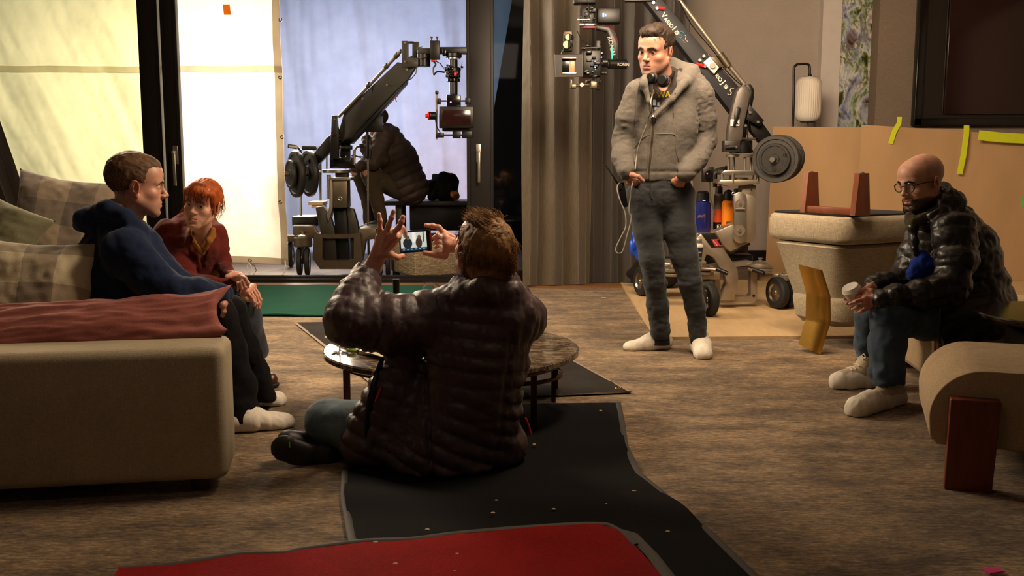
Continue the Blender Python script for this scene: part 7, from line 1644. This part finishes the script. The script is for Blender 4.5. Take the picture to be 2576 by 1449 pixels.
# ---------------------------------------------------------------- woman on the sofa
def woman():
    root = thing('person', 'person with auburn fringe and dark red sweater leaning forward on the sofa', 'person', Vv((W(470, 780, 4.95).x, 4.95, .3)))
    f = Vv((-.16, -.98, -.05)); Mx = head_frame(f, (.16, 0, 1)); s = .985; O = W(509, 513, 4.74); tone = (.56, .31, .215)
    H = SDF(); head_sdf(H, O, Mx, s, jaw=.90, open_=.0044, nose=.97, brow=.82)
    nb = W(505, 600, 4.86); H.add(cap(O+Mx@Vv((0, -.022, -.055))*s, nb, .043, .048), .025)
    hp, hq = H.mesh(.0027, 1); hc = skin_cols(hp, O, Mx, s, tone, brows=(.22, .10, .05), lips=(.45, .13, .11), bw=.75)
    K = SDF()
    w1 = W(588, 722, 4.70)      # her right hand hangs over the knee
    hand_px(K, w1, [W(622, 734, 4.62), W(628, 728, 4.65), W(634, 724, 4.69), W(638, 720, 4.72)][::-1], [[W(650, 738, 4.70), W(656, 754, 4.69), W(655, 768, 4.69)], [W(646, 744, 4.66), W(652, 762, 4.66), W(652, 775, 4.66)], [W(640, 748, 4.63), W(646, 764, 4.63), W(646, 776, 4.64)], [W(634, 748, 4.61), W(640, 760, 4.61), W(640, 770, 4.62)]][::1], [W(610, 742, 4.64), W(622, 752, 4.62), W(634, 756, 4.62)], rw=.021, rf=.0078)
    w2 = W(578, 692, 4.76)
    hand_px(K, w2, [W(601, 692, 4.68), W(607, 696, 4.66), W(612, 702, 4.64), W(615, 709, 4.63)], [[W(618, 700, 4.60), W(625, 712, 4.60), W(624, 722, 4.61)], [W(612, 708, 4.60), W(618, 722, 4.60), W(616, 731, 4.61)], [W(606, 712, 4.60), W(610, 726, 4.60), W(608, 734, 4.61)], [W(598, 712, 4.61), W(600, 724, 4.61), W(598, 731, 4.62)]], [W(588, 690, 4.66), W(577, 694, 4.62), W(570, 696, 4.61)], rw=.021, rf=.0078)
    kp, kq = K.mesh(.0028, 1)
    B = SDF(); ch = W(488, 660, 4.92); pv = W(430, 790, 5.0)
    sR, sL = W(420, 582, 4.90), W(546, 590, 4.94); eR, eL = W(478, 712, 4.74), W(560, 660, 4.92)
    B.chain([nb, ch, pv], [.045, .09, .11], .05); B.chain([ch, sR, eR, w1], [.06, .04, .03, .022], .03); B.chain([ch, sL, eL, w2], [.06, .04, .03, .022], .03)
    B.chain([pv, W(470, 790, 4.86), W(612, 752, 4.70), W(646, 920, 4.80)], [.1, .07, .045, .03], .03); bp, bq = B.mesh(.012, 1)
    np_mesh('body', [(hp, hq, 0, hc), (kp, kq, 0, limb_cols(kp, (.52, .27, .19))), (bp, bq, 0, limb_cols(bp, tone))]+eyes(O, Mx, s, (-.25, 1, 0), (.12, .09, .06)), [M['skin'], M['eye']], root)
    hm = hair_mat('auburn_hair', '#7a3212', '#a8541f', .6); Mn = np.array(Mx)
    face_hair('eyebrows', root, hp, O, Mx, s, BROW(.0026, .0185), 300, .006, .0004, hm, .1, .9, 4)
    Hh = SDF(); Hh.add(local(ell((0, -.022, .037), (.0825, .1030, .0885)), O, Mx, s), .01)
    Hh.add(local(ell((0, .066, .062), (.062, .030, .034)), O, Mx, s), .02)      # fringe
    for x in (-1, 1): Hh.add(local(cap((x*.066, .044, .060), (x*.074, .022, -.030), .016, .007), O, Mx, s), .012)
    Hh.sub(local(ell((0, .120, -.006), (.060, .066, .042)), O, Mx, s), .006); Hh.sub(local(ell((0, .095, -.065), (.066, .085, .080)), O, Mx, s), .008); Hh.sub(local(planes([((0, 0, -.070), (0, -.15, 1))]), O, Mx, s), .008)
    Hh.add(local(ell((0, -.118, .0), (.032, .030, .034)), O, Mx, s), .02)
    def hn(P): q = ((P-np.array(O))@Mn/s); q2 = np.stack([q[:, 0]*120, q[:, 1]*30, q[:, 2]*26], 1).astype(F32); return .0026*vn(q2)+.0014*vn(q2*2.4)
    Hh.noise = hn; solid('hair', Hh, .0026, hm, root)
    strands('fringe_strands', root, O, Mx, s, 420, lambda p: p[1] > .045 and p[2] > .066 and abs(p[0]) < .066, lambda q: (q[0]*4, .45, -1), .060, .0012, hm, seed=3, lift=.10, shell=((0, -.010, .040), (.080, .108, .086)))
    strands('loose_strands', root, O, Mx, s, 60, lambda p: abs(p[0]) > .066 and -.03 < p[2] < .03 and -.02 < p[1] < .05, lambda q: (q[0]*3, 0, -1), .105, .0011, hm, seed=8, lift=.12, curl=.18, grav=.6)
    strands('ponytail', root, O, Mx, s, 160, lambda p: p[1] < -.11 and abs(p[2]) < .05, lambda q: (-.5, -.4, -1), .13, .0014, hair_mat('painted_backlight_ends', '#a8682a', '#c99a4c', .4), seed=9, lift=.25, curl=.2, grav=.8, shell=((0, -.03, .02), (.075, .105, .07)))  # yellow light on the tail strands is put into their hair colour
    red = fabric('oxblood_knit', '#571a14', .9, .15, 700, .35, .35, 14)
    T = SDF(); T.add(cap(W(505, 625, 4.88), W(484, 690, 4.94), .100, .118, sq=((0, 1, 0), .82)), .04); T.add(cap(W(484, 690, 4.94), W(440, 780, 5.0), .118, .135, sq=((0, 1, 0), .85)), .04)
    T.add(cap(W(428, 580, 4.93), W(538, 586, 4.96), .052, .048), .06); T.add(cap(W(462, 560, 4.99), W(524, 562, 4.99), .050, .046), .05)
    T.chain([sR, W(450, 655, 4.82), eR, W(530, 722, 4.71), W(588, 724, 4.70)], [.062, .058, .050, .046, .036], .018)
    T.chain([sL, W(552, 635, 4.92), eL, W(568, 680, 4.84), W(580, 692, 4.77)], [.054, .046, .042, .036, .031], .018)
    T.sub(cap(W(508, 575, 4.80), W(504, 620, 4.80), .045, .040), .01)
    c1_ = [(488, 590), (505, 672), (536, 588)]
    L = []; cc = W(508, 612, 4.8)
    for i in range(3):
        a = W(*c1_[i], 4.8); b = W(*c1_[(i+1) % 3], 4.8); n = Vv((b.z-a.z, 0, -(b.x-a.x)))
        if n.dot(cc-a) > 0: n = -n
        L.append((a, n))
    L += [((0, 4.86, 0), (0, 1, 0)), ((0, 4.5, 0), (0, -1, 0))]; T.sub(planes(L), .008)
    T.noise = lambda P: wrinkle(P, 11, .007, 2, (1, 1, 1.2))+wrinkle(P, 30, .003, 6, (1.2, 1, 1))
    solid('sweater', T, .0052, red, root)
    S = SDF(); S.add(cap(W(506, 600, 4.87), W(500, 680, 4.92), .078, .098, sq=((0, 1, 0), .75)), .02)
    S.chain([W(488, 582, 4.80), W(494, 610, 4.775), W(505, 636, 4.785)], [.014, .015, .010], .008); S.chain([W(536, 578, 4.80), W(526, 606, 4.775), W(510, 638, 4.785)], [.014, .015, .010], .008); S.sub(cap(W(509, 560, 4.80), W(507, 604, 4.80), .042, .036), .008)
    S.noise = lambda P: wrinkle(P, 30, .003, 2); solid('shirt', S, .005, fabric('mustard_shirt', '#8a5a24', .85, .15), root)
    dm = mk_denim('indigo_denim', '#10151f', '#18202d', '#26313f')
    J = SDF(); J.chain([W(440, 795, 4.98), W(530, 775, 4.80), W(608, 752, 4.70)], [.12, .095, .070], .03); J.chain([W(608, 752, 4.70), W(620, 810, 4.73), W(633, 880, 4.78)], [.072, .070, .082], .03)
    J.chain([W(450, 795, 5.1), W(590, 760, 5.05), W(600, 860, 5.08)], [.11, .07, .07], .03)
    J.sub(planes([(W(630, 898, 4.76), (0.10, 0, 1))]), .004); J.noise = lambda P: wrinkle(P, 13, .006, 3)+wrinkle(P, 36, .002, 6); solid('jeans', J, .006, dm, root)
    bo = plain('brown_boot_leather', '#3b1a0e', .38, bump=.05)
    S = SDF(); h0, t0 = G(622, 972), G(703, 975); d = (t0-h0).normalized(); h0 = t0-d*.27
    S.add(cap(W(640, 885, 4.80), h0+d*.09+Vv((0, 0, .09)), .055, .050), .02); S.add(cap(h0+d*.06+Vv((0, 0, .045)), h0+d*.12+Vv((0, 0, .055)), .044, .046), .03); S.add(cap(h0+d*.12+Vv((0, 0, .05)), h0+d*.225+Vv((0, 0, .036)), .044, .036), .03)
    S.sub(planes([((0, 0, .020), (0, 0, 1))]), .004); S.noise = lambda P: wrinkle(P, 30, .002, 1); so = solid('boot', S, .0052, bo, root)
    S = SDF(); S.add(cap(h0+d*.12+Vv((0, 0, .018)), h0+d*.225+Vv((0, 0, .018)), .044, .042), .02); S.add(cap(h0+d*.03+Vv((0, 0, .018)), h0+d*.08+Vv((0, 0, .018)), .04, .04), .01); S.sub(planes([((0, 0, .002), (0, 0, 1))]), .002); S.sub(planes([((0, 0, .024), (0, 0, -1))]), .002); solid('boot_sole', S, .005, M['rubber'], so)
    return root
woman()
# ---------------------------------------------------------------- man on the floor filming
def filming_man():
    root = thing('person', 'person in plum puffer jacket seen from behind, cross-legged on the floor, filming', 'person', Vv((W(1150, 1150, 3.5).x, 3.5, 0)))
    f = Vv((-.50, .80, .30)); Mx = head_frame(f, (.10, .0, 1)); s = 1.08; O = W(1212, 628, 3.50); tone = (.52, .26, .18)
    H = SDF(); head_sdf(H, O, Mx, s, jaw=1.08, open_=.004)
    nb = W(1215, 745, 3.50); H.add(cap(O+Mx@Vv((0, -.022, -.05))*s, nb, .060, .070), .03)
    hp, hq = H.mesh(.0028, 1); hc = skin_cols(hp, O, Mx, s, tone, stubble=.2, brows=(.12, .08, .05))
    K = SDF(); nrm = (0, 1, 0)
    wl = W(936, 676, 3.60)
    hand_px(K, wl, [W(1000, 596, 3.58), W(986, 588, 3.55), W(970, 588, 3.55), W(955, 596, 3.57)],
            [[W(1012, 574, 3.60), W(1018, 582, 3.66), W(1020, 596, 3.70)], [W(1003, 572, 3.54), W(1010, 558, 3.53), W(1014, 546, 3.53)], [W(978, 567, 3.53), W(985, 547, 3.52), W(990, 531, 3.52)], [W(956, 575, 3.55), W(956, 555, 3.54), W(954, 539, 3.54)]],
            [W(980, 640, 3.57), W(998, 648, 3.60), W(1013, 644, 3.63)], rw=.028, rf=.0104)
    K.add(cap(wl, W(905, 715, 3.56), .028, .034), .02)
    for a, b in ((W(986, 590, 3.535), W(958, 640, 3.55)), (W(970, 590, 3.535), W(950, 645, 3.555)), (W(999, 598, 3.56), W(965, 640, 3.555))): K.add(cap(a, b, .0045, .004, ), .010)
    wr = W(1185, 625, 3.72)
    hand_px(K, wr, [W(1118, 588, 3.72), W(1122, 600, 3.68), W(1124, 614, 3.67), W(1122, 626, 3.69)],
            [[W(1104, 572, 3.72), W(1088, 568, 3.72), W(1072, 567, 3.71)], [W(1104, 590, 3.74), W(1092, 598, 3.77)], [W(1106, 604, 3.75), W(1094, 610, 3.78)], [W(1106, 616, 3.76), W(1096, 622, 3.78)]],
            [W(1118, 642, 3.70), W(1096, 641, 3.69), W(1068, 636, 3.69)], rw=.028, rf=.0104)
    kp, kq = K.mesh(.0026, 1)
    kc = limb_cols(kp, (.62, .34, .24))  # hands toned lighter than the face, light on them put into the colour
    B = SDF(); ch = W(1190, 860, 3.52); pv = W(1140, 1110, 3.52); sL, sR = W(1085, 810, 3.50), W(1285, 805, 3.50); eL, eR = W(880, 806, 3.42), W(1290, 760, 3.74)
    B.chain([nb, ch, pv], [.06, .11, .12], .05); B.chain([ch, sL, eL, wl], [.07, .05, .038, .028], .03); B.chain([ch, sR, eR, wr], [.06, .05, .038, .028], .03)
    B.chain([pv, W(1060, 1130, 3.55), W(810, 1070, 3.66), W(1000, 1150, 3.75)], [.1, .075, .05, .04], .03); B.chain([pv, W(1220, 1110, 3.6), W(1240, 1090, 3.85)], [.1, .075, .05], .03); bp, bq = B.mesh(.012, 1)
    np_mesh('body', [(hp, hq, 0, hc), (kp, kq, 0, kc), (bp, bq, 0, limb_cols(bp, tone))]+eyes(O, Mx, s), [M['skin'], M['eye']], root)
    hm = hair_mat('tousled_brown_hair', '#654627', '#9c7243', .45); Mn = np.array(Mx)
    Hh = SDF(); Hh.add(local(ell((0, -.026, .032), (.086, .106, .090)), O, Mx, s), .01); Hh.add(local(ell((0, -.070, -.045), (.072, .055, .062)), O, Mx, s), .03)
    Hh.sub(local(ell((0, .120, -.01), (.088, .065, .068)), O, Mx, s), .006); Hh.sub(local(ell((0, .105, -.055), (.10, .085, .080)), O, Mx, s), .008); Hh.sub(local(planes([((0, 0, -.105), (0, .1, 1))]), O, Mx, s), .008)
    for x in (-1, 1): Hh.sub(local(ell((x*.088, .010, -.018), (.022, .022, .034)), O, Mx, s), .005)
    def hn(P): q = ((P-np.array(O))@Mn/s); q2 = np.stack([q[:, 0]*62, q[:, 1]*40, q[:, 2]*26], 1).astype(F32); return .0040*vn(q2)+.0025*vn(q2*2.4)+.0014*vn(q2*6)
    Hh.noise = hn; solid('hair', Hh, .0028, hm, root)
    fl = lambda q: (.35*math.sin(q[2]*60+q[1]*40), .7 if q[2] > .085 else -.25, .15 if q[2] > .085 else -1)
    strands('hair_locks', root, O, Mx, s, 8500, lambda p: p[1] < .085 and not (p[1] > .045 and p[2] < .035) and not (abs(p[0]) > .06 and p[2] < .0 and p[1] > -.01), fl, .046, .0011, hm, seed=1, lift=.16, curl=.10, shell=((0, -.026, .026), (.087, .107, .098)), seg=6)
    strands('nape_locks', root, O, Mx, s, 1500, lambda p: p[1] < -.01 and p[2] < -.02, lambda q: (.3*math.sin(q[0]*50), -.15, -1), .050, .0012, hm, seed=2, lift=.06, curl=.10, shell=((0, -.050, -.030), (.074, .080, .080)), seg=6)
    strands('crown_tuft', root, O, Mx, s, 160, lambda p: p[2] > .095 and p[1] > -.02, lambda q: (.2, .8, .9), .042, .0011, hm, seed=4, lift=.75, curl=.22, seg=5)
    # quilted jacket
    pl_ = jacketmat('plum_nylon', '#403033', .48, .35)
    T = SDF(); pf = (.056, .0125)
    up = W(1205, 770, 3.50); 
    T.add(cap(W(1205, 800, 3.50), W(1195, 900, 3.50), .165, .178, sq=((0, 1, 0), .74), puff=pf), .035); T.add(cap(W(1195, 900, 3.50), W(1180, 1020, 3.50), .178, .178, sq=((0, 1, 0), .78), puff=pf, s0=.14), .035)
    T.add(cap(W(1180, 1020, 3.50), W(1120, 1150, 3.50), .180, .225, sq=((0, 1, 0), .80), puff=pf, s0=.31), .035)
    T.add(cap(W(1020, 885, 3.50), W(975, 1010, 3.50), .055, .080, sq=((0, 1, 0), .8), puff=pf), .03); T.add(cap(W(975, 1000, 3.51), W(925, 1118, 3.51), .080, .100, sq=((0, 1, 0), .75), puff=pf, s0=.18), .03); T.add(cap(W(1030, 1000, 3.52), W(985, 1125, 3.52), .085, .115, sq=((0, 1, 0), .75), puff=pf, s0=.31), .03); T.add(cap(W(1210, 1120, 3.53), W(1245, 1120, 3.55), .13, .12, puff=None), .03)
    T.add(cap(W(1110, 790, 3.49), W(1270, 790, 3.50), .075, .078), .05)
    T.chain([sL, W(985, 815, 3.46), eL], [.108, .102, .086], .03, puff=(.064, .012)); T.chain([eL, W(900, 745, 3.48), W(920, 700, 3.55)], [.084, .070, .056], .03, puff=(.052, .011))
    T.chain([sR, W(1310, 800, 3.58), eR], [.10, .085, .07], .03, puff=(.056, .012)); T.chain([eR, W(1230, 660, 3.78), W(1205, 635, 3.75)], [.07, .055, .046], .03, puff=(.052, .011))
    T.chain([W(1158, 745, 3.44), W(1220, 728, 3.40), W(1282, 735, 3.46), W(1296, 745, 3.56)], [.040, .045, .042, .035], .03)
    T.sub(cap(W(1212, 690, 3.52), W(1214, 742, 3.52), .075, .066), .015)
    T.sub(cap(W(925, 685, 3.555), W(933, 672, 3.575), .042, .042), .006)
    # vertical side seams pinch the quilting
    def seam(P, a, b, w_, dpt):
        a_ = np.array(a); b_ = np.array(b); t = np.clip((a_[2]-P[:, 2])/(a_[2]-b_[2]), -.2, 1.2); x = a_[0]+(b_[0]-a_[0])*t; return dpt*np.exp(-((P[:, 0]-x)/w_)**2)*(P[:, 1] < 3.52)*(P[:, 2] < a_[2]+.02)
    s1 = (W(1062, 880, 3.4), W(1085, 1150, 3.36)); s2 = (W(1288, 850, 3.4), W(1250, 1150, 3.4))
    def tn(P): return wrinkle(P, 12, .006, 3, (1.3, 1, .8))+wrinkle(P, 34, .0036, 7, (1.6, 1, .8))+seam(P, *s1, .010, .013)+seam(P, *s2, .008, .008)
    T.noise = tn; T.sub(planes([((0, 0, .020), (0, 0, 1))]), .01)
    to = solid('puffer_jacket', T, .0060, pl_, root)
    def jp(px, py, off=.003):
        q = T.hit(px, py, 2.8, 4.2); return (q if q is not None else W(px, py, 3.42))+Vv((0, -off, 0))
    # dark zip band with red lining on the open side
    zb = [jp(x, y, .002) for x, y in ((962, 900), (952, 935), (942, 975), (932, 1015), (925, 1060), (921, 1100))]
    MB().tube(zb, [.008, .013, .016, .015, .012, .006], 8, sq=.5).build('zip_band', M['black'], root)
    MB().tube([jp(x, y, .010) for x, y in ((961, 968), (955, 985), (948, 1002), (944, 1010))], [.001, .004, .005, .001], 8).build('red_lining', M['red'], root)
    MB().tube([jp(x, y, .004) for x, y in ((1322, 1050), (1330, 1070), (1336, 1092))], .0035, 8).build('red_piping', M['red'], root)
    # jeans and shoe
    dm = mk_denim('pale_denim', '#33424c', '#4b5d69', '#6a7c86')
    J = SDF(); J.chain([W(1050, 1110, 3.52), W(930, 1080, 3.57), W(825, 1058, 3.63)], [.105, .100, .083], .03); J.chain([W(818, 1068, 3.63), W(860, 1115, 3.66), W(1010, 1150, 3.72)], [.072, .065, .06], .03); J.chain([W(1180, 1110, 3.55), W(1240, 1100, 3.72), W(1180, 1120, 3.85)], [.11, .08, .06], .03)
    J.noise = lambda P: wrinkle(P, 13, .006, 3, (.7, 1, 1.2))+wrinkle(P, 38, .002, 6); J.sub(planes([((0, 0, .012), (0, 0, 1))]), .004); solid('jeans', J, .0058, dm, root)
    Sm = plain('black_rubber_sole', '#1b1412', .55, bump=.15); S = SDF()
    a, b = W(716, 1128, 3.50), W(815, 1152, 3.56)
    S.add(cap(a, W(752, 1142, 3.52), .050, .040, sq=((0, 1, 0), .5)), .02); S.add(cap(W(752, 1142, 3.52), b, .038, .046, sq=((0, 1, 0), .5)), .02); S.add(cap(W(812, 1150, 3.56), W(850, 1158, 3.60), .046, .040, sq=((0, 1, 0), .6)), .02)
    S.noise = lambda P: .0010*np.sin(P[:, 0]*420)*(P[:, 1] < 3.5); S.sub(planes([((0, 0, .004), (0, 0, 1))]), .004); so = solid('shoe', S, .005, Sm, root)
    U = SDF(); U.add(cap(W(724, 1108, 3.56), W(800, 1125, 3.62), .040, .050), .03); U.sub(planes([((0, 0, .01), (0, 0, 1))]), .004); solid('shoe_upper', U, .006, plain('black_leather', '#151012', .5), so)
    MB().tube([W(728, 1112, 3.468), W(729, 1126, 3.465)], .0022, 6).build('green_mark', plain('green_mark', '#6fae3a', .5), so)
    # wedding ring
    rg = thing('ring', 'thin gold ring on the raised left hand of the filming man', 'ring', W(977, 571, 3.53)); MB().torus(W(976, 571, 3.532), W(980, 560, 3.53)-W(974, 580, 3.535), .0106, .0011, 24, 8).build('band', plain('gold', '#e0b060', .2, 1), rg)
    # phone
    ph = thing('phone', 'phone held sideways by the man on the floor, its screen showing two seated figures', 'phone', W(1046, 606, 3.71))
    Yp = 3.70; c = W(1044, 607, Yp); n = Vv((.12, -1, .10)).normalized(); xx = Vv((1, .12, .06)).normalized(); xx = (xx-n*xx.dot(n)).normalized(); zz = n.cross(xx)*-1; zz = xx.cross(n)*-1 if zz.z < 0 else zz
    Rp = Matrix((xx, -n, zz)).transposed(); 
    MB().box(c, (.118, .011, .082), Rp, bev=.005, seg=4).build('case', M['blackgloss'], ph); MB().box(c+Rp@Vv((.045, .006, 0)), (.034, .008, .078), Rp, bev=.003).build('red_case_back', M['red'], ph)
    def scr(nm, x0, z0, x1, z1, colr, st, off):
        o_ = c+Rp@Vv(((x0+x1)/2, -.0058-off, (z0+z1)/2)); return MB().box(o_, (x1-x0, .0006, z1-z0), Rp).build(nm, emis('scr_'+nm+str(round(x0*1e4)), colr, st), ph)
    scr('screen', -.053, -.034, .043, .034, '#b9c7bf', .75, .0)
    scr('picture_wall', -.053, -.022, .043, .034, '#d6dbcb', .85, .0007); scr('picture_window', -.010, -.004, .004, .034, '#ece6dc', 1.0, .0012); scr('picture_frame', .030, -.004, .034, .034, '#5b5f4c', .5, .0012)
    def fig(nm, x, z, w_, h, colr, hx):
        b = c+Rp@Vv((x, -.0076, z)); m_ = MB(); m_.sph(b, 1, 10, (w_, .0006, h), Rp); m_.build(nm, emis('scr_'+nm, colr, .45), ph); MB().sph(b+Rp@Vv((hx, -.0004, h*1.05)), 1, 8, (.0062, .0006, .0078), Rp).build('picture_head', emis('scr_h'+nm, '#8a6a52', .5), ph)
    fig('picture_figure', -.028, -.006, .017, .020, '#2d3a3c', .003); fig('picture_figure', .014, -.006, .012, .020, '#5e4638', .002)
    scr('toolbar', -.053, -.034, .043, -.024, '#24506b', .45, .0016)
    for k in range(6): scr('toolbar_icon', -.046+.015*k, -.031, -.041+.015*k, -.027, '#9fb8c4', .8, .0022)
    return root
filming_man()
# ---------------------------------------------------------------- crouched operator on the patio
def operator():
    root = thing('person', 'person in brown puffer jacket hunched on the patio bench behind a small monitor', 'person', Vv((W(1010, 500, 10.2).x, 10.2, .3)))
    f = Vv((-.93, -.25, -.2)); Mx = head_frame(f); O = W(948, 305, 10.05); tone = (.45, .24, .17); Yo = 10.1
    B = SDF(); head_sdf(B, O, Mx, 1.05); ch = W(985, 390, Yo); pv = W(1035, 478, Yo); B.chain([O+Vv((.02, 0, -.06)), W(962, 335, Yo), ch, pv], [.055, .06, .12, .12], .03)
    hn_ = W(922, 350, 9.98); B.add(ell(hn_, (.045, .04, .055)), .01); B.chain([W(888, 425, 9.95), W(892, 435, 9.95)], [.04, .03], .01)
    B.chain([pv, W(925, 432, 9.95), W(952, 545, 10.0)], [.09, .06, .04], .02); hp, hq = B.mesh(.006, 1)
    np_mesh('body', [(hp, hq, 0, skin_cols(hp, O, Mx, 1.05, tone))], [M['skin'], M['eye']], root)
    T = SDF(); pf = (.085, .018)
    T.add(cap(W(972, 350, Yo), W(1000, 400, Yo), .155, .190, sq=((0, 1, 0), .95), puff=pf), .05); T.add(cap(W(1000, 400, Yo), W(1032, 470, Yo), .190, .185, puff=pf, s0=.22), .05)
    T.chain([W(965, 345, 9.95), W(948, 385, 9.88), W(940, 408, 9.86)], [.10, .09, .075], .03, puff=(.07, .012)); T.chain([W(940, 408, 9.86), W(924, 375, 9.9), W(922, 352, 9.95)], [.07, .06, .05], .03, puff=(.06, .01)); T.chain([W(960, 400, 9.9), W(915, 412, 9.9), W(896, 424, 9.93)], [.08, .055, .045], .02, puff=(.06, .01))
    T.noise = lambda P: wrinkle(P, 14, .008, 2)+wrinkle(P, 36, .004, 5); solid('puffer_jacket', T, .0095, jacketmat('brown_nylon', '#33241b', .7, .3), root)
    J = SDF(); J.chain([W(1030, 482, Yo), W(930, 436, 9.98), W(948, 500, 9.98), W(958, 545, 9.98)], [.13, .085, .07, .065], .03); J.chain([W(1025, 482, 10.2), W(905, 440, 10.15), W(925, 500, 10.15), W(930, 560, 10.15)], [.12, .075, .065, .06], .03)
    J.noise = lambda P: wrinkle(P, 14, .008, 4); solid('trousers', J, .0095, fabric('olive_trousers', '#41372a', .9), root)
    S = SDF(); S.add(cap(W(962, 562, 9.98), W(925, 572, 9.95), .055, .045), .02); S.add(cap(W(935, 575, 10.15), W(900, 580, 10.1), .05, .045), .02); S.chain([W(962, 545, 9.98), W(962, 562, 9.98)], [.045, .05], .02); solid('shoes', S, .008, M['rubber'], root)
    Hh = SDF(); Hh.add(local(ell((0, -.02, .04), (.08, .10, .088)), O, Mx, 1.05), .01); Hh.sub(local(ell((0, .10, -.03), (.09, .08, .09)), O, Mx, 1.05), .01); solid('hair', Hh, .006, hair_mat('dark_hair', '#20160f', '#33241a'), root)
operator()
